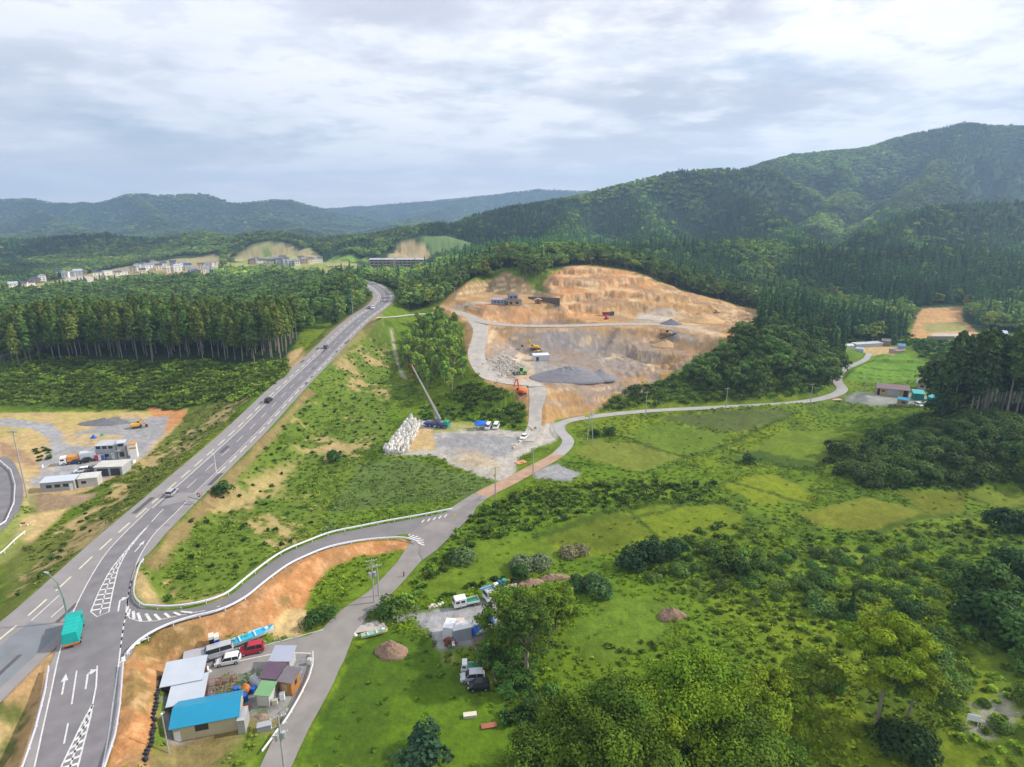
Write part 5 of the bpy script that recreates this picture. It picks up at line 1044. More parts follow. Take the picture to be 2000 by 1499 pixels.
def truck(A, B, label, L_=4.7, W_=1.7, cabL=1.3, cabH=2.0, bedm=None, cabm=None, crew=False, box=None, onhw=False, name='parked_truck', lift=.02, group=None):
    loc, rz, _ = two(A, B, onhw, lift); root = empty(name, loc, rz); tag(root, label, 'truck', group); h = L_/2; cabm = cabm or WHT
    b = MB(); b.box((0,0,.52), (L_,.8,.16)); b.build('chassis', DKS, root)
    r = .30 if W_ < 1.9 else .42; c0 = h-cabL; b = MB(); b.prism([(c0,.45),(c0,cabH),(h-.25,cabH),(h-.02,cabH*.55),(h,.42)], W_); cab = b.build('cab', cabm, root, bevel=.05)
    g = MB(); g.prism([(h-.17,cabH*.86),(h-.04,cabH*.60),(h+.01,cabH*.60),(h-.12,cabH*.86)], W_*.86); g.build('windscreen', GLASS, cab)
    for s in (-1, 1):
        n_ = 2 if crew else 1
        for i in range(n_):
            xx = c0+cabL*(.28+.42*i) if crew else c0+cabL*.5; g = MB(); g.box((xx, s*W_*.5, cabH*.72), (cabL*(.30 if crew else .55), .03, cabH*.22)); g.build('side_window', GLASS, cab)
        b = MB(); b.box((h+.0, s*W_*.36, .62), (.05,.26,.16)); b.build('headlight', LAMPW, root)
        b = MB(); b.box((-h-.02, s*W_*.4, .62), (.05,.22,.12)); b.build('tail_light', REDL, root)
    wheels(root, L_, W_, r, (-h+L_*.2, h-cabL*.55) if L_ < 7 else (-h+1.0, -h+2.1, h-1.2))
    bl = L_-cabL-.08; bx = -h+bl/2
    if box: b = MB(); box(b, bx, bl, W_, root)
    else:
        b = MB(); b.box((bx,0,.72), (bl,W_,.08))
        for s in (-1, 1): b.box((bx, s*(W_/2-.02), .92), (bl,.05,.34))
        b.box((-h+.03,0,.92), (.05,W_-.1,.34)); b.build('bed', cabm, root)
        if bedm: b = MB(); b.box((bx,0,.85), (bl-.12,W_-.14,.18), top=(.96,.9)); b.build('bed_cover', bedm, root, bevel=.05)
    return root
def bldg(name, A, B, dep, h, wall, roof, label, cat='building', style='gable', rh=1.2, oh=.3, wins=(), doors=(), onz=None, group=None, L_=None, sink=.4, gutter=False, frame=None):
    if frame: a, rz, L_ = frame; a = np.array(a, float); z0 = a[2]
    else:
        a, b_ = (ground(*A), ground(*B)) if onz is None else (PZ(*A, onz), PZ(*B, onz)); rz = math.atan2(b_[1]-a[1], b_[0]-a[0]); L_ = L_ or float(np.hypot(*(b_-a)[:2])); z0 = (a[2]+b_[2])/2 if onz is None else onz
    root = empty(name, (a[0], a[1], z0), rz); tag(root, label, cat, group)
    w_ = MB()
    if style == 'gable':
        w_.prism([(0,-sink),(0,h),(dep/2,h+rh-.06),(dep,h),(dep,-sink)], L_, axis='x', c=(L_/2,0,0)); w_.build('wall', wall, root)
        r = MB(); t = .09; k = rh/(dep/2)
        r.prism([(-oh,h-oh*k),(dep/2,h+rh),(dep+oh,h-oh*k),(dep+oh,h-oh*k+t),(dep/2,h+rh+t),(-oh,h-oh*k+t)], L_+2*oh, axis='x', c=(L_/2,0,0)); rf = r.build('roof', roof, root)
    elif style == 'mono':
        w_.prism([(0,-sink),(0,h),(dep,h+rh),(dep,-sink)], L_, axis='x', c=(L_/2,0,0)); w_.build('wall', wall, root); k = rh/dep
        r = MB(); r.prism([(-oh,h-oh*k+.01),(dep+oh,h+rh+oh*k+.01),(dep+oh,h+rh+oh*k+.1),(-oh,h-oh*k+.1)], L_+2*oh, axis='x', c=(L_/2,0,0)); rf = r.build('roof', roof, root)
    elif style == 'side':                # ridge runs away from the viewer, gable in front
        w_.prism([(0,-sink),(0,h),(L_/2,h+rh-.06),(L_,h),(L_,-sink)], dep, axis='y', c=(0,dep/2,0)); w_.build('wall', wall, root); k = rh/(L_/2); t = .09
        r = MB(); r.prism([(-oh,h-oh*k),(L_/2,h+rh),(L_+oh,h-oh*k),(L_+oh,h-oh*k+t),(L_/2,h+rh+t),(-oh,h-oh*k+t)], dep+2*oh, axis='y', c=(0,dep/2,0)); rf = r.build('roof', roof, root)
    elif style == 'hip':
        w_.box((L_/2,dep/2,(h-sink)/2), (L_,dep,h+sink)); w_.build('wall', wall, root); r = MB(); i_ = min(dep, L_)/2; o_ = oh
        V = [(-o_,-o_,h),(L_+o_,-o_,h),(L_+o_,dep+o_,h),(-o_,dep+o_,h),(i_,dep/2,h+rh),(L_-i_+.01,dep/2,h+rh)]; r.add(V, [(0,1,5,4),(1,2,5),(2,3,4,5),(3,0,4),(3,2,1,0)]); rf = r.build('roof', roof, root)
    else:
        w_.box((L_/2,dep/2,(h-sink)/2), (L_,dep,h+sink)); w_.build('wall', wall, root); r = MB(); r.box((L_/2,dep/2,h+.06), (L_+2*oh,dep+2*oh,.12)); rf = r.build('roof', roof, root)
    def panel(nm, f, u, z, pw, ph, m, d=.05):
        b = MB(); c, s = {'f': ((u*L_,-d/2+.02,z),(pw,d,ph)), 'b': ((u*L_,dep+d/2-.02,z),(pw,d,ph)), 'l': ((-d/2+.02,u*dep,z),(d,pw,ph)), 'r': ((L_+d/2-.02,u*dep,z),(d,pw,ph))}[f]; b.box(c, s); return b.build(nm, m, root)
    for f, u, z, pw, ph in wins: panel('window', f, u, z, pw, ph, GLASS)
    for f, u, z, pw, ph, m_ in doors: panel('door', f, u, z, pw, ph, m_, .06)
    return root
def pole(px, py, H=9.5, label='', arms=2, trans=False, name='utility_pole', group=None, rz=0, r=.17):
    p = ground(px, py); root = empty(name, tuple(p), rz); tag(root, label, 'pole', group); b = MB(); b.tube((0,0,-.5),(0,0,H), r, r*.6, 10); b.build('mast', POLE, root)
    for i in range(arms):
        z = H-.4-i*1.3; b = MB(); b.box((0,.14,z), (2.0,.1,.1)); a_ = b.build('crossarm', STEEL, root)
        b = MB()
        for x_ in (-.9,-.4,.4,.9): b.tube((x_,.14,z+.05),(x_,.14,z+.25), .06, .04, 6)
        b.build('insulators', WHT, a_)
    if trans: b = MB(); b.tube((.42,0,H-3.6),(.42,0,H-2.7), .28, n=10); b.tube((-.42,0,H-3.6),(-.42,0,H-2.7), .28, n=10); b.build('transformer', STEEL, root)
    return root
def guardrail(pts, label, h=.78, step=4.0, side=0, m=None):
    P = dens(pts, 1.5); n_ = len(P); T = np.gradient(P[:, :2], axis=0); T /= np.linalg.norm(T, axis=1)[:, None]+1e-9; root = empty('guardrail', tuple(P[0])); tag(root, label, 'guardrail')
    V = []; Fc = []; prof = [(-.06,h-.34),(.05,h-.28),(-.02,h-.18),(.05,h-.08),(-.05,h),(-.09,h),(-.09,h-.34)]; k = len(prof)
    for i in range(n_):
        for o_, z_ in prof: V.append((P[i,0]+T[i,1]*o_*1.3-P[0,0], P[i,1]-T[i,0]*o_*1.3-P[0,1], P[i,2]+z_-P[0,2]))
    for i in range(n_-1):
        for j in range(k): Fc.append((i*k+j, i*k+(j+1)%k, (i+1)*k+(j+1)%k, (i+1)*k+j))
    Fc += [tuple(range(k)), tuple(range((n_-1)*k, n_*k))[::-1]]
    b = MB(); b.add(V, Fc); b.build('rail', m or RAIL, root)
    s = np.concatenate([[0], np.cumsum(np.linalg.norm(np.diff(P[:, :2], axis=0), axis=1))]); first = None
    for t in np.arange(.4, s[-1], step):
        q = [np.interp(t, s, P[:, j]) for j in range(3)]; loc = (q[0]-P[0,0], q[1]-P[0,1], q[2]-P[0,2])
        if first is None: b = MB(); b.tube((0,0,-.6),(0,0,h-.02), .07, n=6); first = b.build('post', m or RAIL, root); first.location = loc
        else: c = first.copy(); COL.objects.link(c); c.parent = root; c.location = loc
    return root
def offl(P, o): return [tuple(q) for q in off(P, o)]
# guardrails
guardrail(offl(smooth([tuple(PZ(x, y, 5)) for x, y in [(281,1097),(272,1110),(262,1150),(265,1174),(280,1188)]], 3)+[tuple(p) for p in offl([p for p in RAMP_U if p[0] > PZ(292,1192,5)[0]], -.35)], 0), 'white guardrail along the upper side of the curving ramp')
guardrail(offl(RAMP_L[2:-1], .35), 'white guardrail along the lower side of the ramp above the orange cut')
guardrail([tuple(PH(*p)) for p in [(241,1302),(238,1345),(235,1383),(226,1440),(207,1499),(180,1580)]], 'white guardrail descending at the right of the widened highway')
guardrail([tuple(PH(*p)) for p in [(96,1308),(88,1360),(70,1430),(47,1499),(20,1560)]], 'white guardrail at the left of the widened highway')
guardrail(lanez([(611,1279,.5),(612,1300,.5),(603,1330,.5),(586,1365,.45),(566,1400,.4),(552,1421,.4)]), 'white guardrail curving round the shed yard beside the lane', m=WHT)
guardrail(lanez([(543,1431,.4),(528,1453,.35),(512,1474,.3)]), 'short straight white guardrail by the lower utility pole', m=WHT)
guardrail(lanez([(-30,895,-.6),(0,903,-.6),(22,922,-.6),(30,950,-.6),(28,985,-.6),(12,1022,-.6),(-30,1050,-.6)]), 'white guardrail outside the bend of the left ring road', m=WHT)
guardrail(lanez([(50,1042,-.6),(30,1058,-.6),(8,1080,-.7),(-20,1100,-.7)]), 'short white guardrail below the left ring road', m=WHT)
mk = lines([(lanez([(403,1309,.5),(470,1291,.5),(531,1278,.5),(578,1275,.5),(607,1277,.5)]), .22), (lanez([(513,1262,.5),(570,1247,.5),(632,1230,.5)]), .15)], 'drive_edge_lines', WHITE, 'white edge lines of the yard drive', lift=.03)

# highway traffic
HC = 'cars driving on the highway'
car((326,975),(345,957), SIL, 'silver car driving away on the near part of the highway', 'hatch', HC, True, name='car', lift=.02)
car((520,790),(530,780), BLK, 'black car on the middle stretch of the straight highway', 'suv', HC, True, name='car')
car((633,684),(640,676), mat('grey_paint', (.10,.12,.15), .3), 'small dark grey car far up the straight highway', 'hatch', HC, True, name='car')
car((731,600),(726,607), WHT, 'white car in the right lane just below the highway bend', 'minivan', HC, True, name='car')
car((719,605),(723,600), mat('dusty_silver', (.3,.3,.31), .4), 'grey car beside the white one below the highway bend', 'sedan', HC, True, name='car')
def tarpbox(b, bx, bl, W_, root):
    b.box((bx,0,1.75), (bl,W_,2.1), top=(.99,.88)); b.build('cargo_cover', TEAL, root, bevel=.08)
    for k_ in range(5): r = MB(); r.box((bx-bl/2+bl*(k_+.5)/5,0,1.77), (.06,W_+.04,2.13), top=(1,.88)); r.build('cover_rib', TEAL, root)
    r = MB(); r.box((bx-bl/2-.03,0,.72), (.08,W_-.1,.28)); r.build('rear_lamp_bar', mat('orange_lamp', (.7,.16,.03), .4), root)
truck((139,1274),(152,1212), 'teal covered lorry driving away in the left lane of the junction', 7.0, 2.3, 1.7, 2.5, box=tarpbox, cabm=mat('teal_paint', (.01,.34,.32), .4), onhw=True, name='lorry')

# shed yard
CREAMW = mat('cream_cladding', (.50,.43,.28), .85, .08, .6); BROOF = mat('blue_metal_roof', (.015,.25,.42), .45, .06, .4); SROOF = mat('silver_roof', (.46,.50,.56), .4, .06, .4); BRNW = mat('dark_brown_wall', (.075,.04,.035), .85, .12, .8)
bldg('shed', (341,1452), (467,1427), 4.6, 2.7, CREAMW, BROOF, 'cream walled shed with bright blue gabled roof', style='gable', rh=1.0, oh=.35, onz=.4, wins=[('f',.44,1.75,1.7,1.0)], doors=[('f',.06,.95,.8,1.7,WHT),('l',.5,1.0,1.6,2.0,STEEL)])
a = ground(333,1405); bldg('storage_shed', (333,1405), (398,1391), 4.6, 2.3, BRNW, SROOF, 'dark brown storage shed with sloping silver roof, left of the red frame', style='mono', rh=.5, onz=.4, wins=[('f',.5,1.4,1.2,.5)], doors=[('r',.5,1.0,1.8,1.9,BRNW)])
bldg('storage_shed', (322,1372), (397,1357), 4.2, 2.9, BRNW, SROOF, 'larger brown storage shed with white ribbed roof behind the silver roofed one', style='mono', rh=.6, onz=.4, wins=[('f',.45,2.2,1.6,.4)])
t = bldg('cargo_box', (361,1312), (403,1301), 2.2, 2.0, mat('navy_side', (.02,.05,.22), .5), mat('grey_roof', (.38,.38,.42), .6, .08, 1), 'grey topped box with navy blue sides at the end of the white shed', 'cargo box', style='flat', oh=.05, onz=.5)
for i, (px, dm, l) in enumerate([(411, BLK, 'portable toilet with dark door above the silver van'), (422, mat('blue_door', (.02,.03,.45), .5), 'portable toilet with blue door above the silver van')]):
    bldg('portable_toilet', (px,1270), (px+9,1268), 1.0, 2.3, WHT, mat('cream_roof', (.62,.58,.48), .6), l, 'toilet', style='mono', rh=.12, oh=.04, doors=[('f',.5,1.0,.7,1.8,dm)])
car((450,1277),(404,1287), SIL, 'long silver van parked behind the white car', 'van'); car((468,1291),(424,1299), WHT, 'white hatchback parked in the yard drive', 'hatch'); car((513,1270),(472,1278), REDP, 'red compact car parked next to the blue boat', 'minivan')
def boat(A, B, hull, deck, label, L_=7.0, W_=1.6, H=.9, group=None):
    loc, rz, _ = two(A, B, lift=.1); root = empty('boat', loc, rz); tag(root, label, 'boat', group); st = [(-.5,.78,.95),(-.3,.95,.92),(0,1,.92),(.25,.88,1.0),(.4,.55,1.1),(.5,.06,1.3)]
    V = []
    for x_, w_, z_ in st:
        for yy, zz_ in ((-w_/2*W_, z_*H),(-w_/2*W_*.75,.15),(0,.0),(w_/2*W_*.75,.15),(w_/2*W_, z_*H)): V.append((x_*L_, yy, zz_))
    Fc = [(i*5+j, i*5+j+1, (i+1)*5+j+1, (i+1)*5+j) for i in range(5) for j in range(4)]+[(0,1,2,3,4)]
    b = MB(); b.add(V, Fc); b.build('hull', hull, root)
    V = []
    for x_, w_, z_ in st:
        for s in (-1, 1): V.append((x_*L_*.97, s*w_/2*W_*.88, z_*H-.22))
    b = MB(); b.add(V, [(2*i,2*i+1,2*i+3,2*i+2) for i in range(5)]); b.build('deck', deck, root)
    b = MB()
    for x_ in (-.25,.08): b.box((x_*L_,0,H*.86), (.25,W_*.9,.05))
    b.build('thwart', hull, root); b = MB(); b.box((L_*.34,0,H), (.5,.4,.3)); b.build('locker', WHT, root); return root
SKY_B = mat('sky_blue_hull', (.02,.40,.66), .5, .06, 1)
boat((456,1262),(527,1243), mat('pale_hull', (.45,.62,.68), .5), SKY_B, 'bright blue open boat lying behind the red car', 7.4, 1.9)
bldg('garden_shed', (531,1312), (567,1312), 2.6, 2.1, mat('light_grey_wall', (.42,.42,.44), .8), mat('lilac_grey_roof', (.36,.38,.47), .5, .06, .5), 'small shed with lilac grey roof nearest the drive', style='mono', rh=.4, onz=.5, doors=[('f',.5,.9,.9,1.7,STEEL)])
bldg('garden_shed', (513,1346), (543,1349), 2.6, 2.2, mat('beige_wall', (.36,.32,.24), .85), mat('purple_roof', (.12,.075,.11), .6, .08, .5), 'shed with dark purple roof beside the wooden one', style='mono', rh=.35, onz=.5, wins=[('r',.5,1.4,.8,.5)])
bldg('wooden_shed', (548,1355), (571,1359), 2.4, 2.4, mat('orange_timber', (.38,.17,.05), .8, .15, 1.5), mat('brown_grey_roof', (.17,.15,.17), .6), 'orange brown timber shed at the right end of the shed row', style='mono', rh=.3, onz=.5, wins=[('r',.5,1.5,.6,.8)], doors=[('f',.4,.95,.8,1.8,WOOD_)])
bldg('garden_shed', (503,1379), (527,1381), 2.0, 2.1, mat('cream_metal', (.50,.51,.47), .6), mat('green_roof', (.17,.34,.16), .6, .06, .5), 'small cream metal shed with pale green roof', style='mono', rh=.3, onz=.5, doors=[('f',.5,.95,1.2,1.7,mat('cream_metal2', (.56,.57,.53), .6))])
p = ground(505,1338); b = MB(); b.prism([(math.cos(a_)*.8, math.sin(a_)*1.0) for a_ in np.linspace(0, math.pi, 9)], 3.4); o = b.build('arched_cover', mat('clear_sheet', (.38,.39,.41), .4, .15, 2)); o.location = (p[0], p[1], .45); o.rotation_euler = (0,0,.9); tag(o, 'grey arched cover beside the purple roofed shed', 'cover')
def drum(px, py, r, h, m, label, cat='drum', name='drum', sph=False):
    p = ground(px, py); b = MB()
    if sph:
        for i in range(6):
            a0, a1 = math.pi*i/6-math.pi/2, math.pi*(i+1)/6-math.pi/2; b.tube((0,0,r+r*math.sin(a0)),(0,0,r+r*math.sin(a1)), max(.01,r*math.cos(a0)), max(.01,r*math.cos(a1)), 12, caps=False)
        b.tube((0,0,2*r-.02),(0,0,2*r+.12), .2, n=8)
    else: b.tube((0,0,0),(0,0,h), r, n=12); b.tube((0,0,h*.32),(0,0,h*.36), r*1.05, n=12); b.tube((0,0,h*.66),(0,0,h*.7), r*1.05, n=12); b.tube((0,0,h),(0,0,h+.05), r*.9, n=12)
    o = b.build(name, m, sm=False); o.location = tuple(p); tag(o, label, cat)
drum(481,1354,.75,1,mat('orange_tank', (.50,.17,.04), .6, .1, 1),'round orange brown tank in the middle of the shed yard','tank','tank',True)
drum(462,1353,.45,.9,BLU,'blue drum left of the round orange tank'); drum(496,1352,.5,.9,BLU,'blue drum right of the round orange tank'); drum(479,1368,.45,.95,BLU,'blue drum below the round orange tank'); drum(471,1367,.45,1.2,mat('orange_drum', (.5,.2,.06), .6),'tall orange drum at the corner of the blue roof')
p0 = ground(404,1362); root = empty('red_frame', tuple(p0), two((404,1362),(452,1352))[1]); tag(root, 'low red steel frame rack behind the blue roofed shed', 'rack')
for i in range(5): b = MB(); b.tube((i*1.0,0,0),(i*1.0,0,1.3), .04, n=5); b.tube((i*1.0,2.2,0),(i*1.0,2.2,1.3), .04, n=5); b.tube((i*1.0,0,1.28),(i*1.0,2.2,1.28), .04, n=5); b.build('upright', mat('red_steel', (.42,.09,.06), .6), root)
b = MB(); [b.tube((0,y_,z_),(4.0,y_,z_), .04, n=5) for y_ in (0,2.2) for z_ in (.5,1.32)]; b.build('rail', MATS['red_steel'], root)
a_, b_ = ground(1032,584), ground(1093,600); b = MB(); ln_ = float(np.hypot(*(b_-a_)[:2])); b.prism([(0,-1),(0,1.2),(ln_,4.0),(ln_,-1)], .5); o = b.build('retaining_wall', mat('dark_block_wall', (.13,.105,.085), .9, .25, .8)); o.location = (a_[0], a_[1]+1.5, a_[2]); o.rotation_euler = (0,0,math.atan2(b_[1]-a_[1], b_[0]-a_[0])); tag(o, 'dark block retaining wall rising to the right of the tile roofed house', 'wall')
def heap(px, py, rx, ry, h, m, label, cat, name, rough=.35, rz=0, n=26, exp=1.0, kind=None, zb=None, spikes=False, tip=0.0, dome=False):
    p = ground(px, py); V = []; Fc = []; R_ = np.random.default_rng(int(px+py)); sd_ = R_.integers(0, 1000)
    for i in range(n+1):
        q = i/n
        for j in range(n*2):
            a = math.pi*j/n; d = 1+rough*.35*(float(vnoise(math.cos(a)*1.5+5, math.sin(a)*1.5+5, sd_))-.5)*2
            x_, y_ = rx*q*d*math.cos(a), ry*q*d*math.sin(a); hh = h*((1-q**2)**.8 if dome else (1-max(0, (q-tip)/(1-tip)))**exp); hh *= 1+rough*(float(fbm(x_*.9+9, y_*.9+9, sd_+3, 3))-.5)*2*(1-q)**.3
            V.append((x_, y_, hh if i < n else -.6))
    m2 = n*2
    for i in range(n):
        for j in range(m2): Fc.append((i*m2+j, (i+1)*m2+j, (i+1)*m2+(j+1)%m2, i*m2+(j+1)%m2))
    o = mesh_obj(name, V, Fc, m, None, True); o.location = (p[0], p[1], p[2] if zb is None else zb); o.rotation_euler = (0,0,rz); tag(o, label, cat, kind=kind); return o
for px, py, m_, l in [(481,1380,mat('pink_net', (.5,.10,.12), .9, .2, 3),'crumpled pinkish red net beside the blue drum'),(405,1312,mat('white_bits', (.6,.55,.5), .9, .3, 3),'small pale pile at the corner of the white shed roof')]: heap(px, py, .7, .45, .5, m_, l, 'net' if px > 450 else 'pile', 'net' if px > 450 else 'pile', .6, n=10)
heap(557,1392,1.2,1.0,.9,mat('scrap', (.27,.25,.24), .9, .5, 5),'heap of grey scrap beside the lane guardrail','scrap heap','scrap_heap',.9,n=16); heap(512,1400,1.2,.7,.5,mat('scrap2', (.30,.22,.16), .9, .5, 5),'low heap of mixed junk in front of the green roofed shed','junk heap','junk_heap',.9,n=14)
def box_thing(px, py, d, m, label, cat, name, rz=0, z=0, lid=None):
    p = ground(px, py); b = MB(); b.box((0,0,d[2]/2+z), d, top=(.97,.97))
    if lid: b.box((0,0,d[2]+z+.03), (d[0]*1.04,d[1]*1.04,.06), mi=1)
    o = b.build(name, [m, lid] if lid else m, bevel=.02); o.location = tuple(p); o.rotation_euler = (0,0,rz); tag(o, label, cat); return o
box_thing(517,1425,(1.9,1.0,.9),mat('grey_chest', (.30,.31,.33), .7),'grey metal chest lying in the weeds below the junk','chest','chest',.3,lid=mat('grey_lid', (.36,.37,.39), .7))
box_thing(477,1420,(1.0,2.6,2.3),mat('ribbed_grey', (.36,.35,.33), .8, .1, 2),'tall grey metal locker against the blue roofed shed','locker','locker',.2,lid=STEEL); box_thing(552,1366,(.7,.6,1.1),WHT,'white cabinet in front of the timber shed','cabinet','cabinet',.2,lid=STEEL)
box_thing(605,1298,(.6,.6,1.1),WHT,'white utility cabinet inside the yard guardrail','cabinet','cabinet',.1,lid=CONC); box_thing(537,1376,(.8,.5,.8),mat('cream_heater', (.6,.52,.38), .6),'cream boiler between green roofed and timber shed','boiler','boiler',.2,lid=STEEL)
box_thing(404,1311,(.5,.5,.8),WHT,'white crate at the corner of the larger brown shed','crate','crate'); 
p = ground(337,1306); o = heap(337,1306,.9,.5,.8,BLU,'crumpled blue tarpaulin bundle above the white shed roof','tarpaulin','tarpaulin',.7,n=12)
root = empty('steel_pole', tuple(ground(330,1472))); tag(root, 'thin bare steel pole left of the blue roofed shed', 'pole'); b = MB(); b.tube((0,0,-.3),(0,0,6.4), .09, .07, 8); b.build('mast', STEEL, root); b = MB(); b.tube((0,0,6.4),(0,0,6.5), .14, n=8); b.build('cap', WHT, root)
# black sheeting bank at the yard's edge
P = dens([tuple(ground(*q)) for q in [(316,1325),(309,1355),(303,1385),(300,1420),(293,1450),(284,1484)]], .7); b = MB(); R_ = np.random.default_rng(8)
for q in P: b.box((q[0]+R_.normal(0,.12), q[1]+R_.normal(0,.1), gz1(q[0], q[1])+.3), (.6+R_.random()*.2,.45,.45), R_.uniform(-.4,.4), top=(.7,.7))
o = b.build('sandbag_row', mat('black_sheet', (.03,.032,.04), .7, .3, 3), bevel=.06); tag(o, 'row of black bags edging the shed yard at the orange cut', 'sandbags', kind='stuff')
pole(558,1524,10.2,'utility pole with crossarms at the lower edge beside the lane',3,True,rz=.5)
pole(731,1178,9.3,'utility pole with transformers at the lane, taller of the twin pair',2,True,rz=.4); pole(740,1165,7.0,'shorter leaning mate of the twin utility poles at the lane',1,False,rz=.4)

# gravel drive
CW = mat('white_container', (.70,.70,.74), .5, .06, .8); CG = mat('grey_container', (.38,.40,.47), .5, .08, .8)
def container(A, B, dep, h, m, roofm, label, n=9):
    r_ = bldg('container', A, B, dep, h, m, roofm, label, 'container', style='flat', oh=.04, sink=0); L_ = max(v.co.x for v in r_.children[0].data.vertices); b = MB()
    for i in range(n): b.box(((i+.5)*L_/n,-.03,h/2), (L_/n*.45,.06,h-.2))
    for i in range(6): b.box((-.03,(i+.5)*dep/6,h/2), (.06,dep/6*.45,h-.2)); b.box((L_+.03,(i+.5)*dep/6,h/2), (.06,dep/6*.45,h-.2))
    b.build('rib_panel', m, r_); return r_
container((866,1250),(884,1252),2.6,2.4,CW,WHT,'white storage container standing behind the grey one',5); container((886,1256),(921,1249),2.1,2.3,CG,mat('pale_lid', (.62,.62,.64), .5),'ribbed grey storage container on the gravel drive',9)
box_thing(896,1214,(2.0,1.0,.35),mat('pink_slab', (.50,.38,.33), .9),'pinkish slab on the ground behind the containers','slab','slab',.1,lid=mat('pink_slab_top', (.6,.48,.42), .9))
root = empty('rusty_machine', tuple(ground(876,1258)), .3); tag(root, 'rusty red farm machine against the white container', 'farm machine')
b = MB(); b.box((0,0,.7), (1.0,.9,.8), top=(.7,.8)); b.build('body', RUST, root, bevel=.05); b = MB(); b.tube((-.4,-.6,.4),(-.4,-.45,.4), .4, n=12); b.tube((-.4,.45,.4),(-.4,.6,.4), .4, n=12); b.build('wheel', RUST, root); b = MB(); b.tube((.4,0,.9),(1.1,0,1.2), .06, n=6); b.build('handle', DKS, root)
def chair(px, py, m, label, rz):
    root = empty('chair', tuple(ground(px, py)), rz); tag(root, label, 'chair'); b = MB(); b.box((0,0,.43), (.5,.5,.05)); b.build('seat', m, root); b = MB(); b.box((0,.24,.72), (.5,.05,.55)); b.build('backrest', m, root)
    for sx in (-1,1):
        for sy in (-1,1): b = MB(); b.tube((sx*.2,sy*.2,0),(sx*.2,sy*.2,.41), .025, n=5); b.build('leg', m, root)
chair(886,1264,WHT,'white plastic chair in front of the grey container',.3); chair(890,1261,mat('dark_red', (.3,.03,.04), .6),'dark red chair beside the white plastic one',1.0)
boat((930,1240),(958,1228), WHT, mat('boat_inner', (.6,.6,.58), .6), 'white dinghy under a blue tarpaulin behind the grey container', 3.6, 1.4, .8)
p = ground(941,1230); V = []; Fc = []
for i in range(13):
    for j in range(7):
        u, v = i/12, j/6; V.append(((u-.5)*5.0, (v-.5)*1.7, 1.15-.55*abs(v-.5)*2-.25*u*0+.22*float(vnoise(u*7, v*4, 5))-(.5 if i == 0 else 0)))
for i in range(12):
    for j in range(6): Fc.append((i*7+j, (i+1)*7+j, (i+1)*7+j+1, i*7+j+1))
o = mesh_obj('tarpaulin', V, Fc, BLU); o.location = (p[0], p[1], p[2]+.1); o.rotation_euler = (0,0,.75); sm_ = o.modifiers.new('thick', 'SOLIDIFY'); sm_.thickness = .04; tag(o, 'bright blue tarpaulin draped over the white dinghy', 'tarpaulin')
truck((934,1178),(886,1188),'white crew cab truck with green covered bed on the gravel drive',4.9,1.7,2.4,2.05,bedm=GRB,crew=True)
t = truck((1008,1158),(946,1176),'white lorry with light blue folding crane loaded with beams',6.8,2.1,1.7,2.4,bedm=None)
LB = mat('light_blue_crane', (.16,.34,.62), .5); b = MB(); b.tube((1.5,0,.8),(1.5,0,2.6), .18, n=8); b.box((1.5,0,2.9), (.6,.6,.6)); c_ = b.build('crane_column', LB, t); b = MB(); b.box((2.6,0,3.0), (3.4,.32,.34), tilt=0); b.build('crane_boom', LB, t); b = MB(); b.box((1.2,.3,3.1), (1.0,.7,.6)); b.build('crane_box', WHT, t)
for i in range(4): b = MB(); b.box((-1.5,-.75+i*.5,1.22+.05*(i%2)), (4.6,.22,.18)); o = b.build('beam', mat('pale_beam', (.62,.55,.42), .8, .1, 2)); o.location = t.location; o.rotation_euler = (0,0,t.rotation_euler[2]+.05*i-.08); tag(o, 'pale timber beam loaded on the bed of the crane lorry', 'timber beam', 'beams on the crane lorry')
drum(985,1140,.55,.9,mat('green_drum', (.05,.30,.18), .6),'green drum behind the loaded crane lorry'); drum(976,1143,.5,.8,BLU,'blue drum behind the loaded crane lorry'); drum(993,1139,.4,.7,mat('ochre_drum', (.5,.28,.05), .6),'small ochre drum right of the green one')
b = MB()
for i in range(3): b.tube((0,0,i*.28),(0,0,i*.28+.25), .55, n=14)
o = b.build('tyre_stack', RUB); o.location = tuple(ground(1008,1143)); tag(o, 'stack of black tyres at the end of the brush heap', 'tyres')
truck((941,1310),(902,1311),'white pickup with green bed, uppermost of three vehicles on the grass',3.5,1.5,1.05,1.8,bedm=GRB)
car((942,1328),(904,1330), SIL, 'silver hatchback between the small pickup and the black car', 'minivan'); car((955,1345),(916,1347), BLK, 'black hatchback lowest of three vehicles parked on the grass', 'kei')
BR1 = mat('dry_brush', (.26,.17,.12), .95, .4, 3, .1)
heap(762,1275,3.0,2.0,1.5,BR1,'rounded heap of dry brown brush in the mown meadow','brush heap','brush_heap',.7,dome=True); heap(1312,1205,2.6,1.8,1.4,BR1,'brown brush heap in front of the rough meadow','brush heap','brush_heap',.7,dome=True); heap(1035,1142,3.2,1.2,.9,BR1,'long brown brush heap behind the crane lorry','brush heap','brush_heap',.8,.25,dome=True); heap(1085,1130,3.0,1.1,.9,BR1,'farther brown brush heap near the dusty shrub','brush heap','brush_heap',.8,.2,dome=True)
heap(886,1047,1.1,.8,.9,mat('boulder', (.20,.15,.12), .9, .2, 1),'brown boulder where the ramp meets the lane','boulder','boulder',.3,n=12)
boat((706,1248),(757,1237), mat('cream_hull', (.60,.55,.28), .6), mat('faded_blue', (.20,.42,.50), .6), 'faded blue and cream rowing boat beside the drive mouth', 4.6, 1.2, .7)
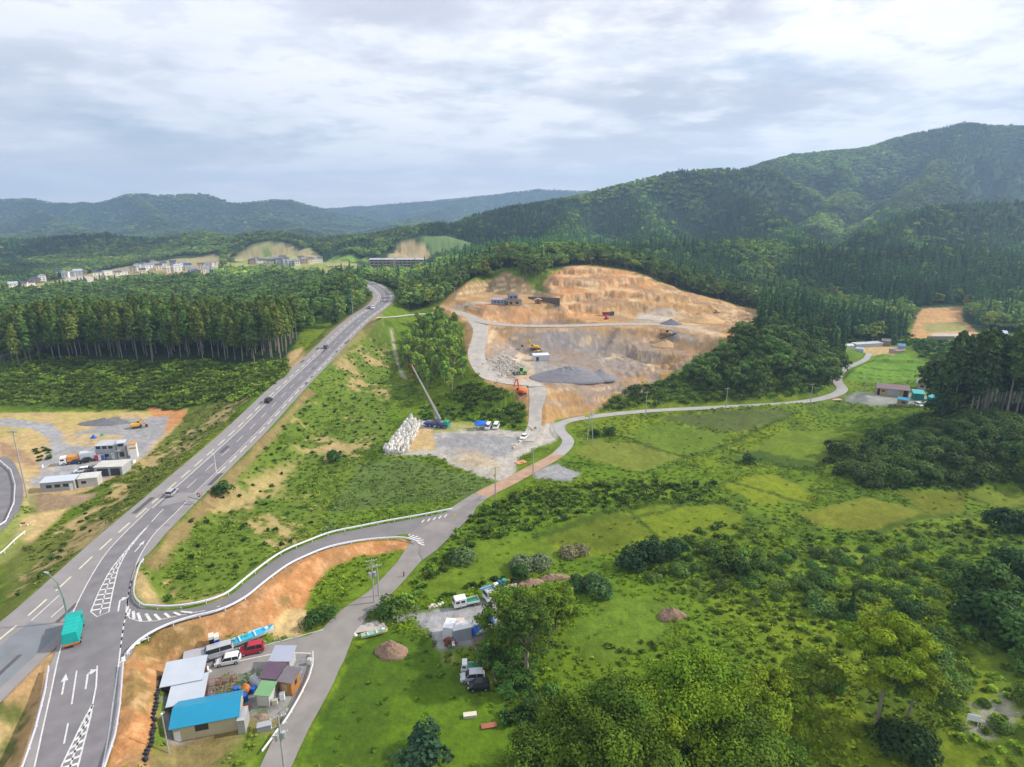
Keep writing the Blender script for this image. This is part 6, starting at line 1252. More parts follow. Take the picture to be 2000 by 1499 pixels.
for i in range(4): b = MB(); b.box((0,0,.1+.0*i), (3.6,.16,.16)); o = b.build('plank', WOOD_ if i % 2 else RUST); q = ground(727-2*i,1233-2.2*i); o.location = tuple(q); o.rotation_euler = (0,0,.22+.02*i); tag(o, 'weathered plank in the row beside the drive mouth', 'plank', 'planks by the drive mouth')
for px, py, l in [(693,1241,'white marker stone at the corner of lane and drive'),(750,1226,'white block at the stern of the rowing boat')]: heap(px, py, .5, .35, .6, WHT, l, 'stone', 'stone', .4, n=8)
R_ = np.random.default_rng(4)
for i in range(11): px = 842-3+i*2.6; b = MB(); d = .3+.25*R_.random(); b.box((0,0,d*.4), (d*1.5,d,d), R_.uniform(0,3), top=(.7,.7)); o = b.build('stone', WHT if i % 3 else mat('pinkish_stone', (.6,.42,.38), .9), bevel=.06); o.location = tuple(ground(px, 1187-i*.5+R_.normal(0,1))); tag(o, 'pale stone in the row along the gravel drive', 'stone', 'stones along the gravel drive')
P = dens([tuple(ground(*q)) for q in [(925,1250),(926,1264),(932,1280),(946,1300),(962,1322),(980,1356)]], .8); V = []
for q in P: V += [(q[0]-.15,q[1],q[2]-.2),(q[0]-.15,q[1],q[2]+.4),(q[0]+.15,q[1],q[2]+.4),(q[0]+.15,q[1],q[2]-.2)]
o = mesh_obj('retaining_wall', V, [(i*4+j, i*4+(j+1)%4, i*4+4+(j+1)%4, i*4+4+j) for i in range(len(P)-1) for j in range(4)], mat('earth_wall', (.24,.15,.10), .95, .25, 2)); tag(o, 'low brown retaining edge between the parked cars and shrub belt', 'wall')
box_thing(918,1400,(1.9,.8,.45),mat('pale_block', (.55,.50,.40), .9),'pale stone slab lying alone in the meadow','slab','slab',.15,lid=mat('pale_block_top', (.6,.56,.46), .9)); box_thing(955,1419,(2.2,.9,.15),mat('red_wood', (.28,.10,.06), .9),'reddish wooden pallet lying in the meadow','pallet','pallet',.2,lid=mat('red_wood2', (.32,.12,.07), .9))
p = ground(1898,1418); root = empty('notice_board', tuple(p), -.35); tag(root, 'white notice board on two legs at the lower right', 'notice board'); b = MB(); b.box((0,0,1.35), (1.5,.06,1.0)); b.build('panel', WHT, root)
for s in (-1,1): b = MB(); b.box((s*.68,.05,.7), (.08,.08,1.9)); b.build('leg', WHT, root)
SY = mat('sign_yellow', (.75,.78,.02), .5)
def sign(px, py, H, w_, h_, m, label, rz=0, two_=False):
    root = empty('road_sign', tuple(ground(px, py)), rz); tag(root, label, 'sign'); b = MB(); b.box((0,0,H-h_/2), (w_,.05,h_)); b.build('panel', m, root)
    for s in ((-1,1) if two_ else (0,)): b = MB(); b.tube((s*w_*.35,.07,-.2),(s*w_*.35,.07,H), .04, n=6); b.build('post', STEEL, root)
sign(889,1018,1.7,.5,.7,SY,'small yellow sign on the verge where ramp and lane meet'); sign(966,968,6.2,.55,.9,SY,'yellow sign fixed high beside the pole below the car park'); sign(1146,826,3.4,1.5,1.3,SY,'bright yellow square board above the winding lane',two_=True); sign(1156,826,3.5,1.7,.8,WHT,'white board right of the bright yellow one',two_=True)
b = MB(); b.tube((0,0,0),(0,0,1.0), .12, n=8); b.tube((0,0,1.0),(0,0,1.15), .16, n=8); o = b.build('marker_post', RUST); o.location = tuple(ground(789,1127)); tag(o, 'rusty brown marker post on the verge of the lane', 'post')
for px, py, H, l in [(968,978,9.5,'utility pole at the lane below the works car park'),(1041,935,9.5,'utility pole at the car park end of the winding lane'),(1261,812,9.2,'utility pole nearest the bright yellow board'),(1417,803,9.0,'utility pole at the middle of the long winding lane'),(1582,793,9.0,'utility pole where the winding lane turns to the farm'),(1688,764,8.5,'utility pole by the terraced green plot')]: pole(px, py, H, l, 1, rz=.2)
p = ground(1152,868); root = empty('twin_pole', tuple(p)); tag(root, 'tall two legged pole standing in the field below the yellow board', 'pole')
for s in (-1,1): b = MB(); b.tube((s*1.0,0,-.3),(s*.25,0,11), .15, .1, 8); b.build('leg', POLE, root)
b = MB(); b.box((0,0,10.8), (2.4,.12,.12)); b.build('crossarm', STEEL, root)
for px, py, H, l in [(689,613,9,'pole left of the upper highway, lower of two'),(711,592,9,'pole left of the upper highway near the bend'),(888,590,9,'pole at the left end of the terraced cut'),(965,583,7,'pole beside the tile roofed house')]: pole(px, py, H, l, 1)
# highway furniture
GRS = mat('green_steel', (.16,.26,.20), .6)
root = empty('lamp_mast', tuple(PH(134,1214)), .0); tag(root, 'curved green lamp mast beside the teal lorry', 'street lamp'); b = MB(); b.tube((0,0,-.3),(0,0,4.5), .13, n=8); b.tube((0,0,4.5),(-.7,.3,7.2), .11, n=8); b.tube((-.7,.3,7.2),(-2.6,1.0,8.6), .08, n=8); b.build('mast', GRS, root); b = MB(); b.box((-2.9,1.1,8.65), (.9,.35,.18), -.3); b.build('lamp_head', STEEL, root); b = MB(); b.box((-.9,.2,6.4), (.9,.08,.6)); b.build('panel', CREAM, root)
q = PH(423,925); root = empty('street_lamp', tuple(q), .0); tag(root, 'slim pale street lamp on the right shoulder of the highway', 'street lamp'); b = MB(); b.tube((0,0,-.2),(0,0,5.6), .1, .07, 8); b.tube((0,0,5.6),(-1.2,.1,6.0), .06, n=6); b.build('mast', WHT, root); b = MB(); b.box((-1.5,.1,6.0), (.7,.25,.12)); b.build('lamp_head', STEEL, root)
q = PH(396,984); root = empty('warning_barrier', tuple(q), -.4); tag(root, 'green barrier arm with red and white warning disc at the highway shoulder', 'barrier'); b = MB(); b.tube((0,0,0),(0,0,3.0), .07, n=8); b.build('post', GRS, root); b = MB(); b.box((-2.4,0,.9), (4.8,.1,.2)); b.build('arm', GRS, root); b = MB(); b.tube((-.9,-.12,2.1),(-.9,-.06,2.1), .6, n=16); d_ = b.build('disc', REDP, root); b = MB(); b.tube((-.9,-.15,2.1),(-.9,-.11,2.1), .32, n=16); b.build('disc_centre', WHT, d_)

# works car park
def bagm(seed):
    R_ = np.random.default_rng(seed); V = []; Fc = []; n = 8
    prof = [(0,.0),(.46,.02),(.56,.3),(.57,.6),(.5,.85),(.22,.98),(.08,1.02),(.12,1.2),(0,1.22)]
    for r_, z_ in prof:
        for j in range(n): a = 2*math.pi*j/n; k_ = 1+R_.normal(0,.07); V.append((r_*k_*math.cos(a), r_*k_*math.sin(a), z_+R_.normal(0,.02)))
    for i in range(len(prof)-1):
        for j in range(n): Fc.append((i*n+j, i*n+(j+1)%n, (i+1)*n+(j+1)%n, (i+1)*n+j))
    return V, Fc
BAG = mat('bag_white', (.74,.71,.66), .9, .18, 1.2, objvar=.18); bm_ = []
for i in range(3): V_, F_ = bagm(i); o = mesh_obj('bulk_bag', V_, F_, BAG, None, True); bm_.append(o.data); bpy.data.objects.remove(o)
BP = [ground(*q)[:2] for q in [(744,884),(790,889),(822,836),(799,814)]]; BPt = [tuple(p) for p in BP]; x, y = scatter_poly(BPt, 1.35, np.random.default_rng(3)); BL = []
for a, c in zip(x, y): BL.append((a, c, 0))
for a, c in zip(x, y):
    if poly_sd(np.array([a]), np.array([c]), BPt)[0] < -1.0 and random.random() < .45: BL.append((a+.4, c+.3, .95))
for i, (a, c, z_) in enumerate(BL[:290]):
    o = bpy.data.objects.new('bulk_bag', bm_[i % 3]); COL.objects.link(o); o.location = (a, c, gz1(a, c)+z_); o.rotation_euler = (random.uniform(-.1,.1)+.12, random.uniform(-.1,.1)+.35, random.uniform(-.3,.3)); o.scale = (.9,.95,random.uniform(1.6,2.1)); tag(o, 'tall off white bulk bag in the big stack beside the crane', 'bulk bag', 'stack of white bulk bags')
# mobile crane
loc, rz, _ = two((836,832),(869,836)); root = empty('mobile_crane', loc, rz); tag(root, 'mobile crane with long grey telescopic boom and red tip', 'crane')
b = MB(); b.box((0,0,1.1), (9.0,2.4,.7)); b.build('carrier', mat('crane_blue', (.03,.06,.25), .5), root, bevel=.05); b = MB(); b.prism([(3.2,.8),(3.2,2.7),(4.7,2.7),(5.1,1.8),(5.1,.8)], 2.3); cb2 = b.build('cab', mat('crane_green', (.02,.28,.22), .5), root, bevel=.06); b = MB(); b.box((4.98,0,2.1), (.12,2.0,.6)); b.build('windscreen', GLASS, cb2)
wheels(root, 9, 2.5, .55, (-3.4,-2.0,1.6,3.9))
for sx in (-3.9, .4):
    for s in (-1,1): b = MB(); b.box((sx, s*1.9, .9), (.25,1.6,.25)); b.tube((sx, s*2.6, .1),(sx, s*2.6, .9), .09, n=6); b.box((sx, s*2.6, .06), (.5,.5,.1)); b.build('outrigger', STEEL, root)
b = MB(); b.box((-.6,0,1.75), (2.6,2.3,.6)); b.box((-.2,.6,2.6), (1.6,1.0,1.2)); b.box((1.0,-.5,2.4), (1.6,.9,1.0)); ss = b.build('superstructure', mat('crane_grey', (.13,.14,.17), .5), root, bevel=.05)
wp = Matrix.Translation(Vector(loc))@Matrix.Rotation(rz, 4, 'Z'); bp0 = Vector((1.6,0,3.0)); tipw = Vector(PY(803,712,loc[1]+1.5)); tl = wp.inverted()@tipw; dv = (tl-bp0); LEN = dv.length; dn = dv.normalized()
for i, (a, e, w_) in enumerate([(0,.42,.42),(.40,.72,.34),(.70,.97,.27)]): b = MB(); b.tube(bp0+dv*a, bp0+dv*e, w_, w_*.96, 6); b.build('boom_section', mat('boom_grey', (.36,.34,.36), .5, .06, 1), root)
b = MB(); b.tube(bp0+dv*.97, bp0+dv*1.0, .42, .3, 8); b.tube(bp0+dv*.99, bp0+dv*.99+Vector((0,0,-3.2)), .05, n=5); b.box(tuple(bp0+dv*.99+Vector((0,0,-3.4))), (.45,.3,.6)); b.build('hook', mat('crane_red', (.55,.03,.03), .5), root); b = MB(); b.tube((.2,0,2.2), tuple(bp0+dv*.28), .18, .12, 8); b.build('lift_cylinder', STEEL, root)
root = empty('canopy_tent', tuple(ground(938,838)), .2); tag(root, 'bright blue canopy tent beside the white vans', 'tent')
b = MB(); b.add([(-2,-2,2.2),(2,-2,2.2),(2,2,2.2),(-2,2,2.2),(-.05,0,3.1),(.05,0,3.1)], [(0,1,5,4),(1,2,5),(2,3,4,5),(3,0,4)]); tt_ = b.build('roof', mat('tent_blue', (.01,.13,.62), .6), root); b = MB(); [b.box((x_,y_,2.05), (d0,d1,.3)) for x_,y_,d0,d1 in ((0,-2,4,.04),(0,2,4,.04),(-2,0,.04,4),(2,0,.04,4))]; b.build('valance', MATS['tent_blue'], tt_)
for sx in (-1,1):
    for sy in (-1,1): b = MB(); b.tube((sx*1.95,sy*1.95,0),(sx*1.95,sy*1.95,2.2), .04, n=5); b.build('leg', WHT, root)
car((956,833),(951,841), WHT, 'white van nearer to the blue tent', 'van'); car((972,831),(966,842), WHT, 'white high roofed van right of the other van', 'van'); car((1028,852),(1019,860), WHT, 'white sedan alone on the car park', 'sedan')
box_thing(1017,904,(3.2,2.2,.15),mat('orange_board', (.55,.24,.12), .9),'orange board lying beside the car park','board','board',.6,lid=mat('orange_board2', (.6,.28,.15), .9))
for px, py in [(874,834),(878,828),(882,823),(866,838)]: b = MB(); b.tube((0,0,0),(0,0,.05), .3, n=8); b.tube((0,0,.05),(0,0,.9), .2, .05, 8); o = b.build('traffic_cone', mat('cone_red', (.6,.10,.05), .6)); o.location = tuple(ground(px, py)); tag(o, 'red traffic cone beside the mobile crane', 'traffic cone', 'cones beside the crane')
R_ = np.random.default_rng(14)
for i in range(14): px, py = 1003+i*1.6+R_.normal(0,1.5), 876-i*1.6+R_.normal(0,1.5); d = .35+.4*R_.random(); b = MB(); b.box((0,0,d*.35), (d*1.5,d,d*.8), R_.uniform(0,3), top=(.7,.7)); o = b.build('rock', mat('pale_rock', (.60,.52,.40), .9), bevel=.06); o.location = tuple(ground(px, py)); tag(o, 'pale rock in the line across the car park', 'rock', 'rocks across the car park')

# machines
def excavator(px, py, rz, m, label, bo=(2.6,3.4), st=(4.6,3.2), bk=(4.9,1.0), sc=1.0, name='excavator'):
    p = ground(px, py); root = empty(name, tuple(p), rz); root.scale = (sc,)*3; tag(root, label, 'excavator')
    for s in (-1,1): b = MB(); b.prism([(-1.9,.4),(-1.6,.05),(1.6,.05),(1.9,.4),(1.6,.85),(-1.6,.85)], .55, c=(0,s*1.15,0)); b.build('track', DKS, root, bevel=.05)
    b = MB(); b.box((-.5,0,1.55), (3.0,2.6,1.1), top=(.95,.95)); b.box((-1.9,0,1.5), (.7,2.5,1.1)); b.build('body', m, root, bevel=.1); b = MB(); b.prism([(.1,1.1),(.1,2.9),(1.2,2.9),(1.5,2.0),(1.5,1.1)], .95, c=(0,.75,0)); cb3 = b.build('cab', m, root, bevel=.05); b = MB(); b.box((.75,.75,2.35), (.9,1.0,.7)); b.build('window', GLASS, cb3)
    def beam(nm, a, c, w0, w1, mm):
        b = MB(); b.tube((a[0],-.35,a[1]),(c[0],-.35,c[1]), w0, w1, 6); return b.build(nm, mm, root)
    k_ = (bo[0]*.55+.5, bo[1]+.5); beam('boom', (.9,1.6), k_, .32, .36, m); beam('boom', k_, bo, .36, .26, m); beam('stick', bo, st, .26, .2, m); beam('cylinder', (1.1,1.9), (k_[0]*.9,k_[1]-.35), .09, .09, STEEL)
    b = MB(); b.prism([(st[0]-.1,st[1]+.2),(st[0]+.5,st[1]-.3),(st[0]+.3,st[1]-1.0),(st[0]-.6,st[1]-.9),(st[0]-.5,st[1]-.2)], 1.2, c=(0,-.35,0)); b.build('bucket', DKS, root); return root
excavator(1017,770,2.55,ORG,'orange excavator at the entrance of the haul road',(2.8,5.6),(3.8,2.0),sc=.92); excavator(1043,683,3.0,YEL,'yellow excavator with long arm in front of the grey rock face',(3.6,4.4),(6.2,2.2),sc=.95); excavator(268,836,.5,YEL,'yellow excavator at the far side of the left works yard',(2.6,3.6),(3.6,1.2),sc=.85)
def loader(px, py, rz, m, label, sc=1.0, name='wheel_loader'):
    root = empty(name, tuple(ground(px, py)), rz); root.scale = (sc,)*3; tag(root, label, 'loader'); b = MB(); b.box((-1.2,0,1.3), (2.2,1.7,1.0), top=(.9,.85)); b.box((1.1,0,1.0), (1.4,1.1,.8)); b.build('body', m, root, bevel=.08); b = MB(); b.box((0,0,2.3), (1.3,1.4,1.5), top=(.85,.85)); c_ = b.build('cab', GLASS, root); b = MB(); b.box((0,0,3.08), (1.3,1.4,.1)); b.build('cab_roof', m, c_)
    wheels(root, 4, 2.3, .68, (-1.5,1.4)); b = MB(); [b.tube((.9,s*.5,1.6),(3.0,s*.5,.6), .12, n=6) for s in (-1,1)]; b.build('lift_arm', m, root); b = MB(); b.prism([(2.8,.2),(4.0,.1),(3.8,.5),(3.0,1.2),(2.8,1.1)], 2.5); b.build('bucket', DKS, root)
loader(1018,732,3.3,mat('lime_green', (.10,.55,.08), .5),'lime green wheel loader in the quarry pit'); loader(1053,689,1.0,YEL,'yellow loader just above the pale pit shed',.8); loader(1303,655,2.8,YEL,'yellow loader on the upper right quarry bench',.9); loader(1398,612,.3,YEL,'small yellow loader high on the sandy slope',.6)
bldg('site_shed', (1042,706),(1073,705),4.0,2.6,mat('pale_metal', (.55,.56,.62), .5, .05, 1),mat('pale_metal_roof', (.66,.67,.72), .5),'pale metal shed on the floor of the quarry pit',style='mono',rh=.3,oh=.1,doors=[('f',.25,1.0,1.2,1.8,DKS)])
bldg('tile_roofed_house',(989,597),(1019,597),6.0,2.9,mat('house_tan', (.42,.31,.20), .85, .1, .6),mat('slate_tile', (.13,.13,.21), .6, .08, .8),'two storey house with blue grey tiled roofs on the quarry terrace','house',style='hip',rh=1.3,oh=.7,wins=[('f',.3,1.4,1.4,1.3),('f',.7,1.4,1.6,1.3)],doors=[('f',.05,1.2,.9,2.2,GLASS)])
h_ = [o for o in COL.objects if o.name.startswith('tile_roofed_house')][0]
b = MB(); b.box((4.3,3.2,4.4), (5.2,4.2,2.2)); b.build('upper_wall', MATS['house_tan'], h_); b = MB(); b.add([(1.1,.5,5.5),(7.5,.5,5.5),(7.5,5.9,5.5),(1.1,5.9,5.5),(3.3,3.2,6.9),(5.3,3.2,6.9)], [(0,1,5,4),(1,2,5),(2,3,4,5),(3,0,4),(3,2,1,0)]); b.build('upper_roof', MATS['slate_tile'], h_)
for x_ in (3.0,5.4): b = MB(); b.box((x_,1.08,4.5), (1.2,.06,1.0)); b.build('window', GLASS, h_)
bldg('house_annex',(959,595),(986,596),4.5,2.8,mat('annex_grey', (.30,.30,.36), .8),mat('annex_roof', (.32,.32,.40), .6),'low grey annex left of the tile roofed house','annex',style='mono',rh=.5,wins=[('f',.3,1.5,1.0,.8),('f',.55,1.5,1.0,.8),('f',.8,1.5,1.0,.8)])
bldg('wooden_hut',(1045,594),(1057,594),3.0,2.4,mat('hut_timber', (.34,.17,.08), .85),mat('hut_roof', (.50,.42,.30), .8),'small timber hut right of the tile roofed house','hut',style='side',rh=.7,doors=[('f',.5,1.0,.9,1.8,DKS)])
def tipbox(b, bx, bl, W_, root): b.box((bx,0,1.45), (bl,W_,1.2), top=(1.06,1.05)); b.build('tipper_body', mat('dark_red_tipper', (.20,.06,.05), .6), root, bevel=.04)
truck((1177,617),(1199,617),'tipper lorry with dark red body and green cab on the upper bench',6.5,2.3,1.7,2.5,box=tipbox,cabm=mat('dark_green_cab', (.02,.18,.12), .4),name='lorry')
root = empty('mini_excavator', tuple(ground(1184,624)), 2.5); tag(root, 'small red machine parked below the tipper lorry', 'mini excavator')
for s in (-1,1): b = MB(); b.box((0,s*.7,.3), (2.2,.35,.55)); b.build('track', DKS, root, bevel=.08)
b = MB(); b.box((-.2,0,1.0), (1.6,1.5,.8), top=(.85,.85)); b.box((.1,.2,1.8), (.9,.9,.9)); b.build('body', mat('bright_red', (.6,.04,.06), .5), root, bevel=.06); b = MB(); b.tube((.6,-.3,1.1),(1.8,-.3,2.2), .12, n=6); b.tube((1.8,-.3,2.2),(2.5,-.3,.8), .1, n=6); b.build('boom', MATS['bright_red'], root)
b = MB(); b.prism([(-4.5,0),(4.5,2.6),(4.6,3.1),(-4.5,.6)], 1.0); b.tube((3.5,-.5,0),(3.5,-.5,2.4), .12, n=6); b.tube((3.5,.5,0),(3.5,.5,2.4), .12, n=6); o = b.build('conveyor', DKS); o.location = tuple(ground(1307,662)); o.rotation_euler = (0,0,.2); tag(o, 'black conveyor in front of the yellow bench loader', 'conveyor')
# piles
PG = mat('gravel_pile', (.21,.205,.225), .95, .18, 1.2, .05)
heap(1112,738,17,9,4.7,PG,'large dark grey gravel pile on the pit floor','gravel pile','gravel_pile',.12,0,36,1.0,tip=.12); heap(1172,737,7,6,3.2,PG,'right shoulder of gravel merging with the large pile','gravel pile','gravel_pile',.12,0,24)
heap(1310,633,6,4.5,2.6,mat('dark_gravel', (.15,.15,.18), .95, .2, 1),'small dark gravel cone on the upper right bench','gravel pile','gravel_pile',.1,0,24); heap(1300,676,7,5,3.0,mat('sand_pile', (.46,.30,.16), .95, .2, .8),'sandy cone below the bench conveyor','sand pile','sand_pile',.15,0,24); heap(1370,628,12,9,5,mat('sand_mound', (.52,.34,.17), .95, .2, .5),'broad sandy mound at the right of the upper bench','sand mound','sand_mound',.3,0,26)
heap(205,826,9,4,1.8,mat('dark_mound', (.16,.155,.17), .95, .2, .8),'long dark gravel mound in the left works yard','gravel pile','gravel_pile',.3,.1,24)
R_ = np.random.default_rng(6); b = MB()
for i in range(300): px, py = R_.normal(990,14), R_.normal(718,11); q = ground(px, py); d = R_.uniform(.25,1.0); b.box((q[0], q[1], q[2]+d*.25), (d*1.3,d,d*.8), R_.uniform(0,3), top=(.7,.7))
o = b.build('rubble', mat('pale_rubble', (.38,.355,.32), .95, .25, .8)); tag(o, 'blasted pale rubble on the left side of the pit floor', 'rubble', kind='stuff')

# left works yard
GW = mat('office_grey', (.36,.37,.38), .7, .06, .8); GR = mat('office_roof', (.52,.56,.63), .5, .05, .5)
bldg('site_office', (81,963),(147,957),3.6,2.8,GW,GR,'long grey site cabin with pale blue roof, nearest in the left yard','cabin',style='mono',rh=.3,oh=.15,wins=[('f',.25,1.6,1.3,.9),('f',.5,1.6,1.3,.9),('f',.75,1.6,1.3,.9)],doors=[('f',.9,1.0,.8,1.9,WHT)])
bldg('site_hut', (154,954),(192,949),3.4,2.6,mat('hut_pale', (.50,.49,.47), .7),mat('hut_pale_roof', (.56,.55,.52), .6),'pale hut next to the long grey cabin','hut',style='mono',rh=.3,oh=.15,wins=[('f',.3,1.5,1.2,.8)])
root = bldg('carport', (186,931),(240,928),5.0,2.7,mat('port_back', (.40,.41,.42), .8),mat('port_roof', (.56,.54,.50), .6),'open fronted garage with pale flat roof in the left yard','garage',style='flat',oh=.2,doors=[('f',.3,1.1,3.0,2.2,DKS),('f',.75,1.1,2.6,2.2,DKS)])  # front is open: the dark door panels only paint the shade inside
bldg('office_block', (190,899),(230,897),4.0,4.6,mat('block_grey', (.40,.41,.43), .7),mat('block_roof', (.46,.47,.49), .6),'two storey grey site office with outside stair','office',style='mono',rh=.3,oh=.15,wins=[('f',.15,4.0,1.2,.9),('f',.45,4.0,1.2,.9),('f',.75,4.0,1.2,.9),('f',.15,1.4,1.2,.9),('f',.5,1.4,1.2,.9)],doors=[('f',.8,1.1,.9,2.0,WHT)])
o = [q for q in COL.objects if q.name.startswith('office_block')][0]; b = MB()
for k_ in range(10): b.box((3.2+k_*.32,-.8,.3+k_*.27), (.34,.9,.06))
b.box((6.8,-.8,3.0), (1.2,1.0,.06)); b.build('stair', STEEL, o)
bldg('stair_tower', (232,898),(248,896),3.2,5.2,mat('tower_grey', (.36,.35,.33), .8),GR,'taller grey block at the right end of the two storey office','tower block',style='flat',oh=.15,wins=[('f',.5,4.6,1.4,.8),('f',.5,1.6,1.2,1.6)])
bldg('silo_hut', (255,896),(269,895),2.4,4.6,WHT,mat('orange_trim', (.60,.28,.05), .6),'narrow white hut with orange trim at the end of the offices','hut',style='flat',oh=.12,doors=[('f',.5,3.4,2.0,.5,MATS['orange_trim'])])
def longbox(b, bx, bl, W_, root): b.box((bx-bl*.22,0,1.9), (bl*.55,W_,2.2)); b.build('cargo_box', mat('box_pale_grey', (.55,.58,.62), .5), root, bevel=.04); q = MB(); q.box((bx+bl*.28,0,1.6), (bl*.42,W_*.95,1.6)); q.build('tank', mat('orange_tank2', (.62,.26,.05), .5), root, bevel=.1)
truck((181,899),(127,907),'lorry with white cab, orange tank and pale box in the left yard',9.5,2.4,1.8,2.4,box=longbox,name='lorry')
for A_, B_, m_, k_, l in [((172,903),(163,905),BLK,'kei','dark small car in front of the pale lorry box'),((153,905),(144,906),mat('navy_car', (.03,.05,.12), .3),'sedan','navy car in front of the orange lorry tank'),((168,921),(153,923),WHT,'hatch','white car left of the open garage'),((186,919),(175,921),mat('dk_grey', (.12,.13,.14), .3),'suv','grey car between white car and garage')]: car(A_, B_, m_, l, k_)
for i, (px, m_, l) in enumerate([(190,mat('vend_red', (.6,.05,.07), .5),'red vending machine at the foot of the site office'),(197,WHT,'white vending machine between the red and blue one'),(203,mat('vend_blue', (.10,.12,.35), .5),'blue grey vending machine at the foot of the site office')]): box_thing(px,900,(.9,.7,1.9),m_,l,'vending machine','vending_machine',0,lid=STEEL)
box_thing(242,905,(1.2,.9,1.0),SY,'bright yellow crate behind the open garage','crate','crate',.2,lid=SY); box_thing(250,905,(4.0,1.6,1.0),WHT,'white trailer load right of the yellow crate','trailer','trailer',.1,lid=CONC); box_thing(82,914,(.7,.6,1.0),WHT,'white cabinet at the bend of the yard track','cabinet','cabinet',0,lid=mat('red_lid', (.5,.1,.08), .6))
heap(183,856,1.3,.8,1.2,BLU,'blue grey covered machine on the dry island of the yard','covered machine','covered_machine',.5,n=10); heap(200,851,.8,.6,1.2,mat('green_cover', (.05,.35,.15), .7),'green covered load on the dry island of the yard','covered load','covered_load',.5,n=10)
p = ground(54,972); root = empty('tall_mast', tuple(p)); tag(root, 'very tall slim mast beside the left ring road', 'mast'); b = MB(); b.tube((0,0,-.5),(0,0,19), .22, .12, 10); b.build('shaft', STEEL, root); b = MB(); b.box((0,0,18.6), (2.6,.3,.12)); [b.box((x_,0,18.7), (.5,.4,.3)) for x_ in (-1.1,-.4,.4,1.1)]; b.build('floodlight', STEEL, root)
root = empty('warning_barrier', tuple(ground(48,1028)), .3); tag(root, 'red and white warning barrier at the lower bend of the ring road', 'barrier'); b = MB(); b.box((0,0,.8), (1.6,.06,.4)); b.build('board', REDP, root); b = MB(); b.box((.5,-.04,.8), (.4,.06,.38)); b.build('white_band', WHT, root)
for s in (-1,1): b = MB(); b.box((s*.7,0,.4), (.06,.4,.8)); b.build('leg', WHT, root)

# farm on the right
bldg('barn', (1712,771),(1774,777),6.5,3.0,mat('barn_ochre', (.50,.36,.17), .85, .08, .6),mat('barn_roof', (.23,.17,.17), .6, .08, .5),'ochre barn with brown roof and grey roller door','barn',style='gable',rh=1.3,oh=.4,wins=[('f',.19,1.8,1.2,.8)],doors=[('f',.52,1.4,4.2,2.6,mat('roller_grey', (.42,.43,.45), .5)),('f',.05,1.4,1.0,2.7,BLK),('f',.90,1.4,1.6,2.7,BLK)])
bldg('small_shed', (1751,792),(1772,793),2.8,2.3,mat('tan_wall', (.40,.32,.22), .85),BROOF,'tan shed with blue roof in front of the barn',style='mono',rh=.3,wins=[('f',.6,1.3,1.2,.7)])
TL = mat('teal_roof', (.08,.42,.42), .5, .06, .6); bldg('teal_shed', (1783,781),(1804,783),4.0,2.7,mat('teal_wall', (.02,.22,.20), .7),TL,'teal shed with pale teal roof right of the barn',style='mono',rh=.6); bldg('teal_shed', (1808,790),(1834,792),4.0,2.6,mat('teal_wall2', (.03,.30,.28), .7),mat('aqua_roof', (.05,.45,.55), .5),'teal shed half hidden behind the dark trees',style='mono',rh=.6,wins=[('f',.3,1.4,1.0,.8)])
bldg('farmhouse', (1790,762),(1822,764),7,3.2,mat('farm_wall', (.42,.38,.32), .85),mat('farm_tile', (.30,.29,.33), .6),'grey roofed farmhouse behind the teal sheds','house',style='hip',rh=1.8,oh=.7,wins=[('f',.3,1.6,1.4,1.0),('f',.7,1.6,1.4,1.0)]); bldg('farmhouse', (1848,762),(1880,764),8,3.6,mat('farm_wall2', (.36,.30,.26), .85),mat('lilac_tile', (.33,.30,.36), .6),'lilac roofed farmhouse glimpsed through the cedars','house',style='gable',rh=2.2,oh=.6,wins=[('f',.5,1.6,1.4,1.0)]); bldg('farmhouse', (1886,757),(1902,758),5,3.2,MATS['farm_wall'],mat('blue_tile', (.16,.18,.30), .6),'blue roofed outbuilding behind the cedars','house',style='gable',rh=1.4,wins=[('f',.5,1.6,1.0,.8)])
box_thing(1634,782,(4,2,.3),mat('pink_tile', (.5,.30,.26), .9),'pinkish slab beside the lane fork','slab','slab',.1,lid=mat('pink_tile2', (.55,.34,.3), .9)); car((1790,794),(1797,795),WHT,'white small car in front of the teal sheds','kei'); 
bldg('long_shed', (1672,680),(1724,677),3.5,2.0,mat('silver_wall', (.45,.47,.52), .6),mat('silver_roof2', (.52,.56,.64), .5),'long low silver roofed shed at the far farmyard',style='mono',rh=.4); bldg('greenhouse', (1648,679),(1668,684),3.5,1.6,mat('poly_white', (.60,.58,.56), .6),MATS['poly_white'],'low white tunnel shed left of the far farmyard','greenhouse',style='gable',rh=.8,oh=.05); bldg('greenhouse', (1670,686),(1686,690),3.5,1.6,mat('poly_blue', (.50,.55,.62), .6),MATS['poly_blue'],'low bluish tunnel shed at the farmyard entrance','greenhouse',style='gable',rh=.8,oh=.05)
bldg('small_shed', (1735,691),(1752,691),4,2.2,mat('pink_wall', (.5,.38,.34), .8),mat('pink_roof', (.58,.42,.38), .7),'low pink roofed shed in the far farmyard',style='mono',rh=.5); bldg('small_shed', (1752,688),(1766,687),5,3.0,mat('grey_wall3', (.34,.35,.38), .8),mat('dull_blue_roof', (.12,.26,.40), .6),'dull blue roofed shed at the right of the far farmyard',style='gable',rh=1); bldg('small_shed', (1722,676),(1738,677),4,3.0,mat('brown_w', (.25,.20,.18), .8),mat('brown_r', (.22,.18,.19), .7),'brown roofed shed behind the far farmyard',style='gable',rh=1)
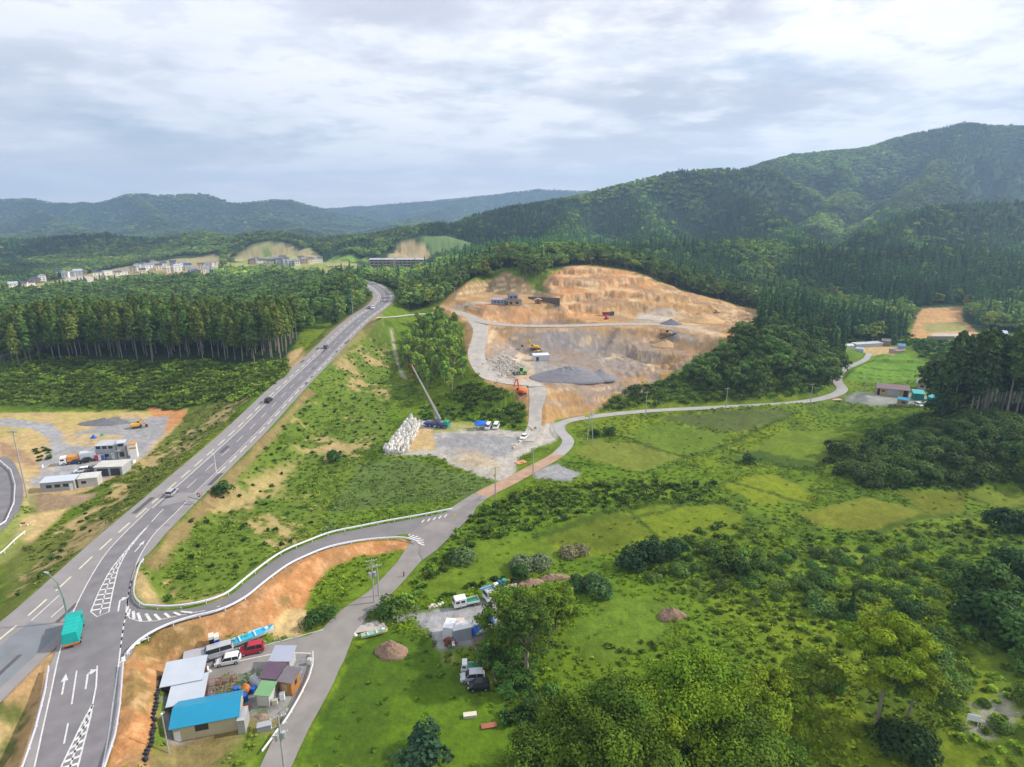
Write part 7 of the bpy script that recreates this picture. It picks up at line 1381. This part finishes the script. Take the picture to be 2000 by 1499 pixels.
bldg('small_shed', (1946,662),(1966,663),7,3.4,WHT,mat('pale_blue_roof', (.50,.58,.64), .5),'white building with pale roof right of the orange clearing',style='gable',rh=1.2); b = MB(); b.box((0,0,.9), (16,.5,1.8)); o = b.build('retaining_wall', mat('grey_brown_wall', (.26,.22,.20), .9, .2, .8), bevel=.05); o.location = tuple(ground(1837,663)); tag(o, 'grey brown retaining wall at the foot of the orange clearing', 'wall')

# village in the distance
HW_ = [mat('house_white', (.80,.78,.72), .8), mat('house_cream', (.72,.62,.46), .8), mat('house_grey', (.42,.43,.46), .8), mat('house_brown', (.30,.22,.17), .8)]; HR_ = [mat('roof_navy', (.07,.08,.13), .6), mat('roof_grey', (.24,.25,.29), .6), mat('roof_brown', (.15,.11,.11), .6), mat('roof_silver', (.45,.48,.54), .5)]
VL = [(45,562,9,3.2,1,0,'gable'),(14,565,7,3,2,2,'gable'),(70,552,10,3,3,0,'hip'),(117,541,8,4.8,0,0,'gable'),(141,541,8,4.4,2,1,'hip'),(167,537,6,3,3,2,'gable'),(218,538,13,4.2,0,3,'flat'),(246,537,7,3.2,0,1,'gable'),(262,532,9,5,1,2,'hip'),(281,534,7,3.2,1,0,'gable'),(294,528,9,5.4,0,1,'gable'),(313,528,7,5.2,1,0,'gable'),(331,531,6,4,0,1,'gable'),(350,531,9,6.4,0,3,'hip'),(371,527,8,5,2,0,'gable'),(388,538,8,3.6,3,0,'hip'),(395,526,8,5,1,2,'gable'),(405,535,6,5,1,1,'gable'),(418,537,8,5.2,0,1,'gable'),(421,521,7,4.6,1,1,'gable'),(340,521,7,5,2,0,'gable'),(303,519,7,5,2,2,'hip'),
      (497,518,8,5,3,0,'hip'),(515,519,9,5,0,0,'gable'),(530,519,8,4.8,1,0,'gable'),(549,519,9,5.6,2,0,'gable'),(563,517,6,5.4,0,0,'gable'),(572,519,9,4.4,2,1,'gable'),(583,519,6,4.6,0,1,'gable'),(598,516,9,5,3,1,'hip'),(609,516,7,5,1,2,'gable'),(618,514,6,4.8,1,1,'gable'),(627,514,6,5,0,2,'gable')]
WN = ['white','cream','grey','brown']; RN = ['navy','grey','brown','silver']; POSN = {}
random.seed(31)
for px, py in [(30,566),(60,561),(86,550),(130,543),(155,539),(192,539),(232,539),(270,527),(322,523),(360,520),(380,532),(410,525),(285,522),(335,533),(540,513),(590,513),(506,512),(557,512)]: VL.append((px, py, random.choice([7,8,9]), random.choice([3.2,4.8,5.2]), random.choice([0,0,1,2]), random.choice([0,1,2,3]), random.choice(['gable','gable','hip'])))
for i, (px, py, L_, h, wi, ri, st) in enumerate(VL):
    p = ground(px, py); p[2] = gz1(p[0], p[1]); second = px > 450; near_ = 'second village row beneath the bare knoll' if second else 'hillside village beyond the left wood'
    rank = sorted([q[0] for q in VL if (q[0] > 450) == second]).index(px)+1; ordn = ['first','second','third','fourth','fifth','sixth','seventh','eighth','ninth','tenth','eleventh','twelfth','thirteenth','fourteenth','fifteenth','sixteenth','seventeenth','eighteenth','nineteenth','twentieth','twenty first','twenty second','twenty third','twenty fourth','twenty fifth','twenty sixth','twenty seventh','twenty eighth','twenty ninth','thirtieth','thirty first','thirty second','thirty third','thirty fourth','thirty fifth','thirty sixth','thirty seventh','thirty eighth','thirty ninth','fortieth'][rank-1]
    rz = (.75 if i % 4 else .35)+random.uniform(-.15,.15); dep = L_*.8; wins = [('f',u,z_,1.2,1.0) for u in (.25,.7) for z_ in ((1.5,3.9) if h > 4.2 else (1.5,))]+[('r',.5,z_,1.2,1.0) for z_ in ((1.5,3.9) if h > 4.2 else (1.5,))]
    bldg('village_house', None, None, dep, h*1.08+.3, HW_[wi], HR_[ri], '%s walled house with %s roof, %s from left in the %s' % (WN[wi], RN[ri], ordn, 'bare knoll row' if second else 'hillside village'), 'house', style=st, rh=1.9 if st != 'flat' else 1, oh=.4, wins=wins, frame=((p[0]-L_*.55, p[1]-3, p[2]+.8), rz, L_*1.08), group='houses of the two distant village rows', sink=2.5)
b = MB(); b.box((0,0,1.6), (9,3,3.2), top=(.9,.7)); o = b.build('green_netting', mat('net_green', (.02,.55,.22), .7)); p = ground(120,560); o.location = (p[0], p[1], gz1(p[0], p[1])); tag(o, 'bright green netted stack below the hillside village', 'netting')
# apartment block
p0, p1 = ground(723,524), ground(829,524); L_ = 62.0; rz = .02; z0 = gz1(p0[0]+20, p0[1]); X0 = p0[0]; root = empty('apartment_block', (X0, p0[1], z0), rz); tag(root, 'long three storey brown apartment block below the bare slope', 'apartment block')
AB = mat('apartment_brown', (.24,.18,.18), .85); b = MB(); b.box((13,6,4.6), (26,11,9.6)); b.box((45,6,4.6), (32,11,9.6)); b.build('wall', AB, root); b = MB(); b.box((28,4,4.4), (4,8,9.2)); b.build('stair_tower', mat('apartment_tower', (.34,.27,.27), .8), root); b = MB(); b.prism([(-.8,9.4),(6,10.9),(12.8,9.4)], 28, axis='x', c=(13,0,0)); b.prism([(-.8,9.4),(6,10.9),(12.8,9.4)], 33, axis='x', c=(45.5,0,0)); b.build('roof', mat('apartment_roof', (.42,.42,.46), .5), root)
for k_ in range(3): b = MB(); b.box((13,-.6,1.0+k_*3.05), (25,1.2,1.0)); b.box((45,-.6,1.0+k_*3.05), (31,1.2,1.0)); b.build('balcony', mat('balcony_pink', (.36,.28,.30), .8), root)
for k_ in range(3):
    for j_ in range(12):
        x_ = 2+j_*2.15 if j_ < 11 else 24; b = MB(); b.box((2.2+j_*4.75+(4.2 if j_ > 4 else 0),.46,2.3+k_*3.05), (2.4,.1,1.5)); b.build('window', GLASS, root)
cols = [WHT, SIL, BLK, MATS['grey_paint'], REDP, MATS['navy_car']]
src = car(None, None, WHT, 'x', 'hatch', at_=((0,0,0),0)); cars = {0: src}
DC = 'cars in the car park of the apartment block'
for i in range(13):
    px = 640+i*5.6; p = ground(px, 521+(i % 2)); m_ = cols[[0,1,0,2,3,0,1,4,0,5,0,1,0][i]]
    if i == 0: c = src
    else:
        c = copy_tree(src)
        c.children[0].data = c.children[0].data.copy(); c.children[0].data.materials[0] = m_
    c.location = (p[0], p[1], gz1(p[0], p[1])+.03); c.rotation_euler = (0,0,1.4+random.uniform(-.1,.1)); cn = {0:'white',1:'silver',2:'black',3:'grey',4:'red',5:'navy'}[[0,1,0,2,3,0,1,4,0,5,0,1,0][i]]
    tag(c, '%s car parked in the row left of the apartment block' % cn, 'car', DC)
for px, py, l in [(637,516,'leftmost'),(652,513,'middle'),(680,513,'rightmost')]: pole(px, py, 9, '%s thin pole on the green plateau by the apartment block' % l, 1)
for o in list(COL.objects):
    if o.type == 'MESH' and 'forest' == o.name: pass
haze()
